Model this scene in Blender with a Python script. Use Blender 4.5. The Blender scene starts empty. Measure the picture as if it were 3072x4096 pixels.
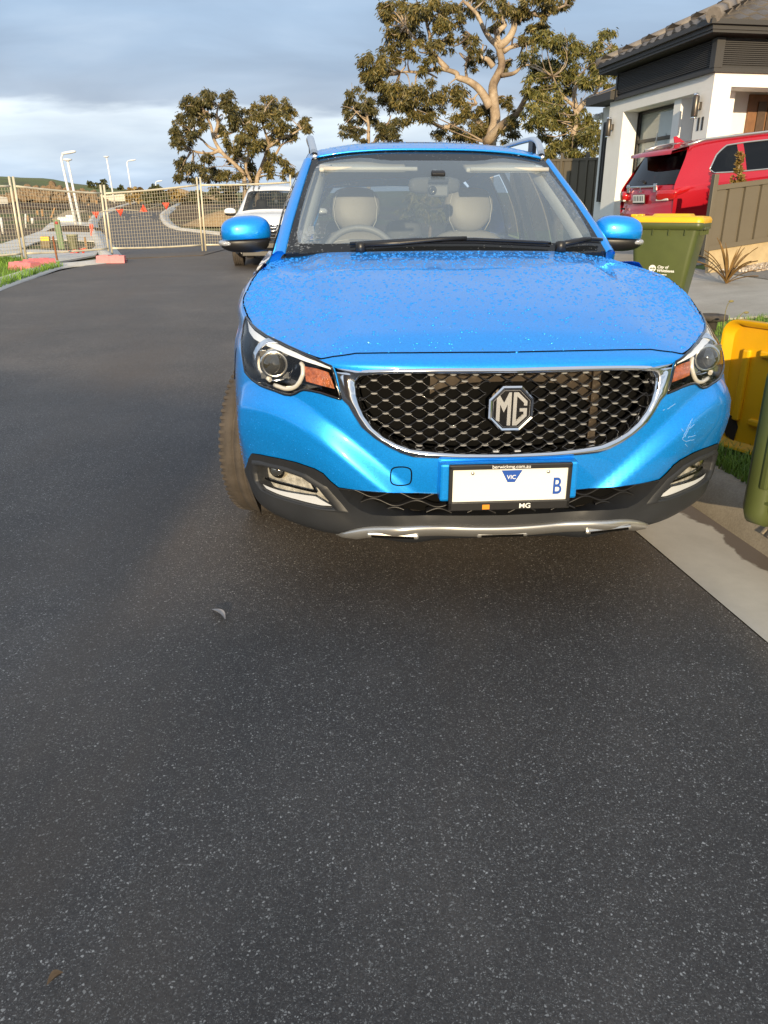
import bpy, bmesh, math, random
import numpy as np
from mathutils import Vector, Matrix
from mathutils.geometry import delaunay_2d_cdt
R = math.radians
random.seed(7); rng = np.random.default_rng(7)
scn = bpy.context.scene
col = scn.collection

# ------------------------------------------------------------------ camera
CAM_H, PITCH = 1.32, R(21.53)
G0 = .085                                  # level of the road at the car
cam_d = bpy.data.cameras.new('camera'); cam = bpy.data.objects.new('camera', cam_d); col.objects.link(cam)
cam.location = (0, 0, CAM_H); cam.rotation_euler = (R(90) - PITCH, 0, 0)
cam_d.sensor_fit = 'HORIZONTAL'; cam_d.sensor_width = 36; cam_d.lens = 36
cam_d.clip_start = 0.05; cam_d.clip_end = 5000
scn.camera = cam

# ------------------------------------------------------------------ sky and sun
SUN_EL, SUN_AZ = R(12.5), R(181.5)          # azimuth measured from +Y towards +X: the sun stands behind the camera
sd = Vector((math.sin(SUN_AZ) * math.cos(SUN_EL), math.cos(SUN_AZ) * math.cos(SUN_EL), math.sin(SUN_EL)))
w = bpy.data.worlds.new('World'); scn.world = w; w.use_nodes = True
nt = w.node_tree; nt.nodes.clear()
def N(nt, kind, **kw):
    n = nt.nodes.new(kind)
    for k, v in kw.items():
        if k in n.inputs: n.inputs[k].default_value = v
        else: setattr(n, k, v)
    return n
out = N(nt, 'ShaderNodeOutputWorld'); bg = N(nt, 'ShaderNodeBackground', Strength=0.1)
sky = N(nt, 'ShaderNodeTexSky', sky_type='NISHITA', sun_disc=False, sun_elevation=SUN_EL, sun_rotation=SUN_AZ, air_density=1.0, dust_density=1.5, ozone_density=2.0)
tc = N(nt, 'ShaderNodeTexCoord'); sep = N(nt, 'ShaderNodeSeparateXYZ')
L = nt.links.new
L(tc.outputs['Generated'], sep.inputs[0])
# cloud layers: noise on the direction divided by its height, as on a flat cloud deck
hz = N(nt, 'ShaderNodeMath', operation='ADD'); L(sep.outputs['Z'], hz.inputs[0]); hz.inputs[1].default_value = 0.22
dv = N(nt, 'ShaderNodeVectorMath', operation='DIVIDE'); L(tc.outputs['Generated'], dv.inputs[0])
cmb = N(nt, 'ShaderNodeCombineXYZ'); L(hz.outputs[0], cmb.inputs[0]); L(hz.outputs[0], cmb.inputs[1]); cmb.inputs[2].default_value = 1
L(cmb.outputs[0], dv.inputs[1])
mp = N(nt, 'ShaderNodeMapping'); mp.inputs['Scale'].default_value = (0.9, 1.5, 4.0); mp.inputs['Location'].default_value = (2.3, 0.4, 0.1)
L(dv.outputs[0], mp.inputs['Vector'])
n1 = N(nt, 'ShaderNodeTexNoise', Scale=1.5, Detail=5.0, Roughness=0.48); n1.inputs['Distortion'].default_value = 0.3
L(mp.outputs[0], n1.inputs['Vector'])
n2 = N(nt, 'ShaderNodeTexNoise', Scale=5.0, Detail=4.0, Roughness=0.5); L(mp.outputs[0], n2.inputs['Vector'])
# base colour of the overcast by height: bluish low, bright band, grey-blue above
wob = N(nt, 'ShaderNodeMath', operation='MULTIPLY_ADD'); L(n2.outputs['Fac'], wob.inputs[0]); wob.inputs[1].default_value = 0.035
wsub = N(nt, 'ShaderNodeMath', operation='ADD'); L(sep.outputs['Z'], wsub.inputs[0]); wsub.inputs[1].default_value = -0.0175
L(wsub.outputs[0], wob.inputs[2])
rz = N(nt, 'ShaderNodeValToRGB'); L(wob.outputs[0], rz.inputs[0])
def ramp(r, stops):
    e = r.color_ramp.elements
    while len(e) > 1: e.remove(e[-1])
    e[0].position, e[0].color = stops[0][0], (*stops[0][1], 1)
    for p, c in stops[1:]:
        x = e.new(p); x.color = (*c, 1)
SB = 10.0
ramp(rz, [(0.0, (.42, .55, .73)), (0.035, (.50, .62, .78)), (0.065, (.66, .76, .87)), (0.098, (.72, .80, .88)), (0.112, (.42, .49, .60)), (0.15, (.36, .455, .59)), (0.20, (.36, .475, .63)), (0.27, (.44, .54, .68)), (0.5, (.58, .66, .76)), (1.0, (.66, .70, .76))])
rc = N(nt, 'ShaderNodeValToRGB'); L(n1.outputs['Fac'], rc.inputs[0])
ramp(rc, [(0.28, (.78, .80, .85)), (0.45, (.94, .945, .96)), (0.58, (1.07, 1.075, 1.08)), (0.74, (1.30, 1.25, 1.20))])
mul = N(nt, 'ShaderNodeMix', data_type='RGBA', blend_type='MULTIPLY'); mul.inputs[0].default_value = 1
L(rz.outputs[0], mul.inputs[6]); L(rc.outputs[0], mul.inputs[7])
sc10 = N(nt, 'ShaderNodeVectorMath', operation='SCALE'); sc10.inputs['Scale'].default_value = 10.0; L(mul.outputs[2], sc10.inputs[0])
# clear Nishita sky shows through the deck a little
mx = N(nt, 'ShaderNodeMix', data_type='RGBA'); mx.inputs[0].default_value = 0.88
L(sky.outputs[0], mx.inputs[6]); L(sc10.outputs[0], mx.inputs[7])
L(mx.outputs[2], bg.inputs['Color']); L(bg.outputs[0], out.inputs[0])
sun_d = bpy.data.lights.new('sun', 'SUN'); sun = bpy.data.objects.new('sun', sun_d); col.objects.link(sun)
sun_d.energy = 5.0; sun_d.angle = R(0.5); sun_d.color = (1.0, 0.80, 0.52)
sun.rotation_euler = sd.to_track_quat('Z', 'Y').to_euler(); sun.location = (0, -5, 30)
scn.view_settings.view_transform = 'Standard'; scn.view_settings.look = 'None'
scn.view_settings.exposure = 0.3; scn.view_settings.gamma = 1.0
try: scn.view_settings.use_curve_mapping = False
except Exception: pass
scn.render.engine = 'CYCLES'
scn.cycles.max_bounces = 8; scn.cycles.transparent_max_bounces = 24; scn.cycles.sample_clamp_indirect = 10.0; scn.cycles.blur_glossy = 0.5

# ------------------------------------------------------------------ camera rays (to read real positions off the photograph)
_f = np.array([0, math.cos(PITCH), -math.sin(PITCH)]); _u = np.array([0, math.sin(PITCH), math.cos(PITCH)]); _x = np.array([1., 0, 0])
FPX = 3072.0
def ray(px, py): return _f + _x * (px - 1536) / FPX + _u * (2048 - py) / FPX
def at(px, py, Y):
    d = ray(px, py); t = Y / d[1]; return np.array([0, 0, CAM_H]) + d * t
def proj(P):
    v = P - np.array([0, 0, CAM_H]); d = v @ _f
    return np.stack([1536 + FPX * (v @ _x) / d, 2048 - FPX * (v @ _u) / d], -1)

# ------------------------------------------------------------------ materials
def srgb(*c):
    if len(c) == 1: c = tuple(int(c[0][i:i+2], 16) for i in (0, 2, 4))
    return tuple((v/255/12.92 if v/255 <= .04045 else ((v/255 + .055)/1.055)**2.4) for v in c)
def mat(name, color=(.5, .5, .5), rough=.5, metal=0., coat=0., spec=.5, noise=0., nscale=20., bump=0., bscale=60., coat_rough=.03, bdist=.01):
    m = bpy.data.materials.new(name); m.use_nodes = True; t = m.node_tree; p = t.nodes['Principled BSDF']
    p.inputs['Base Color'].default_value = (*color, 1); p.inputs['Roughness'].default_value = rough; p.inputs['Metallic'].default_value = metal
    p.inputs['Coat Weight'].default_value = coat; p.inputs['Coat Roughness'].default_value = coat_rough; p.inputs['Specular IOR Level'].default_value = spec
    if noise or bump:
        c = N(t, 'ShaderNodeTexCoord')
    if noise:
        n = N(t, 'ShaderNodeTexNoise', Scale=nscale, Detail=6.0, Roughness=.6); t.links.new(c.outputs['Object'], n.inputs['Vector'])
        r = N(t, 'ShaderNodeValToRGB'); t.links.new(n.outputs['Fac'], r.inputs[0])
        ramp(r, [(.25, tuple(max(0, v*(1-noise)) for v in color)), (.5, color), (.75, tuple(min(1, v*(1+noise)) for v in color))])
        t.links.new(r.outputs[0], p.inputs['Base Color'])
    if bump:
        n = N(t, 'ShaderNodeTexNoise', Scale=bscale, Detail=5.0); t.links.new(c.outputs['Object'], n.inputs['Vector'])
        b = N(t, 'ShaderNodeBump', Strength=bump, Distance=bdist); t.links.new(n.outputs['Fac'], b.inputs['Height']); t.links.new(b.outputs[0], p.inputs['Normal'])
    return m
def glass_mat(name, tint=(1, 1, 1), ior=1.5, rough=0.0, haze=0.0, hcol=(.5, .55, .6)):
    m = bpy.data.materials.new(name); m.use_nodes = True; t = m.node_tree; t.nodes.clear()
    o = N(t, 'ShaderNodeOutputMaterial'); tr = N(t, 'ShaderNodeBsdfTransparent'); tr.inputs[0].default_value = (*tint, 1)
    g = N(t, 'ShaderNodeBsdfGlossy', Roughness=rough); fr = N(t, 'ShaderNodeFresnel', IOR=ior); mx = N(t, 'ShaderNodeMixShader')
    ge = N(t, 'ShaderNodeNewGeometry'); io = N(t, 'ShaderNodeMix', data_type='FLOAT'); io.inputs[2].default_value = ior; io.inputs[3].default_value = 1/ior
    t.links.new(ge.outputs['Backfacing'], io.inputs[0]); t.links.new(io.outputs[0], fr.inputs['IOR'])      # the same pane from either side
    t.links.new(fr.outputs[0], mx.inputs[0]); t.links.new(tr.outputs[0], mx.inputs[1]); t.links.new(g.outputs[0], mx.inputs[2])
    last = mx
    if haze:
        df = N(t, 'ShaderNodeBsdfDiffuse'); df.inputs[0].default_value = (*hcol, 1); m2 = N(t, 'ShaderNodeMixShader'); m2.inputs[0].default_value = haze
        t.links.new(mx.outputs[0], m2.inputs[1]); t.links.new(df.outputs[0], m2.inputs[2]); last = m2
    t.links.new(last.outputs[0], o.inputs[0]); return m

M = {}
M['black'] = mat('black_plastic', (.012, .012, .013), .38, bump=.15, bscale=400, bdist=.002)
M['clad'] = mat('cladding_plastic', (.019, .021, .025), .48, noise=.2, nscale=8, bump=.25, bscale=900, bdist=.001)
M['gloss'] = mat('gloss_black', (.006, .006, .007), .12, coat=.6)
M['pit'] = mat('dark_cavity', (.006, .006, .006), .7, spec=0.)
M['chrome'] = mat('chrome', (.80, .81, .83), .07, 1.)
M['satin'] = mat('satin_silver', (.60, .59, .56), .28, .85)
M['alloy'] = mat('alloy_grey', (.30, .30, .31), .30, .9, noise=.15)
M['rubber'] = mat('tyre_rubber', (.058, .048, .040), .8, noise=.35, nscale=14, bump=.3, bscale=120)
M['white'] = mat('white_paint', (.78, .78, .77), .35, coat=.6, noise=.03)
M['plate'] = mat('plate_white', (.74, .74, .70), .35)
M['amber'] = mat('amber_lens', (.36, .085, .012), .15, coat=1., noise=.55, nscale=70, bump=.5, bscale=160)
M['redlens'] = mat('red_lens', (.42, .008, .010), .12, coat=1.)
M['seat'] = mat('seat_leather', (.215, .20, .18), .5, noise=.12, nscale=6, bump=.2, bscale=200, bdist=.002)
M['trimcl'] = mat('pale_trim', (.50, .49, .45), .6, noise=.05)
M['dash'] = mat('dashboard', (.05, .053, .057), .65, bump=.2, bscale=300, bdist=.002)
M['glass'] = glass_mat('clear_glass', (.96, .98, .97), 1.5)
M['screen'] = glass_mat('windscreen_glass', (.86, .90, .89), 1.62, haze=.165, hcol=(.44, .58, .76))  # blue-grey diffuse haze paints in the sky reflected on the glass
M['tint'] = glass_mat('tinted_glass', (.30, .32, .33), 1.5)
M['dark_tint'] = glass_mat('privacy_glass', (.06, .065, .075), 1.5)
M['lens'] = glass_mat('lamp_lens', (.95, .96, .97), 1.45)
def paint(name, c, metal, rough=.3, flake=.12):
    m = bpy.data.materials.new(name); m.use_nodes = True; t = m.node_tree; p = t.nodes['Principled BSDF']
    p.inputs['Metallic'].default_value = metal; p.inputs['Roughness'].default_value = rough
    p.inputs['Coat Weight'].default_value = 1.0; p.inputs['Coat Roughness'].default_value = .03
    tcn = N(t, 'ShaderNodeTexCoord'); v = N(t, 'ShaderNodeTexVoronoi', Scale=420.); t.links.new(tcn.outputs['Object'], v.inputs['Vector'])
    r = N(t, 'ShaderNodeMix', data_type='RGBA'); sepc = N(t, 'ShaderNodeSeparateColor'); t.links.new(v.outputs['Color'], sepc.inputs[0])
    t.links.new(sepc.outputs[0], r.inputs[0]); r.inputs[6].default_value = (*[q*(1-flake) for q in c], 1); r.inputs[7].default_value = (*[min(1, q*(1+flake)) for q in c], 1)
    t.links.new(r.outputs[2], p.inputs['Base Color'])
    n = N(t, 'ShaderNodeTexNoise', Scale=9.0, Detail=3.0); t.links.new(tcn.outputs['Object'], n.inputs['Vector'])
    b = N(t, 'ShaderNodeBump', Strength=.06, Distance=.004); t.links.new(n.outputs['Fac'], b.inputs['Height']); t.links.new(b.outputs[0], p.inputs['Coat Normal'])
    return m
M['blue'] = paint('blue_metallic_paint', (.003, .29, .92), .5, .36)
M['red'] = paint('red_metallic_paint', (.50, .008, .022), .45, .32)

# ------------------------------------------------------------------ mesh helpers
class MB:
    def __init__(s): s.v = []; s.f = []; s.sm = []
    def add(s, vs, fs, smooth=False):
        b = len(s.v); s.v += [tuple(map(float, q)) for q in vs]; s.f += [tuple(b + i for i in f) for f in fs]; s.sm += [smooth]*len(fs); return s
    def box(s, c, d, rz=0., bev=0., rot=None):
        bm = bmesh.new(); bmesh.ops.create_cube(bm, size=1)
        for v in bm.verts: v.co = Vector((v.co.x*d[0], v.co.y*d[1], v.co.z*d[2]))
        if bev: bmesh.ops.bevel(bm, geom=list(bm.edges), offset=bev, segments=2, affect='EDGES', profile=.5)
        m = Matrix.Translation(c) @ (rot.to_4x4() if rot is not None else Matrix.Rotation(rz, 4, 'Z'))
        bm.verts.index_update()
        s.add([m @ v.co for v in bm.verts], [[v.index for v in f.verts] for f in bm.faces]); bm.free(); return s
    def tube(s, pts, r, n=8, cap=True, smooth=True):
        pts = [Vector(p) for p in pts]; rs = r if hasattr(r, '__len__') else [r]*len(pts)
        vs, fs = [], []; up = None
        for i, p in enumerate(pts):
            t = (pts[min(i+1, len(pts)-1)] - pts[max(i-1, 0)])
            t = t.normalized() if t.length > 1e-9 else Vector((0, 0, 1))
            if up is None:
                a = Vector((0, 0, 1)) if abs(t.z) < .9 else Vector((1, 0, 0)); up = (a - t*a.dot(t)).normalized()
            else:
                up = (up - t*up.dot(t)); up = up.normalized() if up.length > 1e-6 else t.orthogonal().normalized()
            sd_ = t.cross(up)
            for k in range(n):
                a = 2*math.pi*k/n; vs.append(p + (up*math.cos(a) + sd_*math.sin(a))*rs[i])
        for i in range(len(pts)-1):
            for k in range(n): fs.append((i*n+k, i*n+(k+1) % n, (i+1)*n+(k+1) % n, (i+1)*n+k))
        s.add(vs, fs, smooth)
        if cap:
            b = len(s.v) - len(vs); m = len(pts)-1
            s.f += [tuple(b + k for k in range(n))[::-1], tuple(b + m*n + k for k in range(n))]; s.sm += [False, False]
        return s
    def lathe(s, prof, mtx=None, n=32, smooth=True, cap=True):
        vs, fs = [], []; mtx = mtx or Matrix()
        for (r, z) in prof:
            for k in range(n): a = 2*math.pi*k/n; vs.append(mtx @ Vector((r*math.cos(a), r*math.sin(a), z)))
        for i in range(len(prof)-1):
            for k in range(n): fs.append((i*n+k, i*n+(k+1) % n, (i+1)*n+(k+1) % n, (i+1)*n+k))
        s.add(vs, fs, smooth)
        if cap:
            b = len(s.v)-len(vs)
            if prof[0][0] > 1e-4: s.f.append(tuple(b+k for k in range(n))[::-1]); s.sm.append(False)
            if prof[-1][0] > 1e-4: s.f.append(tuple(b+(len(prof)-1)*n+k for k in range(n))); s.sm.append(False)
        return s
    def grid(s, P, smooth=True, flip=False):
        h, w_ = len(P), len(P[0]); vs = [q for row in P for q in row]; fs = []
        for i in range(h-1):
            for j in range(w_-1):
                f = (i*w_+j, i*w_+j+1, (i+1)*w_+j+1, (i+1)*w_+j); fs.append(f[::-1] if flip else f)
        return s.add(vs, fs, smooth)
    def prism(s, poly, d, mtx=None):
        """2-D polygon extruded by d along z, then placed by mtx"""
        n = len(poly); mtx = mtx or Matrix()
        vs = [mtx @ Vector((x, y, 0)) for x, y in poly] + [mtx @ Vector((x, y, d)) for x, y in poly]
        fs = [tuple(range(n))[::-1], tuple(range(n, 2*n))] + [(i, (i+1) % n, n+(i+1) % n, n+i) for i in range(n)]
        return s.add(vs, fs)
    def ell(s, c, r, n=16, m=10, p=2.0, rot=None):
        vs, fs = [], []
        sg = lambda q, e: math.copysign(abs(q)**e, q)
        for i in range(m+1):
            th = -math.pi/2 + math.pi*i/m
            for k in range(n):
                a = 2*math.pi*k/n
                v = Vector((r[0]*sg(math.cos(th), 2/p)*sg(math.cos(a), 2/p), r[1]*sg(math.cos(th), 2/p)*sg(math.sin(a), 2/p), r[2]*sg(math.sin(th), 2/p)))
                if rot is not None: v = rot @ v
                vs.append(Vector(c) + v)
        for i in range(m):
            for k in range(n): fs.append((i*n+k, i*n+(k+1) % n, (i+1)*n+(k+1) % n, (i+1)*n+k))
        return s.add(vs, fs, True)
    def build(s, name, m, parent=None, off=(0, 0, 0), m2=None, **tags):
        me = bpy.data.meshes.new(name); me.from_pydata([(a+off[0], b+off[1], c+off[2]) for a, b, c in s.v], [], s.f)
        me.polygons.foreach_set('use_smooth', s.sm); me.update()
        me.materials.append(m)
        if m2: me.materials.append(m2[0]); me.polygons.foreach_set('material_index', [0]*m2[1]+[1]*(len(s.f)-m2[1]))
        o = bpy.data.objects.new(name, me); col.objects.link(o)
        if parent: o.parent = parent
        for k, v in tags.items(): o[k] = v
        return o
def thing(name, label, cat, loc=(0, 0, 0), rz=0., group=None, rot=None):
    o = bpy.data.objects.new(name, None); col.objects.link(o); o.empty_display_size = .2
    o.location = loc; o.rotation_euler = rot if rot is not None else (0, 0, rz); o['label'] = label; o['category'] = cat
    if group: o['group'] = group
    return o
def tag(o, label, cat, group=None):
    o['label'] = label; o['category'] = cat
    if group: o['group'] = group
    return o
def dup(root, loc, rz=None, label=None, scale=None, rot=None):
    def cp(o, par):
        c = o.copy(); col.objects.link(c); c.parent = par
        for ch in o.children: cp(ch, c)
        return c
    r = cp(root, None); r.location = loc
    if rz is not None: r.rotation_euler = (0, 0, rz)
    if rot is not None: r.rotation_euler = rot
    if scale is not None: r.scale = scale if hasattr(scale, '__len__') else (scale,)*3
    if label: r['label'] = label
    return r
def text(name, s, size, m, parent, mtx, ext=.0006, align='CENTER', bold=0., shear=0., sx=1.):
    c = bpy.data.curves.new(name, 'FONT'); c.body = s; c.size = size; c.align_x = align; c.align_y = 'CENTER'; c.extrude = ext; c.offset = bold; c.shear = shear
    t_ = bpy.data.objects.new(name, c); col.objects.link(t_); dg = bpy.context.evaluated_depsgraph_get(); me = bpy.data.meshes.new_from_object(t_.evaluated_get(dg))
    bpy.data.objects.remove(t_); me.materials.clear(); me.materials.append(m); o = bpy.data.objects.new(name, me); col.objects.link(o)
    if parent: o.parent = parent
    o.matrix_local = mtx @ Matrix.Diagonal((sx, 1, 1, 1)); return o

def cr(p0, p1, p2, p3, t): return .5*((2*p1) + (-p0+p2)*t + (2*p0-5*p1+4*p2-p3)*t*t + (-p0+3*p1-3*p2+p3)*t**3)
class Net:
    """smooth surface through a net of control points, rows s and columns t; mirror: column 0 is the car's centre line"""
    def __init__(s, ctrl, mirror=True):
        c = np.array(ctrl, float)
        if mirror:
            m = c[:, :0:-1].copy(); m[..., 0] *= -1; c = np.concatenate([m, c], 1)
        s.k = 0 if not mirror else (c.shape[1]-1)//2
        e = lambda a: np.concatenate([2*a[:1]-a[1:2], a, 2*a[-1:]-a[-2:-1]], 0)
        c = e(c); c = np.swapaxes(e(np.swapaxes(c, 0, 1)), 0, 1); s.c = c; s.nr, s.nc = c.shape[0]-2, c.shape[1]-2; s.post = None
    def raw(s, S, T):
        S = np.asarray(S, float); T = np.asarray(T, float) + s.k
        i = np.clip(np.floor(S).astype(int), 0, s.nr-2); j = np.clip(np.floor(T).astype(int), 0, s.nc-2)
        a = (S-i)[..., None]; b = (T-j)[..., None]
        rows = [cr(*[s.c[i+q, j+p] for p in range(4)], b) for q in range(4)]
        return cr(*rows, a)
    def nrm(s, S, T, f=None):
        f = f or s.ev; h = 1e-3
        S = np.asarray(S, float); T = np.asarray(T, float)
        n = np.cross(f(S+h, T)-f(S-h, T), f(S, T+h)-f(S, T-h)); return n/np.maximum(np.linalg.norm(n, axis=-1, keepdims=True), 1e-12)
    def ev(s, S, T):
        S = np.asarray(S, float); T = np.asarray(T, float); P = s.raw(S, T)
        return P if s.post is None else s.post(s, S, T, P)
def inpoly(P, poly):
    x, y = P[:, 0], P[:, 1]; r = np.zeros(len(P), bool); n = len(poly)
    for i in range(n):
        x1, y1 = poly[i]; x2, y2 = poly[(i+1) % n]
        c = ((y1 > y) != (y2 > y)); 
        if y1 != y2: r ^= c & (x < (x2-x1)*(y-y1)/(y2-y1) + x1)
    return r
def dens(poly, h, closed=True):
    o = []; n = len(poly)
    for i in range(n if closed else n-1):
        a = np.array(poly[i]); b = np.array(poly[(i+1) % n]); k = max(1, int(np.ceil(np.linalg.norm(b-a)/h)))
        o += [tuple(a+(b-a)*q/k) for q in range(k)]
    if not closed: o.append(tuple(poly[-1]))
    return o
def smooth_loop(pts, n, closed=True):
    p = np.array(pts, float); m = len(p)
    if closed: e = np.concatenate([p[-1:], p, p[:2]]); seg = m
    else: e = np.concatenate([2*p[:1]-p[1:2], p, 2*p[-1:]-p[-2:-1]]); seg = m-1
    o = []
    for i in range(seg):
        for q in range(n): o.append(tuple(cr(e[i], e[i+1], e[i+2], e[i+3], q/n)))
    if not closed: o.append(tuple(p[-1]))
    return o
def cdt(loops, lines, hs, ht, box):
    """triangulate the (s,t) domain; returns points, triangles"""
    V, E = [], []
    for lp, cl in [(l, True) for l in loops] + [(l, False) for l in lines]:
        b = len(V); V += [Vector((float(a), float(c))) for a, c in lp]; k = len(lp)
        E += [(b+i, b+(i+1) % k) for i in range(k if cl else k-1)]
    s0, s1, t0, t1 = box
    for a in np.linspace(s0, s1, int((s1-s0)/hs)+1):
        for c in np.linspace(t0, t1, int((t1-t0)/ht)+1): V.append(Vector((float(a), float(c))))
    vs, es, fs, *_ = delaunay_2d_cdt(V, E, [], 0, 1e-5)
    return np.array([(v.x, v.y) for v in vs]), np.array([f for f in fs if len(f) == 3])
def panel(name, net, P, T, mask, m, parent, off=0., yoff=0., tags=None, thick=0.):
    """a mesh from the triangles of a CDT where mask is true, lifted onto the net, with the net's own smooth normals"""
    T = T[mask]; used = np.unique(T); mp_ = -np.ones(len(P), int); mp_[used] = np.arange(len(used)); Q = P[used]
    X = net.ev(Q[:, 0], Q[:, 1]); Nn = net.nrm(Q[:, 0], Q[:, 1]); X = X + Nn*off; X[:, 1] += yoff; X[:, 2] -= (G0 if yoff else 0)
    F = mp_[T]
    e1 = X[F[:, 1]]-X[F[:, 0]]; e2 = X[F[:, 2]]-X[F[:, 0]]; fl = np.sum(np.cross(e1, e2)*Nn[F[:, 0]], 1) < 0
    F[fl] = F[fl][:, ::-1]
    me = bpy.data.meshes.new(name); me.from_pydata(X.tolist(), [], F.tolist()); me.polygons.foreach_set('use_smooth', [True]*len(F)); me.update()
    me.normals_split_custom_set_from_vertices(Nn.tolist()); me.materials.append(m)
    o = bpy.data.objects.new(name, me); col.objects.link(o); o.parent = parent
    for k, v in (tags or {}).items(): o[k] = v
    return o
# ================================================================== THE BLUE CAR
PSI, OFFC, CY = R(4.332), .5442, 4.3
latv = np.array([math.cos(PSI), math.sin(PSI), 0]); fwv = np.array([-math.sin(PSI), math.cos(PSI), 0])
def c2w(P): return latv*(P[..., 0:1]+OFFC) + fwv*P[..., 1:2] + np.array([0, 0, 1.])*P[..., 2:3]
cl = latv*OFFC + fwv*CY + np.array([0, 0, G0])
car = thing('parked_car', 'wet bright blue small SUV with a wide mesh grille parked nose-on beside the kerb', 'car', tuple(cl), PSI)
CO = (0, -CY, -G0)
Net.sgn = -1
_on = Net.nrm
Net.nrm = lambda s, S, T, f=None: _on(s, S, T, f)*s.sgn
front = Net([
 [(0,2.33,.318),(.25,2.34,.316),(.50,2.39,.314),(.64,2.46,.322),(.745,2.54,.350),(.800,2.64,.395),(.832,2.76,.415)],
 [(0,2.228,.350),(.25,2.238,.349),(.50,2.290,.348),(.65,2.365,.360),(.772,2.455,.392),(.824,2.58,.435),(.856,2.76,.450)],
 [(0,2.215,.46),(.25,2.228,.46),(.50,2.28,.465),(.66,2.36,.47),(.775,2.45,.485),(.836,2.565,.515),(.868,2.75,.525)],
 [(0,2.20,.60),(.25,2.212,.60),(.50,2.27,.60),(.66,2.355,.605),(.780,2.45,.61),(.842,2.56,.615),(.872,2.75,.62)],
 [(0,2.205,.74),(.25,2.215,.74),(.50,2.262,.74),(.66,2.35,.745),(.770,2.45,.755),(.838,2.57,.765),(.870,2.76,.77)],
 [(0,2.225,.86),(.25,2.233,.858),(.50,2.275,.856),(.66,2.365,.858),(.770,2.49,.865),(.834,2.63,.87),(.868,2.82,.87)],
 [(0,2.275,.920),(.25,2.28,.918),(.50,2.305,.911),(.66,2.42,.915),(.768,2.57,.930),(.828,2.75,.935),(.862,2.95,.925)],
 [(0,2.50,.995),(.25,2.51,.992),(.50,2.53,.978),(.66,2.60,.968),(.770,2.72,.980),(.842,2.88,.988),(.872,3.03,.968)],
 [(0,2.75,1.052),(.25,2.755,1.048),(.50,2.765,1.034),(.66,2.80,1.022),(.765,2.88,1.036),(.828,2.98,1.036),(.866,3.10,1.006)],
 [(0,3.05,1.105),(.25,3.05,1.103),(.50,3.06,1.092),(.66,3.08,1.082),(.752,3.12,1.086),(.818,3.18,1.072),(.862,3.25,1.030)],
 [(0,3.36,1.148),(.25,3.37,1.146),(.50,3.42,1.140),(.66,3.50,1.130),(.748,3.58,1.112),(.812,3.66,1.078),(.860,3.70,1.040)]])
z1 = lambda L_: [(850+a*.4822, 1200+b*.4822) for a, b in L_]
z5 = lambda L_: [(1250+a*.9042, 1750+b*.9042) for a, b in L_]
_S, _T = np.meshgrid(np.arange(0, 10.001, .02), np.arange(0, 6.001, .02), indexing='ij')
def make_inv(net):
    P = net.ev(_S.ravel(), -_T.ravel()); X = proj(c2w(P)); Nn = np.cross(net.raw(_S.ravel()+1e-3, -_T.ravel())-P, net.raw(_S.ravel(), -_T.ravel()+1e-3)-P)
    return X, P
def inv(pts, tab, tmax=6):
    o = []
    for p in pts:
        d = (tab[0][:, 0]-p[0])**2 + (tab[0][:, 1]-p[1])**2 + 1e6*(_T.ravel() > tmax)
        k = np.argsort(d)[:3]; wts = 1/(d[k]+1e-3); wts /= wts.sum()
        o.append((float((_S.ravel()[k]*wts).sum()), float((_T.ravel()[k]*wts).sum())))
    return o
tab0 = make_inv(front)
# the raised shoulder that sweeps from under each lamp down to the plate
_rp = inv(z1([(330,830),(560,905),(800,1010),(960,1110),(1100,1240),(1250,1380),(1400,1500),(1500,1560)]), tab0)
_r3 = front.raw([a for a, b in _rp], [b for a, b in _rp]); _o = np.argsort(_r3[:, 0]); _k = np.polyfit(np.abs(_r3[:, 0]), _r3[:, 2], 3); RW = np.sort(np.abs(_r3[:, 0]))
sst = lambda x: np.clip(x, 0, 1)**2*(3-2*np.clip(x, 0, 1))
def sculpt(net, S, T, P):
    n = _on(net, S, T, net.raw)*net.sgn
    aw = np.abs(P[..., 0]); zc = np.polyval(_k, np.clip(aw, RW[0]-.1, RW[-1]+.05)); d = P[..., 2]-zc
    e = 1-sst((d+.03)/.09)
    low = sst((d+.24)/.18)
    e = .028*e*low*sst((aw-.16)/.2)*(1-sst((np.abs(T)-4.3)/.9))
    # hood: two soft creases running from the lamps back to the pillars, and a raised middle
    hl = sst((S-6.1)/.5)
    cr_ = .47+.024*(S-6)
    e = e + hl*(.010*(1-sst((aw-cr_+.03)/.10)) )
    # the rolled edge of the wheel arch
    return P + n*e[..., None]
front.post = sculpt
tab = make_inv(front)
LAMP = inv(z1([(282,142),(330,205),(380,252),(450,300),(560,352),(700,418),(850,488),(990,550),(1028,686),(1065,822),(980,797),(900,770),(820,752),(760,745),(725,754),(690,776),(650,790),(600,785),(520,755),(400,710),(325,655),(280,600),(258,480),(246,330),(262,230)]), tab, 5.75)
GR_O = inv(z1([(1010,556),(1080,585),(1146,608),(1185,592),(1230,580),(1290,574),(1450,570),(1659,568)]) + [(1750,1473),(1850,1472),(1950,1472),(2040,1472)], tab)
GR_O2 = inv([(2040,1833),(1950,1836),(1850,1836),(1750,1834)] + z1([(1659,1305),(1550,1272),(1450,1222),(1330,1145),(1230,1055),(1165,955),(1125,880),(1070,825)]), tab)
GR_I = inv([(2040,1496)] + [(1850,1496)] + z1([(1659,612),(1450,616),(1260,628),(1212,645),(1188,672),(1188,720),(1200,790),(1222,870),(1260,960),(1330,1055),(1420,1130),(1520,1185),(1659,1232)]) + [(1750,1806),(1850,1812),(2040,1813)], tab)
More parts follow.
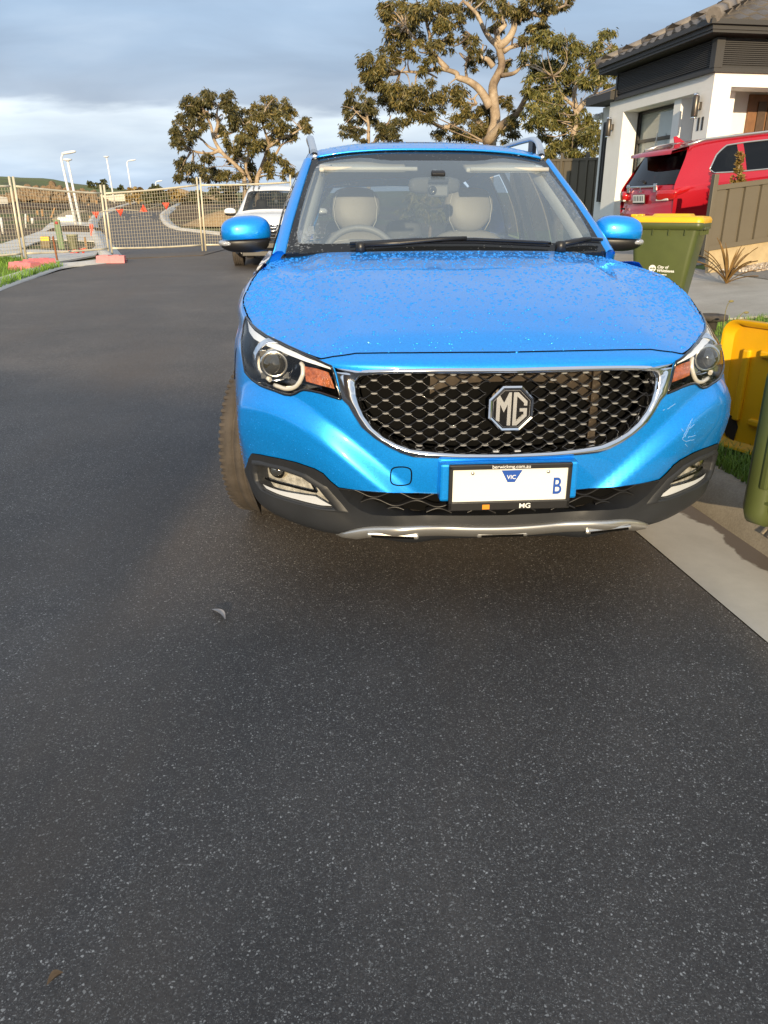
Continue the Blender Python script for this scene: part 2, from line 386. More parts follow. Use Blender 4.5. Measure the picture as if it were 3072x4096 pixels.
CLADTOP = inv(z1([(296,1500),(302,1400),(306,1310),(330,1270),(400,1280),(550,1310),(700,1345),(850,1395),(920,1435),(980,1500),(1045,1553)]) + z5([(200,231),(300,240),(430,245),(560,248),(840,250)]), tab, 5.95)
FOG = inv(z1([(385,1370),(440,1372),(600,1410),(750,1460),(880,1545),(960,1650),(1005,1720),(900,1712),(700,1665),(550,1620),(440,1570),(390,1500),(378,1430)]), tab)
LGR_B = inv(z5([(116,226),(165,285),(215,322),(265,339),(400,344),(600,344),(840,342)]), tab)
SEAM = inv([(1284,1436),(1332,1426),(1424,1414),(1525,1412),(1650,1412),(1800,1410),(2036,1408)], tab)
SK_T = inv(z5([(100,432),(120,415),(150,400),(210,391),(400,388),(600,386),(860,383)]), tab)
SK_B = inv(z5([(130,436),(280,441),(700,438),(860,436)]), tab)
mir = lambda l: [(a, -b) for a, b in l]
GR_O[-1] = (GR_O[-1][0], 0.); GR_O2[0] = (GR_O2[0][0], 0.); GR_I[0] = (GR_I[0][0], 0.); GR_I[-1] = (GR_I[-1][0], 0.); SEAM[-1] = (SEAM[-1][0], 0.); CLADTOP[-1] = (CLADTOP[-1][0], 0.); LGR_B[-1] = (LGR_B[-1][0], 0.); SK_T[-1] = (SK_T[-1][0], 0.); SK_B[-1] = (SK_B[-1][0], 0.)
CT = [(CLADTOP[0][0]-.35, 6.0)] + CLADTOP
grille_out = GR_O2 + GR_O; grille_out = GR_O + mir(GR_O[:-1])[::-1] + mir(GR_O2[1:])[::-1] + GR_O2
grille_in = GR_I + mir(GR_I[1:-1])[::-1]
# lower intake: bounded above by the end of the cladding's top line
lt = [p for p in CT[-7:]]
lgr = [LGR_B[0]] + lt[2:] + mir(lt[2:-1])[::-1] + mir(LGR_B[:-1]) + LGR_B[::-1][:-1]
clad = [(0, 6.0)] + CT + mir(CT[:-1])[::-1] + [(0, -6.0)]
# hood outline
lam_up = LAMP[:7]
fend = [(7.55, 5.05), (8.2, 4.95), (9.0, 4.85), (9.6, 4.72), (10.0, 4.55)]
hood_half = [SEAM[0]] + [(a+.03, b) for a, b in lam_up[1:6][::-1]] + smooth_loop([(lam_up[0][0]+.05, lam_up[0][1]-.12)] + fend, 4, False)
hood = SEAM[::-1] + hood_half[1:] + mir(hood_half[1:])[::-1] + mir(SEAM[:-1])
h = .10
Pt, Tr = cdt([dens(LAMP, h), dens(mir(LAMP), h), dens(grille_out, h), dens(FOG, h), dens(mir(FOG), h), dens(lgr, h), dens(hood, h)], [dens(CT + mir(CT[:-1])[::-1], h, False)], .065, .07, (0, 10, -6, 6))
Cn = Pt[Tr].mean(1)
inn = {k: inpoly(Cn, v) for k, v in dict(lamp=LAMP, lampm=mir(LAMP), gr=grille_out, fog=FOG, fogm=mir(FOG), lgr=lgr, hood=hood, clad=clad).items()}
opn = inn['lamp'] | inn['lampm'] | inn['gr'] | inn['fog'] | inn['fogm'] | inn['lgr']
panel('bonnet', front, Pt, Tr, inn['hood'] & ~opn, M['blue'], car, yoff=-CY)
bumper = panel('front_bumper', front, Pt, Tr, ~inn['hood'] & ~opn & ~inn['clad'], M['blue'], car, yoff=-CY)
panel('lower_cladding', front, Pt, Tr, inn['clad'] & ~opn, M['clad'], car, yoff=-CY, off=.004)
def curve3(st, off=0.):
    a = np.array(st); X = front.ev(a[:, 0], a[:, 1]) + front.nrm(a[:, 0], a[:, 1])*off; return X
def patch(name, loop, m, off, hh=.06, parent=None, tags=None):
    a = np.array(loop); bx = (a[:, 0].min(), a[:, 0].max(), a[:, 1].min(), a[:, 1].max())
    P, T = cdt([dens(loop, hh)], [], hh, hh, bx); c = P[T].mean(1)
    return panel(name, front, P, T, inpoly(c, loop), m, parent or car, off=off, yoff=-CY, tags=tags)
def skirt(name, loop, o0, o1, m, parent, hh=.08):
    lp = dens(loop, hh); A = curve3(lp, o0); B = curve3(lp, o1); n = len(lp); mb = MB()
    mb.add(list(A)+list(B), [(i, (i+1) % n, n+(i+1) % n, n+i) for i in range(n)], True); return mb.build(name, m, parent, CO)
def lineline(st, r, off=0., n=5):
    return [tuple(p) for p in curve3(dens(st, .08, False), off)], r, n
# shut lines
mb = MB()
full_seam = SEAM[::-1][::-1]; full_seam = SEAM + mir(SEAM[:-1])[::-1]
mb.tube(curve3(dens(full_seam, .1, False), -.0005), .0028, 6)
for sg in (1, -1):
    l = [(a, sg*b) for a, b in hood_half]
    mb.tube(curve3(dens(l, .1, False), -.0005), .0032, 6)
mb.build('bonnet_gap', M['pit'], car, CO)
# ---------------------------------------------------------------- grille
fr = MB()
def ang_resample(loop, n, c, asp):
    p = np.array(dens(loop, .02)); a = np.arctan2((p[:, 0]-c[0])*asp, p[:, 1]-c[1]); o = np.argsort(a); a = a[o]; p = p[o]
    g = np.linspace(-math.pi, math.pi, n, endpoint=False)
    return np.stack([np.interp(g, np.r_[a-2*math.pi, a, a+2*math.pi], np.r_[p[:, q], p[:, q], p[:, q]]) for q in (0, 1)], -1)
gc = (np.mean([p[0] for p in grille_in]), 0.)
NR = 260
Lo = ang_resample(grille_out, NR, gc, 1.7); Li = ang_resample(grille_in, NR, gc, 1.7)
rows = []
for f_, o_ in ((0, -.012), (0, .002), (.12, .010), (.5, .014), (.86, .011), (.97, .004), (1.0, -.004), (1.0, -.05)):
    q = Lo*(1-f_)+Li*f_; rows.append(front.ev(q[:, 0], q[:, 1]) + front.nrm(q[:, 0], q[:, 1])*o_)
nr = len(rows); vs = [tuple(p) for r_ in rows for p in r_]; fs = [(i*NR+k, i*NR+(k+1) % NR, (i+1)*NR+(k+1) % NR, (i+1)*NR+k) for i in range(nr-1) for k in range(NR)]
fr.add(vs, fs, True); grf = fr.build('grille_frame', M['chrome'], car, CO)
rim = MB(); q = Lo*.04+Li*.96; q = Lo*-.04+Li*1.04
patch('grille_back', grille_in, M['pit'], -.075, .12)
def fz(w_, z_):
    """surface depth y for a given w, z on the grille zone"""
    return np.interp(np.abs(w_), [0, .25, .5, .66], [2.205, 2.215, 2.264, 2.352]) + np.interp(z_, [.46, .6, .74, .86, .90], [.012, -.002, 0, .021, .04])
gi3 = curve3(dens(grille_in, .05)); gpoly = [(p[0], p[2]) for p in gi3]
zt, zb = max(p[1] for p in gpoly), min(p[1] for p in gpoly)
mesh_, tips, lam_, pit_ = MB(), MB(), .067, .0192
def ribbon(mb, pts, th, dep):
    """wavy slat: a bar th high and dep deep with a rounded front"""
    vs, fs = [], []; n = len(pts)
    prof = [(dep, -th*.5), (.004, -th*.62), (0, -th*.2), (0, th*.2), (.004, th*.5), (dep, th*.5)]
    for p in pts:
        for dy, dz in prof: vs.append((p[0], p[1]+dy, p[2]+dz))
    k = len(prof)
    for i in range(n-1):
        for j in range(k-1): fs.append((i*k+j, i*k+j+1, (i+1)*k+j+1, (i+1)*k+j))
    mb.add(vs, fs, True)
nrow = int((zt-zb)/pit_)+2
for k in range(nrow):
    zc = zt + .004 - k*pit_
    run = []
    for w_ in np.arange(-.56, .561, .004):
        z_ = zc + .0079*math.cos(2*math.pi*w_/lam_ + (k % 2)*math.pi)*(1+.0)
        if inpoly(np.array([[w_, z_]]), gpoly)[0] and not (abs(w_) < .066 and abs(z_-.770) < .066): run.append((w_, float(fz(w_, z_))+.018, z_))
        else:
            if len(run) > 2: ribbon(mesh_, run, .0032, .014)
            run = []
    if len(run) > 2: ribbon(mesh_, run, .0032, .014)
    for j in range(-10, 11):
        w_ = (j + (.5 if k % 2 == 0 else 0))*lam_; z_ = zc - pit_*.5
        if inpoly(np.array([[w_-.016, z_], [w_+.016, z_]]), gpoly).all() and not (abs(w_) < .08 and abs(z_-.770) < .075):
            y_ = float(fz(w_, z_))+.010; pts = [(-.0105, .001), (-.008, -.001), (-.004, -.0026), (.004, -.0026), (.008, -.001), (.0105, .001), (.005, .0022), (-.005, .0022)]
            tips.prism([(a, b) for a, b in pts], .010, Matrix.Translation((w_, y_, z_)) @ Matrix.Rotation(-R(90), 4, 'X') @ Matrix.Scale(-1, 4, (0, 1, 0)))
grl = 0; nf_ = len(mesh_.f); mesh_.add(tips.v, tips.f); mesh_.build('grille_mesh', mat('grille_black', (.014, .014, .016), .22, coat=.5), car, CO, m2=(mat('tip_silver', (.42, .42, .42), .28, .75), nf_))
# radiator bits behind the mesh: faint bronze fins
rad = MB()
rad.box((0.02, 2.296, .76), (.5, .004, .20))
rad.box((.28, 2.285, .76), (.024, .02, .22))
rad.build('radiator', mat('radiator_bronze', (.035, .024, .014), .45, .4), car, CO)
# ---------------------------------------------------------------- badge
def octag(r, rot=22.5): return [(r*math.cos(R(rot+45*i)), r*math.sin(R(rot+45*i))) for i in range(8)]
FM = lambda w_, y_, z_: Matrix.Translation((w_, y_-CY, z_-G0)) @ Matrix.Rotation(R(90), 4, 'X')      # local xy seen from in front
BM = FM(0, 2.196, .770) @ Matrix.Scale(1, 4)
ring = MB()
for (ra, rb, za, zb_) in ((.0735, .0735, -.012, .004), (.0735, .069, .004, .010), (.069, .0635, .010, .0085), (.0635, .0620, .0085, .004)):
    A, B = octag(ra), octag(rb)
    ring.add([BM @ Vector((x, y, za)) for x, y in A] + [BM @ Vector((x, y, zb_)) for x, y in B], [(i, (i+1) % 8, 8+(i+1) % 8, 8+i) for i in range(8)])
badge = ring.build('badge', M['chrome'], car)
bk = MB(); bk.prism(octag(.0625), .012, BM @ Matrix.Translation((0, 0, -.008))); bk.build('badge_face', M['gloss'], badge)
inner = MB(); A, B = octag(.0605), octag(.0585)
inner.add([BM @ Vector((x, y, .0052)) for x, y in A] + [BM @ Vector((x, y, .0052)) for x, y in B], [(i, (i+1) % 8, 8+(i+1) % 8, 8+i) for i in range(8)])
lt_ = MB()
mono = [[(-.044, -.034), (-.033, -.034), (-.033, .012), (-.021, -.012), (-.014, .002), (-.014, .004), (-.036, .040), (-.044, .032)],
        [(-.021, -.012), (-.008, .014), (-.008, -.046), (.0015, -.046), (.0015, .047), (-.006, .047), (-.021, .017), (-.027, .010)]]
mono = [[(-.046, -.033), (-.035, -.038), (-.035, .014), (-.0235, -.010), (-.0125, .014), (-.0125, -.049), (-.002, -.050), (-.002, .050), (-.0095, .050), (-.0235, .019), (-.0375, .042), (-.046, .032)],
        [(.004, -.050), (.017, -.050), (.046, -.022), (.046, .002), (.024, .002), (.024, -.008), (.036, -.008), (.036, -.018), (.0145, -.038), (.0145, .038), (.036, .018), (.036, .010), (.046, .010), (.046, .023), (.018, .050), (.004, .050)]]
def capped(mb, poly, d, mtx):
    from mathutils.geometry import tessellate_polygon
    n = len(poly); tri = tessellate_polygon([[Vector((x, y, 0)) for x, y in poly]])
    vs = [mtx @ Vector((x, y, 0)) for x, y in poly] + [mtx @ Vector((x, y, d)) for x, y in poly]
    mb.add(vs, [t for t in tri] + [tuple(n+i for i in t) for t in tri] + [(i, (i+1) % n, n+(i+1) % n, n+i) for i in range(n)])
for poly in mono: capped(lt_, poly, .004, BM @ Matrix.Translation((0, 0, .0042)))
lt_.build('letters', mat('badge_silver', (.78, .78, .78), .2, .75, coat=.5), badge); inner.build('badge_line', M['chrome'], badge)
# ---------------------------------------------------------------- head lamps, fog lamps
AM = lambda w_, y_, z_, ax=0.: Matrix.Translation((w_, y_-CY, z_-G0)) @ Matrix.Rotation(ax, 4, 'Z') @ Matrix.Rotation(R(90), 4, 'X')
STRIP = inv(z1([(284,160),(300,196),(345,250),(430,308),(560,368),(700,432),(850,500),(985,556),(990,580),(850,534),(700,478),(560,418),(420,362),(340,318),(296,256)]), tab, 5.75)
IND = inv(z1([(728,542),(840,574),(940,604),(966,668),(992,742),(900,720),(742,676)]), tab)
DRL_O = z1([(356,322),(330,420),(338,520),(372,600),(432,664)]); DRL_I = z1([(700,498),(716,560),(708,630),(664,712),(590,742),(470,704)])
for sg in (-1, 1):
    mm = (lambda l: l) if sg > 0 else mir
    lp = mm(LAMP)
    lamp = patch('headlight', lp, M['lens'], .003, .06)
    lamp['label'] = 'headlight with round projector, white light ring and orange indicator'
    patch('lamp_bowl', lp, mat('lamp_dark', (.24, .24, .25), .2, .7, noise=.5, nscale=40, bump=.5, bscale=60), -.14, .1, lamp); skirt('lamp_wall', lp, .002, -.14, M['gloss'], lamp)
    rb = MB(); rb.tube([tuple(p) for p in curve3(dens(lp + lp[:1], .05, False), .002)], .0042, 6); rb.build('lamp_seal', M['gloss'], lamp, CO)
    patch('light_strip', mm(STRIP), mat('drl_white', (.84, .86, .88), .25, .0, coat=1.), -.003, .05, lamp)
    patch('indicator', mm(IND), M['amber'], -.022, .05, lamp)
    ib = MB()
    for k in range(5):
        a0 = np.array(z1([(735, 552+k*28)]))[0]; 
    pj = MB(); X = AM(sg*.706, 2.50, .863, R(0))
    pj.lathe([(.034, .055), (.041, .058), (.046, .052), (.047, .02), (.047, -.03)], X, 32, cap=False)
    for q in range(4):
        a = R(45+90*q); pj.box(X @ Vector((.049*math.cos(a), .049*math.sin(a), .046)), (.018, .014, .018))
    pj.build('projector_ring', mat('warm_chrome', (.72, .68, .60), .16, 1.), lamp)
    pl = MB(); pl.lathe([(.036, .050), (.034, .062), (.028, .071), (.018, .077), (.008, .080), (.0001, .0805)], X, 32, cap=False)
    pl.build('projector_lens', mat('projector_glass', (.05, .045, .03), .03, .3, coat=1., spec=1.), lamp)
    gl = MB()
    for st in (DRL_O, DRL_I):
        c = inv(smooth_loop(st, 5, False), tab); c = [(a, sg*b) for a, b in c]
        gl.tube([tuple(p) for p in curve3(c, -.022)], .0072, 8)
    gl.build('light_guide', mat('light_guide', (.74, .70, .62), .2, .2, coat=1.), lamp, CO)
    rf = MB(); rf.lathe([(.075, -.02), (.068, .0), (.060, .015), (.055, -.03)], X, 32, cap=False); rf.build('reflector', M['chrome'], lamp)
    # fog lamp
    fl = mm(FOG)
    fog = patch('fog_lamp', fl, M['lens'], -.010, .05)
    skirt('fog_wall', fl, .004, -.042, M['clad'], fog); patch('fog_bowl', fl, mat('fog_silver', (.55, .53, .48), .25, .25, noise=.5, nscale=45, bump=.6, bscale=70), -.040, .08, fog)
    FST = inv(z1([(400,1520),(440,1560),(550,1604),(700,1640),(850,1660),(985,1708),(900,1704),(700,1657),(550,1614),(440,1564)]), tab)
    FST = inv(z1([(410,1530),(560,1585),(700,1612),(850,1632),(990,1712),(900,1706),(700,1659),(550,1615),(440,1566)]), tab)
    patch('fog_strip', mm(FST), mat('fog_chrome', (.80, .84, .90), .15, .4, coat=1.), -.004, .05, fog)
    fb = MB(); c3 = curve3(mm(inv(z1([(500, 1430), (600, 1500)]), tab)), -.035); X2 = AM(c3[0][0], c3[0][1], c3[0][2], R(0))
    fb.lathe([(.004, .03), (.026, .02), (.034, .0), (.036, -.01)], X2, 24); fb.build('fog_reflector', mat('fog_reflector', (.85, .76, .60), .12, 1.), fog)
    bb = MB()
    bb.tube([tuple(p) for p in curve3(dens(mm(inv(z1([(400,1490),(600,1555),(840,1612)]), tab)), .05, False), -.02)], .004, 6)
    bb.tube([tuple(p) for p in curve3(dens(mm(inv(z1([(745,1462),(800,1540),(845,1615)]), tab)), .05, False), -.015)], .003, 6)
    bb.build('fog_bar', M['pit'], fog, CO)
    ez = MB(); ez.tube([tuple(p) for p in curve3(dens(mm(inv(z1([(760,1468),(880,1548),(960,1650),(1003,1718)]), tab)), .05, False), .002)], .0022, 6); ez.build('fog_edge', M['chrome'], fog, CO)
    # raised bezel of cladding round the lamp
    bz = MB(); A_ = dens(fl, .05); B3 = []
    cx_ = np.mean([p[0] for p in A_]); ct_ = np.mean([p[1] for p in A_])
    rows = [curve3(A_, .004)]
    for g_, o_ in ((.04, .012), (.14, .016), (.26, .0045)):
        rows.append(curve3([(p[0]+(p[0]-cx_)*g_, p[1]+(p[1]-ct_)*g_) for p in A_], o_))
    n = len(A_); bz.add([tuple(p) for r_ in rows for p in r_], [(i*n+k, i*n+(k+1) % n, (i+1)*n+(k+1) % n, (i+1)*n+k) for i in range(3) for k in range(n)], True)
    bz.build('fog_bezel', M['clad'], fog, CO)
# ---------------------------------------------------------------- lower intake, skid plate
patch('intake_back', lgr, M['pit'], -.07, .15); skirt('intake_wall', lgr, .004, -.07, M['clad'], car)
lg3 = curve3(dens(lgr, .05)); lpoly = [(p[0], p[2]) for p in lg3]; ms = MB()
zlt, zlb = max(p[1] for p in lpoly), min(p[1] for p in lpoly)
for k in range(5):
    run = []; zc = zlt-.004-k*.026
    for w_ in np.arange(-.60, .601, .005):
        z_ = zc + .0105*math.cos(2*math.pi*w_/.135 + (k % 2)*math.pi)
        if inpoly(np.array([[w_, z_]]), lpoly)[0]: run.append((w_, float(np.interp(abs(w_), [0, .25, .5, .66], [2.215, 2.228, 2.28, 2.36]))+.014, z_))
        else:
            if len(run) > 2: ribbon(ms, run, .007, .03)
            run = []
    if len(run) > 2: ribbon(ms, run, .007, .03)
ms.build('intake_mesh', M['black'], car, CO)
skid = SK_T + mir(SK_T[:-1])[::-1] + mir(SK_B) [:] + SK_B[::-1][1:]
tA = dens(SK_T + mir(SK_T[:-1])[::-1], .06, False); sk = MB(); rows = []
sa = np.array(tA); edge = np.clip((SK_T[0][1]-np.abs(sa[:, 1]))/.34, 0, 1)[:, None]; P0 = front.ev(sa[:, 0], sa[:, 1]); N0 = front.nrm(sa[:, 0], sa[:, 1]); wz = P0[:, 0]; P0[:, 2] = np.polyval(np.polyfit(wz**2, P0[:, 2], 2), wz**2)
for f_, o_ in ((0, .0), (.04, .008), (.14, .013), (.5, .015), (.86, .010), (1.0, .002), (1.05, -.02)): rows.append([tuple(p) for p in P0 + N0*(o_*edge+.005) + np.array([[0, .012, -.043]])*f_*(.12+.88*edge)])
sk.grid(rows); skp = sk.build('skid_plate', M['satin'], car, CO)
for w0 in (-.35, 0., .35):
    y_ = float(np.interp(abs(w0), [0, .25, .5], [2.22, 2.23, 2.28]))
    zz = float(front.ev([SK_B[-1][0]], [0.])[0][2]) if False else float(np.interp(0, [0, 1], [rows[4][len(rows[4])//2][2], 0]))
    sl = MB(); s2 = MB(); k_ = int(np.argmin(np.abs(wz-w0))); q_ = np.array(rows[4][k_]); pk_ = np.polyfit(wz**2, P0[:, 1], 2); ang = math.atan((2*pk_[0]*w0**2+pk_[1])*2*w0); sl.box(tuple(q_ + np.array([0, .003, .006])), (.165, .016, .017), rz=ang, bev=.006); s2.box(tuple(q_ + np.array([math.sin(ang)*.0065, -.0065, .004])), (.135, .006, .006), rz=ang)
    so_ = sl.build('skid_rib', M['satin'], skp, CO); s2.build('skid_slot', M['pit'], so_, CO)
# ---------------------------------------------------------------- plate, tow cap
rec = MB(); rec.box((0, 2.186, .552), (.424, .05, .120), bev=.008); rec.build('plate_mount', M['blue'], car, CO)
pf = MB(); PW, PH, py_, pz = .374, .146, 2.150, .540
for (c, d) in (((0, py_, pz+PH/2-.008), (PW, .012, .016)), ((0, py_, pz-PH/2+.014), (PW, .012, .028)), ((-PW/2+.006, py_, pz), (.012, .012, PH-.006)), ((PW/2-.006, py_, pz), (.012, .012, PH-.006))): pf.box(c, d, bev=.003)
pfo = pf.build('number_plate', M['black'], car, CO)
pw = MB(); pw.box((0, py_+.004, pz+.004), (PW-.016, .004, PH-.035)); pw.build('plate_sheet', M['plate'], pfo, CO)
tri = MB(); capped(tri, [(-.030, .018), (.034, .018), (.012, -.020), (-.010, -.020)], .0012, FM(0.002, py_+.0022, pz+.034)); M['pblue'] = mat('plate_blue', (.01, .07, .35), .4); tri.build('plate_triangle', M['pblue'], pfo)
M['ptext'] = mat('white_lettering', (.8, .8, .78), .4)
text('lettering', 'berwickmg.com.au', .0155, M['ptext'], pfo, FM(.0, py_-.0065, pz+PH/2-.0075), .0004)
text('lettering', 'MG', .021, M['ptext'], pfo, FM(.048, py_-.0065, pz-PH/2+.0125), .0004, bold=.0003, sx=1.15)
text('lettering', 'VIC', .018, M['ptext'], pfo, FM(.003, py_+.0005, pz+.030), .0004, bold=.0001)
text('lettering', 'B', .075, M['pblue'], pfo, FM(.145, py_+.0012, pz-.004), .0008, bold=.0008, sx=.72)
ob = MB(); ob.box((-.072, py_-.0065, pz-PH/2+.012), (.022, .001, .015)); ob.build('plate_emblem', mat('orange_print', (.7, .25, .02), .4), pfo, CO)
tcap = inv(z1([(1490,1400),(1562,1384),(1636,1400),(1650,1460),(1636,1522),(1562,1538),(1490,1522),(1476,1460)]), tab)
tcl = mir(smooth_loop(tcap, 4))
tg = MB(); tg.tube([tuple(p) for p in curve3(tcl + tcl[:1], .0)], .0022, 6); tg.build('tow_cover', M['pit'], car, CO)

# seam between bumper and wing, plate screws, scuff on the image-right cheek
for sg in (-1, 1):
    sm_ = MB(); sm_.tube([tuple(p) for p in curve3(smooth_loop([(5.02, sg*5.42), (4.75, sg*5.55), (4.5, sg*5.62), (4.2, sg*5.75), (3.9, sg*5.98)], 4, False), .0)], .0022, 5); sm_.build('bumper_seam', M['pit'], car, CO)
    sc_w = MB(); sc_w.lathe([(.0055, 0), (.0055, .002), (.003, .0035), (.0001, .0035)], FM(sg*.115, py_+.0015, pz+.045), 14); sc_w.build('screw', M['satin'], pfo)
_PR = front.ev(_S.ravel(), _T.ravel()); _XR = proj(c2w(_PR))
inv_r = lambda pts: [(float(_S.ravel()[k]), float(_T.ravel()[k])) for k in [int(np.argmin((_XR[:, 0]-a)**2+(_XR[:, 1]-b)**2)) for a, b in pts]]
z6 = lambda l: [(2372+a*.6329, 1200+b*.6329) for a, b in l]
sf = MB()
for l in ([(628, 748), (600, 800), (572, 862), (566, 880), (585, 894), (650, 880)], [(618, 790), (592, 838), (580, 866)], [(560, 815), (572, 832)], [(600, 868), (664, 850)], [(470, 690), (500, 668), (520, 655)], [(440, 700), (452, 688)], [(585, 910), (596, 930)], [(612, 812), (640, 786)]):
    sf.tube([tuple(p) for p in curve3(inv_r(z6(dens(l, 6, False))), .0003)], .0009, 4)
sf.build('scuff', mat('scuff_pale', (.22, .42, .68), .7), car, CO)
# ================================================================== rest of the blue car
def bil(a, b, c, d, u, v): return [(a[i]*(1-u)+b[i]*u)*(1-v) + (c[i]*(1-u)+d[i]*u)*v for i in range(3)]
def arc3(p, m, q, n):
    """quadratic through p, m, q"""
    return [tuple(p[i]*(1-t)*(1-2*t) + 4*m[i]*t*(1-t) + q[i]*t*(2*t-1) for i in range(3)) for t in np.linspace(0, 1, n)]
# windscreen as a net (rows bottom to top)
ws = Net([
 [(0,3.375,1.150),(.25,3.385,1.150),(.48,3.415,1.149),(.62,3.45,1.148),(.700,3.485,1.147)],
 [(0,3.560,1.268),(.24,3.567,1.267),(.46,3.592,1.262),(.60,3.622,1.257),(.674,3.652,1.252)],
 [(0,3.750,1.383),(.23,3.756,1.382),(.43,3.775,1.374),(.57,3.800,1.364),(.643,3.826,1.356)],
 [(0,3.945,1.490),(.22,3.949,1.488),(.41,3.962,1.478),(.54,3.982,1.464),(.612,4.000,1.454)],
 [(0,4.140,1.585),(.21,4.142,1.583),(.39,4.148,1.573),(.51,4.153,1.557),(.582,4.158,1.544)]])
def rloop(a0, a1, b, r, n=5):
    o = []
    for (cs, ct, q) in ((a0+r[0], -b+r[1], 180), (a0+r[0], b-r[1], 270), (a1-r[0], b-r[1], 0), (a1-r[0], -b+r[1], 90)):
        for k in range(n+1):
            a = R(q+90*k/n); o.append((cs + r[0]*(math.cos(a)), ct + r[1]*math.sin(a)))
    return o
innerw = [(.40, -3.42), (.32, -3.2), (.30, -2.5), (.30, 0), (.30, 2.5), (.32, 3.2), (.40, 3.42), (.7, 3.56), (1.5, 3.66), (2.6, 3.66), (3.4, 3.58), (3.66, 3.38), (3.72, 3.0), (3.74, 1.75), (3.68, 1.45), (3.56, 1.2), (3.50, .9), (3.49, 0), (3.50, -.9), (3.56, -1.2), (3.68, -1.45), (3.74, -1.75), (3.72, -3.0), (3.66, -3.38), (3.4, -3.58), (2.6, -3.66), (1.5, -3.66), (.7, -3.56)]
wsl = dens(innerw, .1)
wP, wT = cdt([wsl], [], .1, .12, (0, 4, -4, 4)); wc = inpoly(wP[wT].mean(1), wsl)
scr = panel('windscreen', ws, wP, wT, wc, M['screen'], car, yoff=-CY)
M['frit'] = mat('frit_black', (.012, .014, .017), .12, spec=.25)
panel('windscreen_border', ws, wP, wT, ~wc, M['frit'], scr, yoff=-CY)
# cowl and wipers
cw = MB(); cwp = [[tuple(front.ev([10.], [t])[0] + np.array([0, .0, -.012])) for t in np.linspace(-3.4, 3.4, 25)], [tuple(ws.ev([0.], [t])[0] + np.array([0, .01, -.004])) for t in np.linspace(-4, 4, 25)]]
cw.grid(cwp); cw.build('cowl', M['black'], car, CO)
def wiper(pts, blade, nm):
    a = MB(); P = lambda t, v, o: tuple(ws.ev([v], [t])[0] + ws.nrm([v], [t])[0]*o)
    a.tube([P(t, v, .034) for t, v in pts], [.011, .012, .010, .008, .007][:len(pts)], 6); o = a.build('wiper', M['black'], car, CO)
    b = MB(); b.tube([P(t, v, .012) for t, v in dens(blade, .15, False)], .0045, 6); b.tube([P(t, v, .026) for t, v in dens(blade, .15, False)], .008, 6); b.build('blade', M['gloss'], o, CO)
    c = MB(); v0 = P(*pts[0], .02); c.lathe([(.022, -.02), (.022, .018), (.014, .024)], Matrix.Translation((v0[0], v0[1], v0[2])), 16); c.build('pivot', M['black'], o, CO)
wiper([(-1.55, .02), (-.9, .08), (-.2, .20), (.25, .23)], [(-1.75, .12), (-.6, .24), (.4, .24), (1.75, .12)], 'a')
wiper([(1.95, .03), (2.3, .10), (2.7, .19), (3.0, .21)], [(1.9, .10), (2.4, .22), (3.1, .26), (3.78, .24)], 'b')
# roof
roof = Net([
 [(0,4.142,1.590),(.21,4.144,1.588),(.39,4.150,1.578),(.51,4.155,1.563),(.575,4.160,1.551)],
 [(0,4.35,1.637),(.22,4.35,1.634),(.40,4.355,1.622),(.525,4.36,1.603),(.598,4.365,1.586)],
 [(0,4.75,1.666),(.22,4.75,1.662),(.41,4.755,1.647),(.535,4.76,1.624),(.612,4.765,1.600)],
 [(0,5.30,1.668),(.22,5.30,1.664),(.41,5.30,1.648),(.530,5.30,1.624),(.606,5.30,1.598)],
 [(0,5.80,1.636),(.21,5.80,1.632),(.39,5.80,1.616),(.505,5.80,1.594),(.575,5.80,1.570)],
 [(0,6.22,1.565),(.19,6.21,1.560),(.35,6.20,1.545),(.455,6.19,1.525),(.515,6.18,1.505)]])
def netgrid(net, name, m, parent, s0, s1, t0, t1, ns, nt_, off=0.):
    S, T = np.meshgrid(np.linspace(s0, s1, ns), np.linspace(t0, t1, nt_), indexing='ij')
    X = net.ev(S.ravel(), T.ravel()) + net.nrm(S.ravel(), T.ravel())*off
    mb = MB(); mb.grid([[tuple(X[i*nt_+j]) for j in range(nt_)] for i in range(ns)]); return mb.build(name, m, parent, CO)
rf_ = netgrid(roof, 'roof', M['blue'], car, 0, 5, -3.72, 3.72, 30, 40)
netgrid(roof, 'headliner', M['trimcl'], rf_, 0.02, 4.95, -3.6, 3.6, 20, 20, -.035)
tr_ = MB(); tr_.tube([tuple(p) for p in roof.ev(np.zeros(31), np.linspace(-3.72, 3.72, 31)) + np.array([0, -.002, .003])], .006, 6)
tr_.build('roof_edge', M['blue'], rf_, CO)
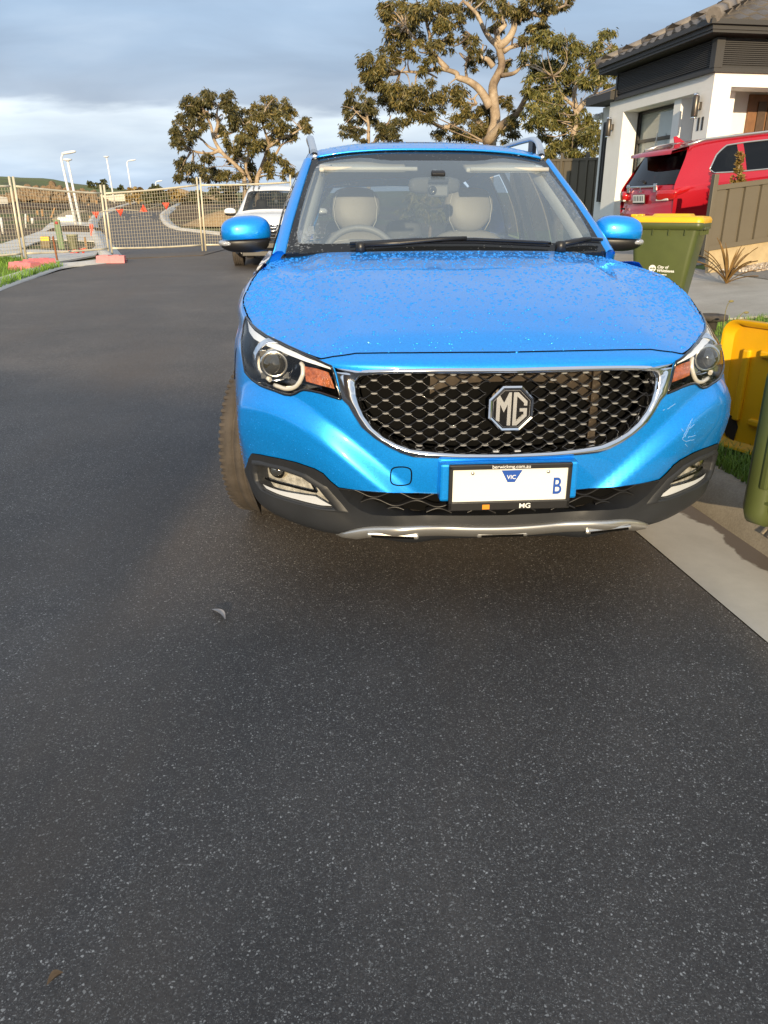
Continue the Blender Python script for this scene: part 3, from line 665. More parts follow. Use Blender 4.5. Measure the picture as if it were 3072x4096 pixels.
for sg in (-1, 1):
    dt = MB(); dt.grid([[tuple(roof.ev([s], [sg*t])[0] + np.array([0, 0, -.004])) for t in (3.68, 4.0)] for s in np.linspace(-.02, 5, 30)], flip=sg < 0); dt.build('roof_channel', M['black'], rf_, CO)
    # rails: silver arches
    rl = MB(); prof = []
    ys = np.r_[np.linspace(4.20, 4.50, 12), np.linspace(4.6, 5.75, 8), np.linspace(5.8, 6.05, 8)]
    for y in ys:
        b = roof.ev([np.interp(y, [4.142, 4.35, 4.75, 5.3, 5.8, 6.2], [0, 1, 2, 3, 4, 5])], [sg*3.85])[0]
        f = min(1, max(0, (y-4.20)/.30)); g_ = min(1, max(0, (6.05-y)/.25)); hgt = .066*math.sin(math.pi/2*f)**.8*math.sin(math.pi/2*g_)**.8
        prof.append((b[0], y, b[2]+.006+hgt))
    vs, fs = [], []
    for p in prof:
        for k in range(10):
            a = 2*math.pi*k/10; vs.append((p[0]+.018*math.cos(a), p[1], p[2]+.013*math.sin(a)))
    n = len(prof); rl.add(vs, [(i*10+k, i*10+(k+1) % 10, (i+1)*10+(k+1) % 10, (i+1)*10+k) for i in range(n-1) for k in range(10)] + [tuple(range(10)), tuple((n-1)*10+k for k in range(10))], True)
    rail = rl.build('roof_rail', mat('rail_silver', (.74, .76, .78), .32, 1.), car, CO)
    for y0, y1 in ((4.42, 4.52), (5.78, 5.9)):
        ft = MB(); b = roof.ev([np.interp(y0, [4.142, 4.35, 4.75, 5.3, 5.8], [0, 1, 2, 3, 4])], [sg*3.85])[0]; ft.box((b[0], (y0+y1)/2, b[2]+.03), (.022, y1-y0, .085), bev=.006); ft.build('rail_foot', M['black'], rail, CO)
# ---------------------------------------------------------------- sides
side = Net([
 [(.790,2.66,.27),(.845,3.3,.27),(.852,4.2,.27),(.852,5.2,.27),(.845,5.8,.28),(.79,6.42,.32)],
 [(.836,2.68,.42),(.876,3.3,.40),(.885,4.2,.40),(.885,5.2,.40),(.880,5.8,.42),(.82,6.45,.46)],
 [(.858,2.70,.62),(.892,3.3,.62),(.892,4.2,.62),(.892,5.2,.62),(.902,5.8,.64),(.84,6.46,.66)],
 [(.860,2.74,.78),(.896,3.3,.80),(.903,4.2,.80),(.902,5.2,.81),(.906,5.8,.82),(.845,6.44,.82)],
 [(.858,2.95,.92),(.880,3.4,.93),(.892,4.2,.94),(.892,5.2,.95),(.890,5.8,.97),(.83,6.40,.98)],
 [(.858,3.25,1.032),(.858,3.62,1.042),(.868,4.2,1.06),(.868,5.2,1.09),(.855,5.8,1.11),(.80,6.34,1.12)]], mirror=False)
sgrid = {}
hw = [(s, t) for s, t in ()]
def side_st(y, z):
    return None
sS, sT = np.meshgrid(np.linspace(0, 5, 101), np.linspace(0, 5, 251), indexing='ij'); sX = side.ev(sS.ravel(), sT.ravel())
def sinv(pts):
    o = []
    for y, z in pts:
        k = np.argmin((sX[:, 1]-y)**2+(sX[:, 2]-z)**2); o.append((float(sS.ravel()[k]), float(sT.ravel()[k])))
    return o
class Mirr:
    def __init__(s, net, sg): s.n = net; s.g = np.array([sg, 1, 1.]); s.sg = sg
    def ev(s, S, T): return s.n.ev(S, T)*s.g
    def nrm(s, S, T):
        n = _on(s.n, S, T)*s.g; n = n*np.where(n[..., 0:1]*s.sg < 0, -1, 1); return n
WY, RY = 3.22, 5.80
def arch(yc, r, n=26): return [(yc+r*math.cos(R(a)), .41+r*math.sin(R(a))) for a in np.linspace(-8, 188, n)]
aF, aR = sinv(arch(WY, .365)), sinv(arch(RY, .365)); aF2, aR2 = sinv(arch(WY, .425)), sinv(arch(RY, .425))
aFp = [(-.5, aF[0][1])] + aF + [(-.5, aF[-1][1])]; aRp = [(-.5, aR[0][1])] + aR + [(-.5, aR[-1][1])]
aFo = [(-.5, aF2[0][1])] + aF2 + [(-.5, aF2[-1][1])]; aRo = [(-.5, aR2[0][1])] + aR2 + [(-.5, aR2[-1][1])]
cl8 = lambda l: [(max(0., a), b) for a, b in l]
sP, sTr = cdt([dens(cl8(x), .1) for x in (aFp, aRp, aFo, aRo)], [[(1.05, 0), (1.05, 5)]], .12, .06, (0, 5, 0, 5)); sc_ = sP[sTr].mean(1)
hole = inpoly(sc_, aFp) | inpoly(sc_, aRp); trim = (inpoly(sc_, aFo) | inpoly(sc_, aRo) | (sc_[:, 0] < 1.05)) & ~hole
for sg in (-1, 1):
    ns_ = Mirr(side, sg)
    sp = panel('body_side', ns_, sP, sTr, ~hole & ~trim, M['blue'], car, yoff=-CY)
    panel('side_cladding', ns_, sP, sTr, trim, M['clad'], sp, yoff=-CY, off=.006)
    for yy in (3.72, 4.62, 5.42):
        ln = MB(); st = sinv([(yy, z) for z in np.linspace(.42, 1.07, 12)]); A = np.array(st); ln.tube([tuple(p) for p in ns_.ev(A[:, 0], A[:, 1])], .003, 5); ln.build('door_gap', M['pit'], sp, CO)
    for yy in (4.5, 5.32):
        hd = MB(); hd.ell((sg*.915, yy-.02, .985), (.012, .085, .014), 12, 8, 3); hd.build('door_handle', M['blue'], sp, CO)
    # pillars and side glass: ruled from the belt to the roof channel
    belt = lambda y: np.array([sg*np.interp(y, [3.4, 3.62, 4.2, 5.2, 5.8, 6.3], [.79, .80, .82, .82, .81, .76]), y, np.interp(y, [3.4, 3.62, 4.2, 5.2, 5.8, 6.3], [1.10, 1.085, 1.075, 1.10, 1.125, 1.16])])
    def top(y): s_ = np.interp(y, [4.142, 4.35, 4.75, 5.3, 5.8, 6.2], [0, 1, 2, 3, 4, 5]); p = roof.ev([s_], [sg*4.0])[0]; return p
    def rule(yb, yt, v, o=0.):
        a, b = belt(yb), top(yt); p = a*(1-v)+b*v; p[0] += sg*.035*math.sin(math.pi*v) + sg*o; return tuple(p)
    def strip(name, yb0, yt0, yb1, yt1, v0, v1, m, o=0., parent=car, n=10, k=12):
        mb = MB(); mb.grid([[rule(yb0+(yb1-yb0)*q, yt0+(yt1-yt0)*q, v, o) for q in np.linspace(0, 1, k)] for v in np.linspace(v0, v1, n)], flip=sg > 0); return mb.build(name, m, parent, CO)
    # A pillar in body colour, between the windscreen edge and the side glass
    ap = MB(); rows = []
    for q in np.linspace(0, 1, 16):
        e0 = ws.ev([4*q], [sg*4.0])[0]; e1 = np.array(rule(3.60, 4.16, q))
        e1[1] = e0[1]+.045; e1[2] = e0[2]+.004 - .012*(1-q); e1[0] = e0[0]+sg*(.060-.018*q)
        e2 = e1 + np.array([sg*.006, .05, -.014]); e3 = e1 + np.array([sg*(-.006), .11, -.03])
        rows.append([tuple(e0 + np.array([sg*.004, .008, -.006])), tuple(e0*.72+e1*.28 + np.array([0, -.004, .008])), tuple(e0*.35+e1*.65 + np.array([0, 0, .010])), tuple(e1), tuple(e2), tuple(e3)])
    ap.grid(rows, flip=sg > 0); ap.build('windscreen_pillar', M['blue'], car, CO)
    ip = MB(); ip.grid([[tuple(np.array(r_[0]) + np.array([-sg*.052, .012, -.012])), tuple(np.array(r_[0]) + np.array([-sg*.085, .05, -.03])), tuple(np.array(r_[5]) + np.array([-sg*.03, .02, -.02]))] for r_ in rows]); ip.build('pillar_trim', M['trimcl'], car, CO)
    # fender top to pillar foot
    f0 = [tuple(p) for p in front.ev(np.full(6, 10.), sg*np.array([3.75, 4.1, 4.45, 4.75, 5.0, 5.25]))]; sh = MB(); sh.grid([[tuple(np.array(p)*(1-q)+np.array(r_)*q + np.array([0, 0, .006*math.sin(math.pi*q)])) for p, r_ in zip(f0, rows[0])] for q in np.linspace(0, 1, 6)], flip=sg < 0); sh.build('pillar_foot', M['blue'], car, CO)
    bt = MB(); bt.grid([[tuple(side.ev([5.], [t])[0]*np.array([sg, 1, 1])) for t in np.linspace(.2, 5, 40)], [tuple(belt(float(side.ev([5.], [t])[0][1])) + np.array([0, 0, .01])) for t in np.linspace(.2, 5, 40)]], flip=sg > 0); bt.build('belt_panel', M['blue'], car, CO)
    strip('roof_frame', 4.0, 4.18, 6.25, 6.15, .88, 1.0, M['blue'])
    gA = strip('side_window', 3.72, 4.22, 4.58, 4.68, .02, .9, M['tint'], -.012)
    gB = strip('side_window', 4.70, 4.80, 5.40, 5.35, .02, .9, M['tint'], -.012)
    gC = strip('side_window', 5.52, 5.45, 5.86, 5.72, .06, .86, M['tint'], -.012)
    strip('centre_pillar', 4.57, 4.67, 4.72, 4.81, 0, .9, M['gloss'], .0); strip('rear_pillar', 5.39, 5.34, 5.54, 5.47, 0, .9, M['gloss']); strip('tail_pillar', 5.84, 5.70, 6.30, 6.18, 0, .9, M['blue'])
    ct = MB(); ct.grid([[(sg*.74, 4.62, 1.0), (sg*.74, 4.80, 1.0)], [(sg*.55, 4.66, 1.58), (sg*.55, 4.82, 1.58)]]); ct.build('pillar_lining', M['trimcl'], car, CO)
    dl = MB(); dl.box((sg*.78, 4.5, .85), (.05, 1.6, .44), bev=.02); dl.build('door_lining', M['trimcl'], car, CO)
    # door mirror
    mx_ = MB(); mx_.ell((sg*.905, 3.925, 1.215), (.118, .075, .076), 24, 16, 2.7, Matrix.Rotation(-sg*R(8), 3, 'Z') @ Matrix.Rotation(sg*R(4), 3, 'Y'))
    mx_.v = [(x, y, max(z, 1.186 + (x*sg-.92)*-.05)) for x, y, z in mx_.v]
    mo = mx_.build('door_mirror', M['blue'], car, CO)
    lo = MB(); lo.ell((sg*.91, 3.932, 1.175), (.122, .072, .05), 24, 14, 2.6, Matrix.Rotation(-sg*R(8), 3, 'Z')); lo.v = [(x, y, min(z, 1.184 + (x*sg-.92)*-.05)) for x, y, z in lo.v]
    lo.box((sg*.80, 3.935, 1.158), (.16, .06, .050), bev=.015); lo.build('mirror_base', M['black'], mo, CO)
    im = MB(); im.ell((sg*.962, 3.922, 1.169), (.075, .062, .0175), 20, 10, 2.8, Matrix.Rotation(-sg*R(8), 3, 'Z')); im.build('mirror_indicator', mat('indicator_clear', (.50, .51, .52), .12, .4, coat=1., bump=.6, bscale=300), mo, CO)
# ---------------------------------------------------------------- tail
tl = MB(); rows = []
for (y, z, wd) in ((6.42, .32, .79), (6.47, .5, .82), (6.47, .72, .84), (6.44, .95, .82), (6.38, 1.10, .80)):
    rows.append([(wd*q, y - .10*abs(q)**3, z) for q in np.linspace(-1, 1, 21)])
tl.grid(rows, flip=True); tg_ = tl.build('tailgate', M['blue'], car, CO)
tf = MB()
for sg in (-1, 1): tf.grid([[(sg*.78, 6.30, 1.10), (sg*.62, 6.37, 1.10)], [(sg*.70, 6.24, 1.34), (sg*.55, 6.30, 1.34)], [(sg*.515, 6.18, 1.505), (sg*.40, 6.20, 1.53)]], flip=sg < 0)
tf.grid([[(w_, 6.20+.0*w_, 1.545-.05*abs(w_)) for w_ in np.linspace(-.5, .5, 9)], [(w_, 6.21, 1.48-.03*abs(w_)) for w_ in np.linspace(-.52, .52, 9)]])
tf.build('tailgate_frame', M['blue'], tg_, CO)
rg = MB(); rg.grid([[(w_*.62, 6.37, 1.10) for w_ in np.linspace(-1, 1, 7)], [(w_*.55, 6.30, 1.34) for w_ in np.linspace(-1, 1, 7)], [(w_*.5, 6.21, 1.48) for w_ in np.linspace(-1, 1, 7)]]); rg.build('rear_window', M['tint'], tg_, CO)
for sg in (-1, 1):
    tlm = MB(); tlm.ell((sg*.70, 6.42, .93), (.13, .06, .09), 16, 10, 3); tlm.build('tail_light', M['redlens'], car, CO)
fl_ = MB(); fl_.box((0, 4.6, .30), (1.55, 3.5, .06)); fl_.box((0, 2.95, .6), (1.30, .06, .7)); fl_.box((0, 2.95, .62), (1.1, .9, .5)); fl_.build('underbody', M['pit'], car, CO)
# ---------------------------------------------------------------- wheels
def make_wheel(parent, c, r, wd, steer, sg, off, rim=M['alloy'], n=5):
    X = Matrix.Translation((c[0]+off[0], c[1]+off[1], c[2]+off[2])) @ Matrix.Rotation(steer, 4, 'Z') @ Matrix.Rotation(sg*R(90), 4, 'Y')
    t = MB(); h_ = wd/2
    t.lathe([(r*.68, h_*.8), (r*.74, h_*.98), (r*.86, h_*1.02), (r*.955, h_*.92), (r*.985, h_*.78), (r, h_*.66), (r, h_*.40), (r*.985, h_*.39), (r*.985, h_*.33), (r, h_*.32), (r, h_*.05), (r*.985, h_*.04), (r*.985, -h_*.04), (r, -h_*.05), (r, -h_*.32), (r*.985, -h_*.33), (r*.985, -h_*.39), (r, -h_*.40), (r, -h_*.66), (r*.985, -h_*.78), (r*.955, -h_*.92), (r*.86, -h_*1.02), (r*.74, -h_*.98), (r*.68, -h_*.8)], X, 72, cap=False)
    k = 72
    for q in range(k):
        for s_ in (-1, 1):
            a = 2*math.pi*(q+.5*(s_ > 0))/k
            t.box(X @ Vector((r*.983*math.cos(a), r*.983*math.sin(a), s_*h_*.76)), (.007, .012, .034), rot=X.to_3x3() @ Matrix.Rotation(a, 3, 'Z'))
    wo = t.build('wheel', M['rubber'], parent)
    m = MB(); m.lathe([(r*.70, h_*.82), (r*.66, h_*.70), (r*.62, h_*.35), (r*.60, -h_*.5)], X, 48, cap=False)
    for q in range(n):
        a = 2*math.pi*q/n
        for d_ in (-.16, .16): m.box(X @ Vector((r*.37*math.cos(a+d_*.6), r*.37*math.sin(a+d_*.6), h_*.62)), (r*.60, .030, .03), rot=X.to_3x3() @ Matrix.Rotation(a+d_*.5, 3, 'Z'), bev=.006)
    m.lathe([(r*.20, h_*.5), (r*.19, h_*.72), (r*.10, h_*.80), (.0001, h_*.80)], X, 24, cap=False); m.build('rim', rim, wo)
    d = MB(); d.lathe([(.0001, h_*.2), (r*.48, h_*.2)], X, 32, cap=False); d.build('brake_disc', M['pit'], wo); return wo
make_wheel(car, (-.785, WY, .411), .326, .215, R(-17), -1, CO); make_wheel(car, (.785, WY, .411), .326, .215, R(-17), 1, CO)
make_wheel(car, (-.79, RY, .411), .326, .215, 0, -1, CO); make_wheel(car, (.79, RY, .411), .326, .215, 0, 1, CO)
for sg in (-1, 1):
    for yc in (WY, RY):
        wl = MB(); wl.grid([[(sg*(.86-.30*q), yc+.385*math.cos(a), .41+.385*math.sin(a)) for q in (0, 1)] for a in np.linspace(.15, 2.99, 24)]); wl.build('wheel_arch_liner', M['pit'], car, CO)
# ---------------------------------------------------------------- cabin
ds = MB(); ds.grid([[(w_, 3.46+.06*abs(w_/.7)**2, 1.118) for w_ in np.linspace(-.70, .70, 15)], [(w_, 3.66, 1.125 - .01*math.cos(w_*5)) for w_ in np.linspace(-.72, .72, 15)], [(w_, 3.90, 1.115+.02*math.exp(-((w_+.36)/.2)**2)) for w_ in np.linspace(-.73, .73, 15)], [(w_, 3.97, 1.06) for w_ in np.linspace(-.73, .73, 15)], [(w_, 4.0, .70) for w_ in np.linspace(-.73, .73, 15)]])
ds.build('dashboard', M['dash'], car, CO)
def seat_(w0, y0, wd, parent):
    b = MB(); b.ell((w0, y0+.05, .82), (wd*.5, .09, .40), 20, 14, 3.2, Matrix.Rotation(R(-14), 3, 'X')); b.ell((w0, y0-.26, .56), (wd*.5, .28, .09), 18, 10, 3)
    s_ = b.build('front_seat', M['seat'], parent, CO)
    h_ = MB(); h_.ell((w0, y0+.125, 1.315), (.138, .062, .115), 22, 14, 3.0, Matrix.Rotation(R(-8), 3, 'X')); h_.v = [(w0+(x-w0)*(1-.35*max(0, 1.30-z)/.1), y, z) for x, y, z in h_.v]; h_.build('headrest', M['seat'], s_, CO)
    p_ = MB()
    for q in (-.06, .06): p_.tube([(w0+q, y0+.12, 1.16), (w0+q, y0+.125, 1.24)], .008, 8)
    p_.build('headrest_post', M['chrome'], s_, CO)
    st = MB()
    for q in (-1, 1): st.tube([(w0+q*x_, y0+.125-.062, z_) for x_, z_ in ((.085, 1.21), (.112, 1.26), (.118, 1.33), (.10, 1.40))], .0022, 4)
    st.tube([(w0+q*wd*.44, y0+.02-.05, 1.165-.16*abs(q)**4) for q in np.linspace(-1, 1, 15)], .0022, 4); st.build('seat_stitching', M['trimcl'], s_, CO)
seat_(-.36, 4.42, .54, car); seat_(.27, 4.42, .54, car)
rs = MB(); rs.box((0, 5.35, .80), (1.30, .20, .66), rot=Matrix.Rotation(R(-16), 3, 'X'), bev=.06); rs.box((0, 5.08, .58), (1.30, .55, .18), bev=.05); rso = rs.build('rear_seat', M['seat'], car, CO)
for w0 in (-.40, .0, .40):
    q = MB(); q.ell((w0, 5.44, 1.17), (.125, .05, .085), 16, 10, 3); q.build('headrest', M['dash'] if w0 == 0 else M['seat'], rso, CO)
pc = MB(); pc.box((0, 5.9, 1.03), (1.36, .6, .03), bev=.01); pc.build('parcel_shelf', M['dash'], car, CO)
sw = MB(); SW = Matrix.Translation((-.36, 3.985-CY, 1.07-G0)) @ Matrix.Rotation(R(62), 4, 'X')
sw.tube([SW @ Vector((.185*math.cos(a), .185*math.sin(a), 0)) for a in np.linspace(0, 2*math.pi, 49)], .016, 10); sw.ell(SW @ Vector((0, 0, -.02)), (.07, .05, .06), 14, 10, 3)
for a in (0, 180, 270): sw.box(SW @ Vector((.11*math.cos(R(a)), .11*math.sin(R(a)), -.01)), (.13, .035, .015), rot=SW.to_3x3() @ Matrix.Rotation(R(a), 3, 'Z'), bev=.005)
sw.build('steering_wheel', mat('steering_grey', (.17, .17, .17), .5), car)
for w0, wd in ((-.34, .42), (.34, .36)):
    v = MB(); v.box((w0, 4.10, 1.512), (wd, .16, .020), rot=Matrix.Rotation(R(14), 3, 'X'), bev=.008); v.tube([(w0-wd*.45, 4.02, 1.499), (w0+wd*.62, 4.02, 1.499)], .010, 8); v.build('sun_visor', M['trimcl'], car, CO)
rm = MB(); rm.ell((0, 3.985, 1.425), (.125, .022, .038), 22, 10, 4); rm.tube([(0, 3.98, 1.45), (0, 3.97, 1.495)], .014, 8); rmo = rm.build('rear_view_mirror', M['dash'], car, CO)
dc = MB(); dc.box((.012, 3.935, 1.400), (.098, .03, .054), bev=.008); dco = dc.build('dash_camera', mat('camera_grey', (.10, .105, .11), .35), car, CO)
dl_ = MB(); dl_.lathe([(.020, 0), (.020, .010), (.013, .014), (.0001, .008)], Matrix.Translation((-.018, 3.920-CY, 1.402-G0)) @ Matrix.Rotation(R(90), 4, 'X'), 20); dl_.box((.012, 3.93-CY, 1.447-G0), (.095, .02, .016)); dl_.build('camera_lens', M['gloss'], dco)
sb = MB(); sb.box((.006, 3.90, 1.475), (.066, .02, .030), rot=Matrix.Rotation(R(-60), 3, 'X'), bev=.006); sb.build('sensor_cover', M['black'], car, CO)
def on_glass(t, v, o=-.002): p = ws.ev([v], [t])[0] + ws.nrm([v], [t])[0]*o; return p
def decal(name, t, v, a, b, m, parent, o=-.003, rnd=0):
    mb = MB(); n = ws.nrm([v], [t])[0]; p = on_glass(t, v, o); ux = np.array([1., 0, 0]); ux = ux-n*(ux@n); ux /= np.linalg.norm(ux); uy = np.cross(n, ux); uy *= np.sign(uy[2])
    sh_ = [(-a, -b), (a, -b), (a, b), (-a, b)] if not rnd else [(-a, -b*.4), (-a*.7, -b), (a*.7, -b), (a, -b*.4), (a*.9, b*.6), (a*.25, b*.7), (0, b*1.1), (-a*.25, b*.7), (-a*.9, b*.6)]
    mb.add([tuple(p+ux*x+uy*y) for x, y in sh_], [tuple(range(len(sh_)))]); return mb.build(name, m, parent, CO), p, ux, uy
dk, p, ux, uy = decal('dealer_sticker', -3.05, 3.52, .042, .015, M['black'], scr, -.002, 1)
decal('sticker_band', -3.05, 3.52, .036, .006, M['satin'], dk, .0006)
decal('service_sticker', -2.9, .80, .014, .030, mat('sticker_grey', (.22, .22, .22), .5), scr); decal('toll_tag', 3.35, 3.56, .036, .015, M['white'], scr)
# ---------------------------------------------------------------- rain drops on the paint
def drops(net, st, r, el, hf=.85):
    """many flattened water beads on a net"""
    st = np.asarray(st, float); r = np.asarray(r, float)[:, None]; el = np.asarray(el, float)[:, None]; n_ = len(st); X = net.ev(st[:, 0], st[:, 1]); n = net.nrm(st[:, 0], st[:, 1])
    u_ = np.array([[1., 0, 0]]); u_ = u_-n*np.sum(u_*n, 1)[:, None]; u_ /= np.linalg.norm(u_, axis=1)[:, None]; v_ = np.cross(n, u_); k = 7; ph = rng.uniform(0, 6, (n_, 1)); V = []
    for rr, hh in ((1., -.02), (.84, .28), (.45, .46)):
        for q in range(k):
            a = ph+2*math.pi*q/k; V.append(X + (u_*np.cos(a)*el + v_*np.sin(a))*r*rr*rng.uniform(.88, 1.12, (n_, 1)) + n*r*hh*hf)
    V.append(X + n*r*.5*hf); V = np.stack(V, 1).reshape(-1, 3); m_ = 3*k+1
    F = [(i*k+q, i*k+(q+1) % k, (i+1)*k+(q+1) % k, (i+1)*k+q) for i in range(2) for q in range(k)]; F3 = [(2*k+q, 2*k+(q+1) % k, 3*k) for q in range(k)]
    return V.tolist(), [tuple(b+i for i in f) for b in range(0, n_*m_, m_) for f in F+F3]
def drop_mesh(name, parts_, m, parent):
    mb = MB()
    for vs, fs in parts_: mb.add(vs, fs, True)
    o = mb.build(name, m, parent, CO); o['kind'] = 'stuff'
U_ = rng.uniform
cand = np.stack([U_(6.0, 9.95, 10500), U_(-5, 5, 10500)], 1); cand = cand[inpoly(cand, hood)]; cand = cand[U_(0, 1, len(cand)) < (.36 + .64*(cand[:, 0]-6)/4)]; n_ = len(cand)
P1 = drops(front, cand, np.minimum(.0055, np.abs(rng.normal(.0014, .0014, n_))+.0011), U_(1., 1.7, n_), 1.1)
cand = np.stack([U_(1.0, 6.2, 2600), U_(-5.3, 5.3, 2600)], 1)
kk = ~(inpoly(cand, LAMP) | inpoly(cand, mir(LAMP)) | inpoly(cand, grille_out) | inpoly(cand, FOG) | inpoly(cand, mir(FOG)) | inpoly(cand, lgr) | inpoly(cand, hood) | inpoly(cand, clad)); cand = cand[kk]; n_ = len(cand)
P2 = drops(front, cand, U_(.0007, .0019, n_), U_(.8, 1.2, n_))
P3 = drops(roof, np.stack([U_(0, 1.5, 400), U_(-3.6, 3.6, 400)], 1), U_(.0015, .003, 400), U_(1, 1.8, 400))
drop_mesh('rain_drops', [P1, P2, P3], M['blue'], car)
P1 = drops(ws, np.stack([4*U_(0, 1, 900), U_(-4, 4, 900)], 1), U_(.001, .0028, 900), U_(.9, 1.5, 900)); P2 = drops(ws, np.stack([np.abs(rng.normal(.55, .22, 260)), rng.normal(-3.1, .28, 260)], 1), U_(.002, .0045, 260), np.full(260, 1.2)); P3 = drops(ws, np.stack([U_(1.2, 3.6, 200), rng.normal(3.2, .3, 200)], 1), U_(.0015, .0035, 200), np.full(200, 1.2))
drop_mesh('glass_drops', [P1, P2, P3], glass_mat('water', (.93, .95, .97), 1.33, haze=.12, hcol=(.7, .75, .8)), scr)
# ================================================================== GROUND
KA = lambda y: 1.030 - .157*(y-2.94)           # edge of the asphalt on the right
KF = lambda y: KA(y) + .406                     # foot of the kerb
def T(x, y):
    z = G0 + .006*np.clip(y-5, 0, 20) + .045*np.clip(y-45, 0, 70)
    d = (x-KF(y))*.988; f = np.clip((34-y)/8, 0, 1)
    return z + f*np.interp(d, [-.1, .06, .2, 1.0, 2.5, 3.0, 4.4, 6, 9, 14], [0, .14, .145, .17, .20, .24, .37, .58, .80, .9])
def og(px, py, lift=0.):
    d = ray(px, py); o = np.array([0, 0, CAM_H]); t = 5.
    ts = np.geomspace(.5, 400, 6000); P = o + ts[:, None]*d; hit = P[:, 2] < T(P[:, 0], P[:, 1]); p = P[np.argmax(hit)] if hit.any() else o + d*(112/d[1]); return np.array([p[0], p[1], float(T(p[0], p[1]))+lift])
g1 = lambda l, lift=0.: [og(a*3072/1659, b*3072/1659, lift) for a, b in l]
zl = lambda a, b: (a*.42194, 600+b*.42194)      # reading of the left site
zf = lambda a, b: (a*.7233, 500+b*.7233)
def gmat(name, fn):
    m = bpy.data.materials.new(name); m.use_nodes = True; t = m.node_tree; p = t.nodes['Principled BSDF']; c = N(t, 'ShaderNodeTexCoord'); fn(t, p, c.outputs['Object']); return m
def nz(t, v, s, d=6., r=.6): n = N(t, 'ShaderNodeTexNoise', Scale=s, Detail=d, Roughness=r); t.links.new(v, n.inputs['Vector']); return n.outputs['Fac']
def rmp(t, f, st): r = N(t, 'ShaderNodeValToRGB'); t.links.new(f, r.inputs[0]); ramp(r, st); return r.outputs[0]
def mixc(t, f, a, b, bt='MIX'):
    m = N(t, 'ShaderNodeMix', data_type='RGBA', blend_type=bt)
    for s, q in ((0, f), (6, a), (7, b)):
        if hasattr(q, 'is_linked'): t.links.new(q, m.inputs[s])
        elif s: m.inputs[s].default_value = (*q, 1)
        else: m.inputs[0].default_value = q
    return m.outputs[2]
def bumpn(t, p, f, st, dist):
    b = N(t, 'ShaderNodeBump', Strength=st, Distance=dist); t.links.new(f, b.inputs['Height']); t.links.new(b.outputs[0], p.inputs['Normal'])
def g3(v): return (v, v, v)
def asphalt_fn(t, p, v):
    base = rmp(t, nz(t, v, 1.3, 8., .65), [(.3, (.056, .047, .041)), (.5, (.076, .064, .055)), (.72, (.116, .097, .081))])
    dn = N(t, 'ShaderNodeTexNoise', Scale=70., Detail=3.0); t.links.new(v, dn.inputs['Vector']); ds_ = N(t, 'ShaderNodeVectorMath', operation='SCALE'); ds_.inputs['Scale'].default_value = .008; t.links.new(dn.outputs['Color'], ds_.inputs[0])
    ad = N(t, 'ShaderNodeVectorMath', operation='ADD'); t.links.new(v, ad.inputs[0]); t.links.new(ds_.outputs[0], ad.inputs[1]); q = ad.outputs[0]
    fine = rmp(t, nz(t, v, 190., 5., .75), [(.30, g3(.45)), (.5, g3(.95)), (.72, g3(1.5))]); c = mixc(t, 1., base, fine, 'MULTIPLY'); hts = None
    for sc, thr, span, colr in ((190., .30, .60, (.110, .100, .090)), (300., .50, .45, (.33, .31, .275)), (190., .82, .16, (.60, .56, .50))):
        e_ = N(t, 'ShaderNodeTexVoronoi', Scale=sc, feature='DISTANCE_TO_EDGE'); t.links.new(q, e_.inputs['Vector']); vo = N(t, 'ShaderNodeTexVoronoi', Scale=sc); t.links.new(q, vo.inputs['Vector'])
        sp = N(t, 'ShaderNodeSeparateColor'); t.links.new(vo.outputs['Color'], sp.inputs[0]); mr = N(t, 'ShaderNodeMapRange'); mr.inputs[1].default_value = thr; mr.inputs[2].default_value = thr+span; t.links.new(sp.outputs[0], mr.inputs[0])
        em = rmp(t, e_.outputs['Distance'], [(.10, g3(0)), (.26, g3(1))]); mlt = N(t, 'ShaderNodeMath', operation='MULTIPLY'); t.links.new(mr.outputs[0], mlt.inputs[0]); t.links.new(em, mlt.inputs[1])
        c = mixc(t, mlt.outputs[0], c, mixc(t, sp.outputs[1], tuple(w_*.6 for w_ in colr), colr)); hts = hts or e_.outputs['Distance']
    # wheel-polished and oil-darkened patches
    pt = rmp(t, nz(t, v, .55, 5., .6), [(.35, g3(.80)), (.5, g3(1.0)), (.66, g3(1.16))]); c = mixc(t, 1., c, pt, 'MULTIPLY')
    # tracked-in clay, faint; its streaks also paint in warm reflections on the road
    mp_ = N(t, 'ShaderNodeMapping'); mp_.inputs['Scale'].default_value = (1., .25, 1.); t.links.new(v, mp_.inputs['Vector'])
    st = rmp(t, nz(t, mp_.outputs[0], 1.1, 7., .7), [(.50, g3(0)), (.72, g3(.62))]); c = mixc(t, st, c, (.105, .078, .055))
    far = N(t, 'ShaderNodeSeparateXYZ'); t.links.new(v, far.inputs[0])
    fr_ = N(t, 'ShaderNodeMapRange'); fr_.inputs[1].default_value = 8.; fr_.inputs[2].default_value = 22.; fr_.inputs[4].default_value = .5; t.links.new(far.outputs[1], fr_.inputs[0])
    c = mixc(t, fr_.outputs[0], c, (.095, .075, .058))
    t.links.new(c, p.inputs['Base Color']); p.inputs['Roughness'].default_value = .62
    hm_ = N(t, 'ShaderNodeMath', operation='MULTIPLY_ADD'); t.links.new(nz(t, v, 160., 5., .75), hm_.inputs[0]); hm_.inputs[1].default_value = .8; t.links.new(hts, hm_.inputs[2])
    bumpn(t, p, hm_.outputs[0], .8, .0045)
M['asphalt'] = gmat('asphalt', asphalt_fn)
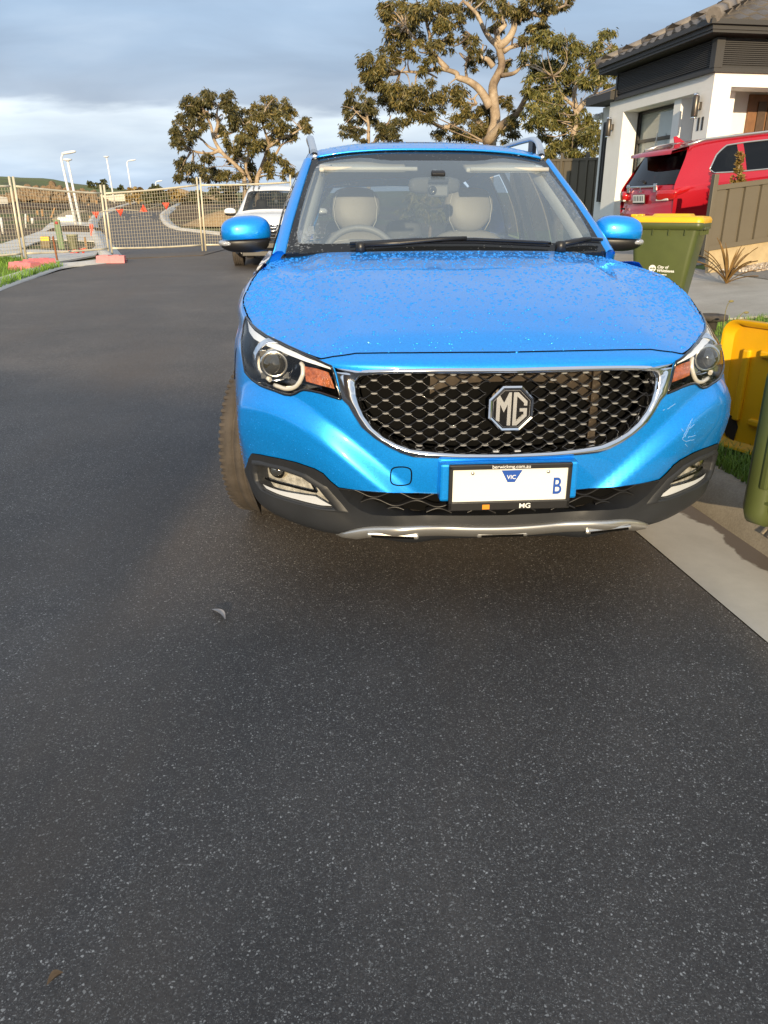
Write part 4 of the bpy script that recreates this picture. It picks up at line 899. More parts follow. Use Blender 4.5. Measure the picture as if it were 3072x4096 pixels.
def conc(name, c0, c1, wet=False):
    def fn(t, p, v):
        c = rmp(t, nz(t, v, 2.2, 8., .7), [(.3, c0), (.7, c1)]); c = mixc(t, 1., c, rmp(t, nz(t, v, 120., 3.), [(.3, g3(.82)), (.7, g3(1.12))]), 'MULTIPLY')
        t.links.new(c, p.inputs['Base Color']); p.inputs['Roughness'].default_value = .8; bumpn(t, p, nz(t, v, 160., 4.), .25, .003)
    return gmat(name, fn)
M['conc'] = conc('concrete', (.30, .285, .25), (.42, .40, .36)); M['concp'] = conc('pale_concrete', (.50, .485, .45), (.66, .645, .60)); M['kerbc'] = conc('kerb_concrete', (.26, .225, .17), (.40, .35, .27))
def gut_fn(t, p, v):
    c = rmp(t, nz(t, v, 2.5, 8., .7), [(.3, (.42, .39, .335)), (.7, (.56, .525, .46))]); 
    # damp stain along the channel, ragged edge
    s = N(t, 'ShaderNodeSeparateXYZ'); t.links.new(v, s.inputs[0])
    m1 = N(t, 'ShaderNodeMath', operation='MULTIPLY_ADD'); t.links.new(s.outputs[1], m1.inputs[0]); m1.inputs[1].default_value = .157; t.links.new(s.outputs[0], m1.inputs[2])
    m2 = N(t, 'ShaderNodeMath', operation='MULTIPLY_ADD'); t.links.new(nz(t, v, 4., 6.), m2.inputs[0]); m2.inputs[1].default_value = .22; t.links.new(m1.outputs[0], m2.inputs[2])
    k = 1.030+.157*2.94
    r = N(t, 'ShaderNodeMapRange'); r.inputs[1].default_value = k+.435; r.inputs[2].default_value = k+.45; t.links.new(m2.outputs[0], r.inputs[0])
    c = mixc(t, r.outputs[0], c, (.15, .12, .095)); t.links.new(c, p.inputs['Base Color']); p.inputs['Roughness'].default_value = .7; bumpn(t, p, nz(t, v, 160., 4.), .2, .003)
M['gutter'] = gmat('gutter_concrete', gut_fn)
def soil_fn(t, p, v):
    c = rmp(t, nz(t, v, .45, 8., .7), [(.32, (.060, .038, .024)), (.5, (.10, .066, .040)), (.7, (.155, .110, .068))])
    gm = rmp(t, nz(t, v, .12, 6.), [(.50, g3(0)), (.60, g3(1))]); gr = rmp(t, nz(t, v, 1.5, 6.), [(.3, (.05, .075, .014)), (.7, (.10, .12, .03))]); c = mixc(t, gm, c, gr)
    s = N(t, 'ShaderNodeSeparateXYZ'); t.links.new(v, s.inputs[0]); r = N(t, 'ShaderNodeMapRange'); r.inputs[1].default_value = 75.; r.inputs[2].default_value = 110.; t.links.new(s.outputs[1], r.inputs[0])
    c = mixc(t, r.outputs[0], c, gr); t.links.new(c, p.inputs['Base Color']); p.inputs['Roughness'].default_value = .95; bumpn(t, p, nz(t, v, 2.5, 8., .7), .8, .12)
M['soil'] = gmat('bare_soil', soil_fn)
def lawn_fn(t, p, v):
    c = rmp(t, nz(t, v, 3., 8., .7), [(.3, (.10, .085, .045)), (.5, (.10, .14, .03)), (.7, (.13, .20, .04))]); t.links.new(c, p.inputs['Base Color']); p.inputs['Roughness'].default_value = .95; bumpn(t, p, nz(t, v, 40., 6.), .8, .03)
M['lawn'] = gmat('lawn_soil', lawn_fn)
# ground sheet to the horizon
def sheet(name, xs, ys, m, zf_, **tags):
    mb = MB(); mb.grid([[(x, y, float(zf_(x, y))) for x in xs] for y in ys], flip=True); o = mb.build(name, m, None, kind='structure', **tags)
    if o.data.polygons[0].normal.z < 0: o.data.flip_normals()
    return o
xs = np.unique(np.r_[np.linspace(-700, -60, 22), np.linspace(-60, -12, 25), np.linspace(-12, 14, 53), np.linspace(14, 60, 24), np.linspace(60, 700, 22)])
ys = np.unique(np.r_[np.linspace(-60, -6, 12), np.linspace(-6, 34, 81), np.linspace(34, 160, 64), np.linspace(160, 900, 26)])
def land(x, y):
    z = T(x, y) - .03
    if y > 60: z = z + .35*math.sin(x*.11+1)*math.sin(y*.07)*min(1, (y-60)/40)
    if y < 32: z = min(z, T(x-.9, y)-.04, T(x-.45, y)-.04)
    return z
sheet('ground', xs, ys, M['soil'], land)
# near road: from the left edge to the gutter
LE = g1([(-160, 700), (-60, 655), (0, 628), (60, 606), (137, 583), (170, 577)])
def left_edge(y): return np.interp(y, [-8] + [p[1] for p in LE] + [26, 30], [-4.3] + [p[0] for p in LE] + [LE[-1][0]-.3, LE[-1][0]-1])
def strip_sheet(name, ys, f0, f1, n, m, zf_, kind='structure', smooth=True):
    mb = MB(); mb.grid([[(lambda x: (x, y, zf_(x, y, q)))(f0(y)*(1-q)+f1(y)*q) for q in np.linspace(0, 1, n)] for y in ys], smooth)
    o = mb.build(name, m, None); o['kind'] = kind
    if o.data.polygons[0].normal.z < 0: o.data.flip_normals()
    return o
strip_sheet('road', np.linspace(-8, 27, 60), left_edge, KA, 24, M['asphalt'], lambda x, y, q: float(T(x, y)))
strip_sheet('gutter', np.linspace(-8, 27, 60), KA, lambda y: KF(y)+.02, 4, M['gutter'], lambda x, y, q: float(T(KA(y)-.1, y)) + .004 + (-.018 if q > .5 else 0))
# kerb: a rolled concrete upstand
kb = MB(); kp = [(0, -.03), (.02, .035), (.06, .10), (.095, .130), (.13, .140), (.19, .142), (.20, -.03)]
kb.grid([[(KF(y)+a, y, float(T(KA(y)-.1, y))+b) for a, b in kp] for y in np.linspace(-8, 27, 60)]); ko = kb.build('kerb', M['kerbc'], None, kind='structure')
if sum(p.normal.z for p in ko.data.polygons) < 0: ko.data.flip_normals()
text('kerb_stamp', 'HD', .085, M['kerbc'], ko, Matrix.Translation((KF(2.72)+.035, 2.72, G0+.072)) @ Matrix.Rotation(R(-81), 4, 'Z') @ Matrix.Rotation(R(50), 4, 'X'), .004, bold=.001)
# verge and driveway slabs to the right
strip_sheet('verge', np.linspace(-6, 26, 90), lambda y: KF(y)+.19, lambda y: KF(y)+14, 50, M['lawn'], lambda x, y, q: float(T(x, y)) - .006 + .012*math.sin(x*7+y*3)*math.sin(y*5) - (.02 if q < .01 else 0))
def poly_sheet(name, pts, m, lift, hgrid=.5, kind='structure', thick=.04):
    P2 = [(p[0], p[1]) for p in pts]; a = np.array(P2)
    P, Tt = cdt([dens(P2, hgrid)], [], hgrid, hgrid, (a[:, 0].min(), a[:, 0].max(), a[:, 1].min(), a[:, 1].max())); Tt = Tt[inpoly(P[Tt].mean(1), P2)]
    mb = MB(); mb.add([(x, y, float(T(x, y))+lift) for x, y in P], [tuple(t) for t in Tt])
    d = dens(P2, hgrid); n = len(d); mb.add([(x, y, float(T(x, y))+lift) for x, y in d] + [(x, y, float(T(x, y))+lift-thick) for x, y in d], [(i, (i+1) % n, n+(i+1) % n, n+i) for i in range(n)])
    o = mb.build(name, m, None, kind=kind); o.data.update()
    for p in o.data.polygons:
        if len(p.vertices) == 3 and p.normal.z < 0: p.flip()
    return o
ROAD_D = np.array([-.157, 1.0]); ROAD_D /= np.linalg.norm(ROAD_D); PERP = np.array([ROAD_D[1], -ROAD_D[0]])
def rp(d, y0): return np.array([KF(y0), y0]) + PERP*d     # a point d metres into the block from the kerb at y0
def slab(name, d0, d1, ya, yb, m, lift): return poly_sheet(name, [rp(d0, ya), rp(d1, ya), rp(d1, yb), rp(d0, yb)], m, lift, .6)
poly_sheet('driveway', g1([(1380, 706), (1545, 692), (1659, 684), (1800, 676), (1800, 622), (1659, 607), (1590, 597), (1515, 584), (1380, 560)]), M['conc'], .012, .6); slab('driveway', 2.9, 9.5, 11.4, 15.2, M['conc'], .008)
slab('footpath', 1.55, 2.95, -4, 3.2, M['conc'], .012)
# pebble bed under the low fence
GBED = [(1522, 582), (1590, 596), (1659, 606), (1800, 621), (1800, 545), (1659, 550), (1600, 562), (1540, 574)]; GB = g1(GBED); poly_sheet('garden_bed', GB, mat('grey_gravel', (.20, .19, .175), .95, noise=.35, nscale=30, bump=.6, bscale=60), .02, .5)

# ------------------------------------------------------------------ grass
def blades(name, spots, m, hmin, hmax, wd, **tags):
    mb = MB()
    for x, y, z in spots:
        a = random.uniform(0, 6.28); h_ = random.uniform(hmin, hmax); b = random.uniform(.1, .8)*h_; dx, dy = math.cos(a), math.sin(a); w_ = wd*random.uniform(.7, 1.2)
        p = lambda t, s: (x + dx*b*t*t - dy*w_*s*(1-t*.9), y + dy*b*t*t + dx*w_*s*(1-t*.9), z + h_*(t - .25*t*t))
        mb.add([p(0, -1), p(0, 1), p(.5, 1), p(.5, -1), p(1, 0)], [(0, 1, 2, 3), (3, 2, 4)], True)
    o = mb.build(name, m, None); o['kind'] = 'stuff'
    for k, v in tags.items(): o[k] = v
    return o
M['grass'] = mat('grass_blade', (.15, .27, .03), .6, noise=.45, nscale=1.3)
sp_ = []
while len(sp_) < 42000:
    y = random.uniform(2.4, 7.7); d = random.uniform(.14, 4.2) if y > 3.9 else random.uniform(.14, 1.5) if y > 3.4 or random.random() < .5 else random.uniform(.14, .5)
    x = KF(y) + d
    if random.random() < .6 + .4*math.sin(x*6)*math.sin(y*4): sp_.append((x, y, float(T(x, y))-.01))
blades('grass', sp_, M['grass'], .03, .10, .0035)
# ================================================================== THINGS BY THE ROAD
# ------------------------------------------------------------------ wheelie bins
M['bing'] = mat('bin_green', (.072, .090, .026), .42, noise=.12, nscale=5, bump=.15, bscale=150, bdist=.002)
M['biny'] = mat('bin_yellow', (.80, .43, .006), .38, noise=.08, nscale=6, bump=.12, bscale=120, bdist=.002)
M['grime'] = mat('bin_grime', (.030, .020, .012), .9)
def rrect(hx, hy, r, n=5):
    return [(sx*(hx-r) + r*math.cos(R(q+90*k/n)), sy*(hy-r) + r*math.sin(R(q+90*k/n))) for sx, sy, q in ((1, 1, 0), (-1, 1, 90), (-1, -1, 180), (1, -1, 270)) for k in range(n+1)]
def loft(mb, secs, smooth=True, capb=True, capt=False):
    n = len(secs[0][0]); vs = [(x, y, z) for s, z in secs for x, y in s]
    mb.add(vs, [(i*n+k, i*n+(k+1) % n, (i+1)*n+(k+1) % n, (i+1)*n+k) for i in range(len(secs)-1) for k in range(n)], smooth)
    b = len(mb.v)-len(vs)
    if capb: mb.f.append(tuple(b+k for k in range(n))[::-1]); mb.sm.append(False)
    if capt: mb.f.append(tuple(b+(len(secs)-1)*n+k for k in range(n))); mb.sm.append(False)
def make_bin(label, lid_open, dirty=False):
    t = thing('wheelie_bin', label, 'bin', group='yellow lidded wheelie bins')
    b = MB(); sh = lambda s, dy: [(x, y+dy) for x, y in s]
    loft(b, [(rrect(.205, .225, .05), .04), (rrect(.215, .24, .05), .10), (sh(rrect(.255, .30, .06), -.01), .62), (sh(rrect(.272, .335, .06), -.015), .90), (sh(rrect(.274, .338, .06), -.015), .935), (sh(rrect(.272, .334, .058), -.015), .985)])
    loft(b, [(sh(rrect(.262, .322, .05), -.015), .985), (sh(rrect(.245, .30, .05), -.012), .70), (rrect(.195, .215, .04), .06)], capb=False, capt=True)
    body = b.build('body', M['bing'], t)
    r = MB(); loft(r, [(sh(rrect(.276, .34, .06), -.015), .905), (sh(rrect(.302, .368, .062), -.015), .912), (sh(rrect(.304, .370, .062), -.015), .975), (sh(rrect(.290, .352, .06), -.015), .995), (sh(rrect(.262, .322, .05), -.015), .990)], capb=False)
    for sx in (-1, 1):
        for y in (-.22, -.06, .10): r.box((sx*.282, y, .885), (.026, .008, .06))
    for x in (-.2, -.07, .07, .2): r.box((x, -.362, .885), (.008, .026, .06))
    r.box((0, -.375, .92), (.30, .03, .03), bev=.008); r.build('rim', M['bing'], body)
    h = MB(); h.tube([(-.24, .36, .93), (-.24, .44, .965), (.24, .44, .965), (.24, .36, .93)], .017, 8); h.tube([(-.25, .395, .985), (.25, .395, .985)], .014, 8); h.build('handle', M['bing'], t)
    for sx in (-1, 1):
        w_ = MB(); w_.lathe([(.04, -.025), (.098, -.025), (.10, -.015), (.10, .015), (.098, .025), (.04, .025)], Matrix.Translation((sx*.245, .235, .10)) @ Matrix.Rotation(R(90), 4, 'Y'), 24); w_.build('wheel', M['rubber'], t)
    X = Matrix.Translation((0, .395, .985)) @ Matrix.Rotation(-lid_open, 4, 'X')
    l = MB(); loft(l, [([(x, y-.41) for x, y in rrect(.300, .372, .07)], -.012), ([(x, y-.41) for x, y in rrect(.302, .374, .07)], .022), ([(x, y-.41) for x, y in rrect(.285, .356, .07)], .050), ([(x, y-.41) for x, y in rrect(.22, .29, .06)], .058)], capb=False, capt=True)
    loft(l, [([(x, y-.41) for x, y in rrect(.300, .372, .07)], -.012), ([(x, y-.41) for x, y in rrect(.285, .357, .06)], -.010), ([(x, y-.41) for x, y in rrect(.27, .34, .06)], .035)], capb=False, capt=True)
    loft(l, [([(x, y-.43) for x, y in rrect(.17, .20, .05)], .056), ([(x, y-.43) for x, y in rrect(.15, .18, .05)], .080)], capb=False, capt=True)
    for sx in (-1, 1): l.box((sx*.13, -.06, .06), (.12, .07, .03), bev=.012)
    for (x, y, a, c) in ((0, -.18, .34, .035), (0, -.66, .34, .04), (.16, -.42, .035, .34), (-.16, -.42, .035, .34)): l.box((x, y, .026), (a, c, .024), bev=.01)
    l.v = [tuple(X @ Vector(p)) for p in l.v]; lid = l.build('lid', M['biny'], t)
    if dirty:
        g = MB(); g.prism([(-.26, -.70), (-.215, -.735), (-.15, -.72), (-.16, -.665), (-.20, -.645), (-.272, -.655)], .001, X @ Matrix.Translation((0, 0, .031))); g.build('grime', M['grime'], lid)
    return t, body
BY = 9.1; bp = og(1478*3072/1659, 660*3072/1659)
bt, bbody = make_bin('upright green wheelie bin with a closed yellow lid standing on the concrete', 0)
bp = np.array([*at(2645, 1150, 8.1)[:2], 0]); bp[2] = float(T(bp[0], bp[1]))+.012
bt.scale = (.93, .93, .91); bt.location = tuple(bp); BROT = R(60); bt.rotation_euler = (0, 0, BROT)
# white council print on the side that faces the road
SX = lambda y, z: Matrix.Translation((-.2170-(z-.10)*.0769, y, z)) @ Matrix.Rotation(R(-90), 4, 'Z') @ Matrix.Rotation(R(90+4.4), 4, 'X')
for s_, sz, dy, dz, sh_ in (('City of', .040, .0, .028, .15), ('Whittlesea', .040, .0, -.010, .0), ('whittlesea.vic.gov.au', .020, -.0, -.048, 0)):
    text('lettering', s_, sz, M['ptext'], bbody, SX(.02 if sz > .03 else .08, .50+dz), .0006, align='LEFT', bold=.0008, shear=sh_)
lg = MB(); lg.lathe([(.0001, .001), (.036, .001)], SX(.068, .513), 28, cap=False); lgo = lg.build('council_emblem', M['ptext'], bbody)
lg = MB(); lg.prism([(-.038, .0), (-.02, .014), (0, .006), (.022, .016), (.042, .004), (.036, -.008), (0, -.004), (-.03, -.010)], .001, SX(.068, .513) @ Matrix.Translation((0, 0, .0012)) @ Matrix.Scale(.7, 4)); lg.prism([(.004, -.04), (.012, -.042), (.012, -.016), (.004, -.016)], .001, SX(.068, .513) @ Matrix.Translation((0, 0, .0012)) @ Matrix.Scale(.7, 4)); lg.prism([(.018, -.038), (.026, -.036), (.026, -.014), (.018, -.014)], .001, SX(.068, .513) @ Matrix.Translation((0, 0, .0012)) @ Matrix.Scale(.7, 4)); lg.build('emblem_mark', M['bing'], lgo)
ft, fb = make_bin('green wheelie bin lying on its side on the verge, yellow lid swung open', R(92), True)
h_ = Vector((.864, .503, 0)); o_ = Vector((-.503, .864, 0)); rc_ = Vector((1.33, 2.63, 0)) + h_*.36; rc_.z = float(T(1.9, 3.0)) + .305
ft.matrix_world = Matrix.Translation(rc_ - o_*.985) @ Matrix(((0, h_.x, o_.x), (0, h_.y, o_.y), (1, 0, 0))).to_4x4()
# small dark cap by the path
cp_ = at(2850, 1262, 7.0); cp_[2] = float(T(cp_[0], cp_[1])); c = MB(); c.lathe([(.05, 0), (.05, .10), (.12, .11), (.135, .13), (.13, .155), (.06, .165), (.05, .15), (.0001, .15)], Matrix.Translation(cp_), 24); tag(c.build('meter_cap', mat('weathered_wood', (.06, .052, .045), .8, noise=.4, nscale=25)), 'dark weathered round cap on a stub beside the concrete path', 'cap')
# tall seed-heads in the verge
M['straw'] = mat('dry_stalk', (.20, .17, .07), .8)
for k, (px, py, hx, hy, lb) in enumerate(((2905, 1280, 2925, 1205, 'tall grass seed head leaning over the path edge'), (2945, 1290, 2985, 1250, 'shorter grass seed head drooping right near the yellow lid'))):
    b = at(px, py+25, 6.3); b[2] = float(T(b[0], b[1])); e = at(hx, hy, 6.3); m_ = (b*.4+e*.6) + np.array([-.03, 0, .05]); s = MB(); s.tube(arc3(tuple(b), tuple(m_), tuple(e), 8), .003, 5); s.ell(e, (.022, .008, .010), 8, 6); tag(s.build('grass_stalk', M['straw']), lb, 'grass stalk', 'seed heads in the verge')
# leaf on the road
def flat_leaf(label, p, L_, W_, rz, m):
    mb = MB(); n = 9; rows = []
    for i in range(n):
        t = i/(n-1); w_ = W_*math.sin(math.pi*min(1, t*1.05))**.8*(1-.3*t)+.0008; bx = .12*L_*math.sin(t*2.5)
        rows.append([(t*L_-L_/2, bx+w_*q, .006+.012*abs(q)*math.sin(math.pi*t)+.010*t*t) for q in (-1, -.5, 0, .5, 1)])
    mb.grid(rows); o = mb.build('fallen_leaf', m); o.location = tuple(p); o.rotation_euler = (0, 0, rz); tag(o, label, 'leaf', 'leaves on the road'); return o
lp_ = og(870, 2472, .002); flat_leaf('curled pale gum leaf on the dark road in front of the blue car', lp_, .105, .010, R(-58), mat('leaf_pale', (.42, .38, .35), .5, noise=.3, nscale=30))
lp_ = og(225, 3940, .002); flat_leaf('small brown crumpled leaf on the road at the lower left', lp_, .028, .008, R(30), mat('leaf_brown', (.26, .16, .08), .7, noise=.3, nscale=40))

# ------------------------------------------------------------------ temporary fence across the road
M['galv'] = mat('galvanised_pipe', (.62, .565, .43), .45, .15, noise=.18, nscale=6)
M['wire'] = mat('fence_wire', (.50, .445, .33), .5, .1)
M['pinkp'] = mat('pink_plastic', (.66, .20, .21), .5, noise=.15, nscale=9, bump=.2, bscale=30)
FB = [og(*zl(-420, 1110)), og(*zl(238, 1068)), og(*zl(1050, 1010)), og(*zf(1130, 705)), og(*zf(1630, 690))]
ftop = lambda px, py, p: float(at(px, py, p[1])[2])
FH = 2.13
def fence_panel(a, b, label, ha, hb):
    t = thing('mesh_fence', label, 'fence', tuple(a), math.atan2(b[1]-a[1], b[0]-a[0]), 'temporary fence panels across the road')
    Lh = float(np.hypot(b[0]-a[0], b[1]-a[1])); dz = b[2]-a[2]; X0, X1 = .05, Lh-.05
    zz = lambda x, z: z + dz*x/Lh
    for x, h_ in ((X0, ha), (X1, hb)):
        m = MB(); m.tube([(x, 0, zz(x, .04)), (x, 0, zz(x, h_))], .026, 10); m.build('post', M['galv'], t)
    for z0, z1_ in ((.20, .20), (ha-.20, hb-.20)):
        m = MB(); m.tube([(X0+(X1-X0)*q, .0, zz(X0+(X1-X0)*q, z0+(z1_-z0)*q) - .02*math.sin(math.pi*q)) for q in np.linspace(0, 1, 9)], .024, 10); m.build('rail', M['galv'], t)
    m = MB(); nv = int(Lh/.075); nh = int((ha-.42)/.078)
    wv = lambda x, z: .012*math.sin(x*2.3+1)*math.sin(z*2.1+.5)
    for i in range(1, nv):
        x = X0+(X1-X0)*i/nv; top_ = ha+(hb-ha)*i/nv-.22; m.tube([(x, wv(x, z), zz(x, z)) for z in np.linspace(.2, top_, 6)], .0042, 4, cap=False)
    for j in range(1, nh):
        m.tube([(x, wv(x, .2+(ha+(hb-ha)*(x/Lh)-.42)*j/nh), zz(x, .2+(ha+(hb-ha)*(x/Lh)-.42)*j/nh)) for x in np.linspace(X0, X1, 8)], .0042, 4, cap=False)
    m.build('wire_mesh', M['wire'], t); return t
hA = ftop(*zl(65, 250), FB[1])-FB[1][2]; hB = ftop(*zl(940, 330), FB[2])-FB[2][2]; hC = ftop(*zf(1076, 288), FB[3])-FB[3][2]; hD = ftop(*zf(1576, 275), FB[4])-FB[4][2]
for i, (lb, ha, hb) in enumerate((('pale wire mesh fence panel at the left edge, on the grass', hA, hA), ('wire mesh fence panel over the concrete crossover between the pink feet', hA, hB), ('wire mesh fence panel hung with orange flags across the new road', hB, hC), ('wire mesh fence panel behind the white car', hC, hD))): fence_panel(FB[i], FB[i+1], lb, ha, hb)
def foot(p, rz, label):
    m = MB(); prof = [(-.15, 0), (-.15, .05), (-.11, .16), (.11, .16), (.15, .05), (.15, 0), (.06, 0), (.05, .06), (-.05, .06), (-.06, 0)]
    capped(m, prof, .62, Matrix.Translation((-.31, 0, 0)) @ Matrix.Rotation(R(90), 4, 'Z') @ Matrix.Rotation(R(90), 4, 'X')); m.box((-.12, 0, .165), (.14, .16, .02), bev=.005); m.box((.12, 0, .165), (.14, .16, .02), bev=.005)
    o = m.build('plastic_block', M['pinkp']); o.location = tuple(p); o.rotation_euler = (0, 0, rz); o.scale = (1.0, 1.0, 1.0); tag(o, label, 'fence foot', 'pink plastic fence feet')
foot(og(*zl(240, 1140)), R(-25), 'pink block under the left fence posts, on the grass'); foot(og(*zl(380, 1105)), R(55), 'pink block standing beside the left one on the kerb'); foot(og(*zl(1060, 1070)), R(8), 'pink block on the asphalt under the middle fence posts')
# flags on a string along the middle panel
def bunting(name, label, pts, flags, cl):
    t = thing(name, label, 'flags', tuple(pts[0])); o0 = np.array(pts[0])
    m = MB(); m.tube([tuple(np.array(p)-o0) for p in pts], .008, 5); m.build('cord', M['wire'], t)
    for (p, s, a, up) in flags:
        q = np.array(p)-o0; f = MB(); f.grid([[tuple(q + np.array([(-s*(1-v) + 2*s*(1-v)*u)*math.cos(a), .03*math.sin(u*5+v*3) + (-s*(1-v)+2*s*(1-v)*u)*math.sin(a), up*-1.7*s*v])) for u in np.linspace(0, 1, 5)] for v in np.linspace(0, 1, 5)]); f.build('flag', cl, t)
M['flag'] = mat('flag_orange', (.80, .07, .03), .6)
fy = FB[2][1]; A_ = lambda a, b, y: at(*zl(a, b), y)
bunting('flag_bunting', 'string of orange triangle flags tied across the road fence', [A_(905, 600, fy-.1), A_(1000, 575, fy-.1), A_(1135, 562, fy-.1), A_(1345, 580, fy), A_(1560, 505, fy+.8)], [(A_(905, 585, fy-.12), .10, .2, 1), (A_(1135, 560, fy-.12), .10, 0, 1), (A_(1362, 585, fy), .10, .1, -1), (A_(1572, 500, fy+.75), .10, .5, 1)], M['flag'])
bunting('flag_bunting', 'low string of orange flags in front of the service pit', [A_(540, 960, fy+1), A_(720, 950, fy+1), A_(830, 915, fy+1)], [(A_(x, y, fy+1), .10, .2, 1) for x, y in ((595, 955), (680, 950), (728, 945), (780, 930))], M['flag'])
# ------------------------------------------------------------------ new street beyond the fence
poly_sheet('road', g1([(262, 560), (238, 540), (222, 500), (213, 480), (232, 463), (290, 444), (335, 434), (410, 434), (385, 447), (366, 460), (360, 470), (374, 488), (412, 499), (486, 508), (486, 540), (440, 552)]), M['asphalt'], .02, 1.2)
def kerb_run(name, pts, wd, ht, m):
    p = np.array(smooth_loop([(a[0], a[1]) for a in pts], 6, False)); t = np.gradient(p, axis=0); t /= np.linalg.norm(t, axis=1)[:, None]; n = np.stack([-t[:, 1], t[:, 0]], 1); mb = MB()
    mb.grid([[(q[0]+nn[0]*a*wd, q[1]+nn[1]*a*wd, float(T(q[0], q[1]))+b*ht) for a, b in ((-.5, -.2), (-.48, .25), (-.05, .3), (.08, .9), (.2, 1.), (.5, 1.), (.52, -.2))] for q, nn in zip(p, n)]); o = mb.build(name, m, None); o['kind'] = 'structure'
kerb_run('kerb', g1([(250, 565), (236, 548), (220, 520), (204, 494), (203, 480), (222, 463), (285, 442), (332, 432)]), .55, .15, M['concp'])
kerb_run('kerb', g1([(412, 433), (384, 446), (362, 460), (356, 471), (371, 489), (412, 500), (490, 509)][::-1]), .6, .15, M['concp'])
kerb_run('kerb', g1([(-60, 640), (0, 617), (60, 596), (120, 578), (200, 570), (250, 563)]), .45, .06, M['concp'])
zs = lambda l, lift=0.: [og(*zl(a, b)) for a, b in l]
poly_sheet('footpath', zs([(-300, 960), (0, 900), (250, 822), (420, 742), (480, 692), (690, 682), (866, 694), (872, 745), (560, 735), (600, 782), (930, 787), (975, 845), (900, 870), (440, 850), (330, 885), (195, 945), (0, 965), (-300, 1000)]), M['concp'], .03, .8)
poly_sheet('footpath', zs([(-300, 1030), (0, 962), (200, 952), (420, 955), (845, 970), (930, 905), (965, 940), (900, 1010), (470, 1085), (440, 1060), (0, 1018), (-300, 1065)]), M['concp'], .03, .8)
poly_sheet('footpath', zs([(490, 660), (640, 575), (860, 545), (935, 555), (800, 585), (690, 625), (610, 665)]), conc('sandy_concrete', (.34, .25, .15), (.46, .36, .22)), .03, .8)
# grass at the left fence foot
sp_ = []
gq = [(p[0], p[1]) for p in zs([(-250, 1010), (0, 1005), (200, 1040), (420, 1075), (400, 1110), (200, 1170), (0, 1235), (-250, 1320)])]; ga = np.array(gq)
while len(sp_) < 2600:
    q = (random.uniform(ga[:, 0].min(), ga[:, 0].max()), random.uniform(ga[:, 1].min(), ga[:, 1].max()))
    if inpoly(np.array([q]), gq)[0]: sp_.append((q[0], q[1], float(T(*q))-.02))
gq = [(p[0], p[1]) for p in zs([(-250, 1390), (0, 1270), (250, 1170), (560, 1090), (600, 1110), (420, 1160), (200, 1240), (0, 1315), (-250, 1440)])]; ga = np.array(gq)
while len(sp_) < 4200:
    q = (random.uniform(ga[:, 0].min(), ga[:, 0].max()), random.uniform(ga[:, 1].min(), ga[:, 1].max()))
    if inpoly(np.array([q]), gq)[0]: sp_.append((q[0], q[1], float(T(*q))-.02))
blades('grass', sp_, M['grass'], .06, .24, .010)
# ------------------------------------------------------------------ street lights
M['pole'] = mat('pole_white', (.74, .75, .76), .4, noise=.05)
def street_light(base, top, label, head=None):
    b = og(*base); t = thing('street_light', label, 'street light', tuple(b), 0, 'white light poles on the new estate'); Y = b[1]; e = at(*top, Y)-b
    m = MB()
    if head:
        h_ = at(*head, Y)-b; r_ = h_[0]-e[0]; m.tube([(0, 0, 0), (e[0]*.5, 0, e[2]*.5), (e[0], 0, e[2])] + [(e[0]+r_*.75*(1-math.cos(a)), 0, e[2]+(h_[2]-e[2])*math.sin(a)) for a in np.linspace(.2, 1.5, 8)], [.085, .075, .062]+[.05]*8, 10)
        m.build('pole', M['pole'], t); l = MB(); l.ell((e[0]+r_*.9, 0, h_[2]), (.42, .14, .075), 16, 8, 2.6, Matrix.Rotation(R(-8), 3, 'Y')); l.build('lamp_head', M['pole'], t)
    else:
        m.tube([(0, 0, 0), (e[0]*.5, 0, e[2]*.5), (e[0], 0, e[2])], [.085, .075, .065], 10); m.build('pole', M['pole'], t)
        l = MB(); l.lathe([(.05, -.10), (.10, -.05), (.26, 0), (.26, .06), (.0001, .09)], Matrix.Translation((e[0], 0, e[2])), 16); l.build('lamp_head', M['pole'], t)
street_light(zl(728, 752), zl(583, 95), 'nearest curved white street light right of the green post', zl(660, 24)); street_light(zl(765, 716), zl(640, 96), 'straight white pole with a flat cap close beside the curved light')
street_light(zl(1088, 510), zl(1008, 66), 'straight white pole with a flat cap standing alone past the rock heap'); street_light(zl(1260, 478), zl(1203, 125), 'slim white street light with a bent arm beside the brown bushes', zl(1258, 97)); street_light(zl(1478, 400), zl(1476, 312), 'tiny far street light low above the fence rail', zl(1515, 294))
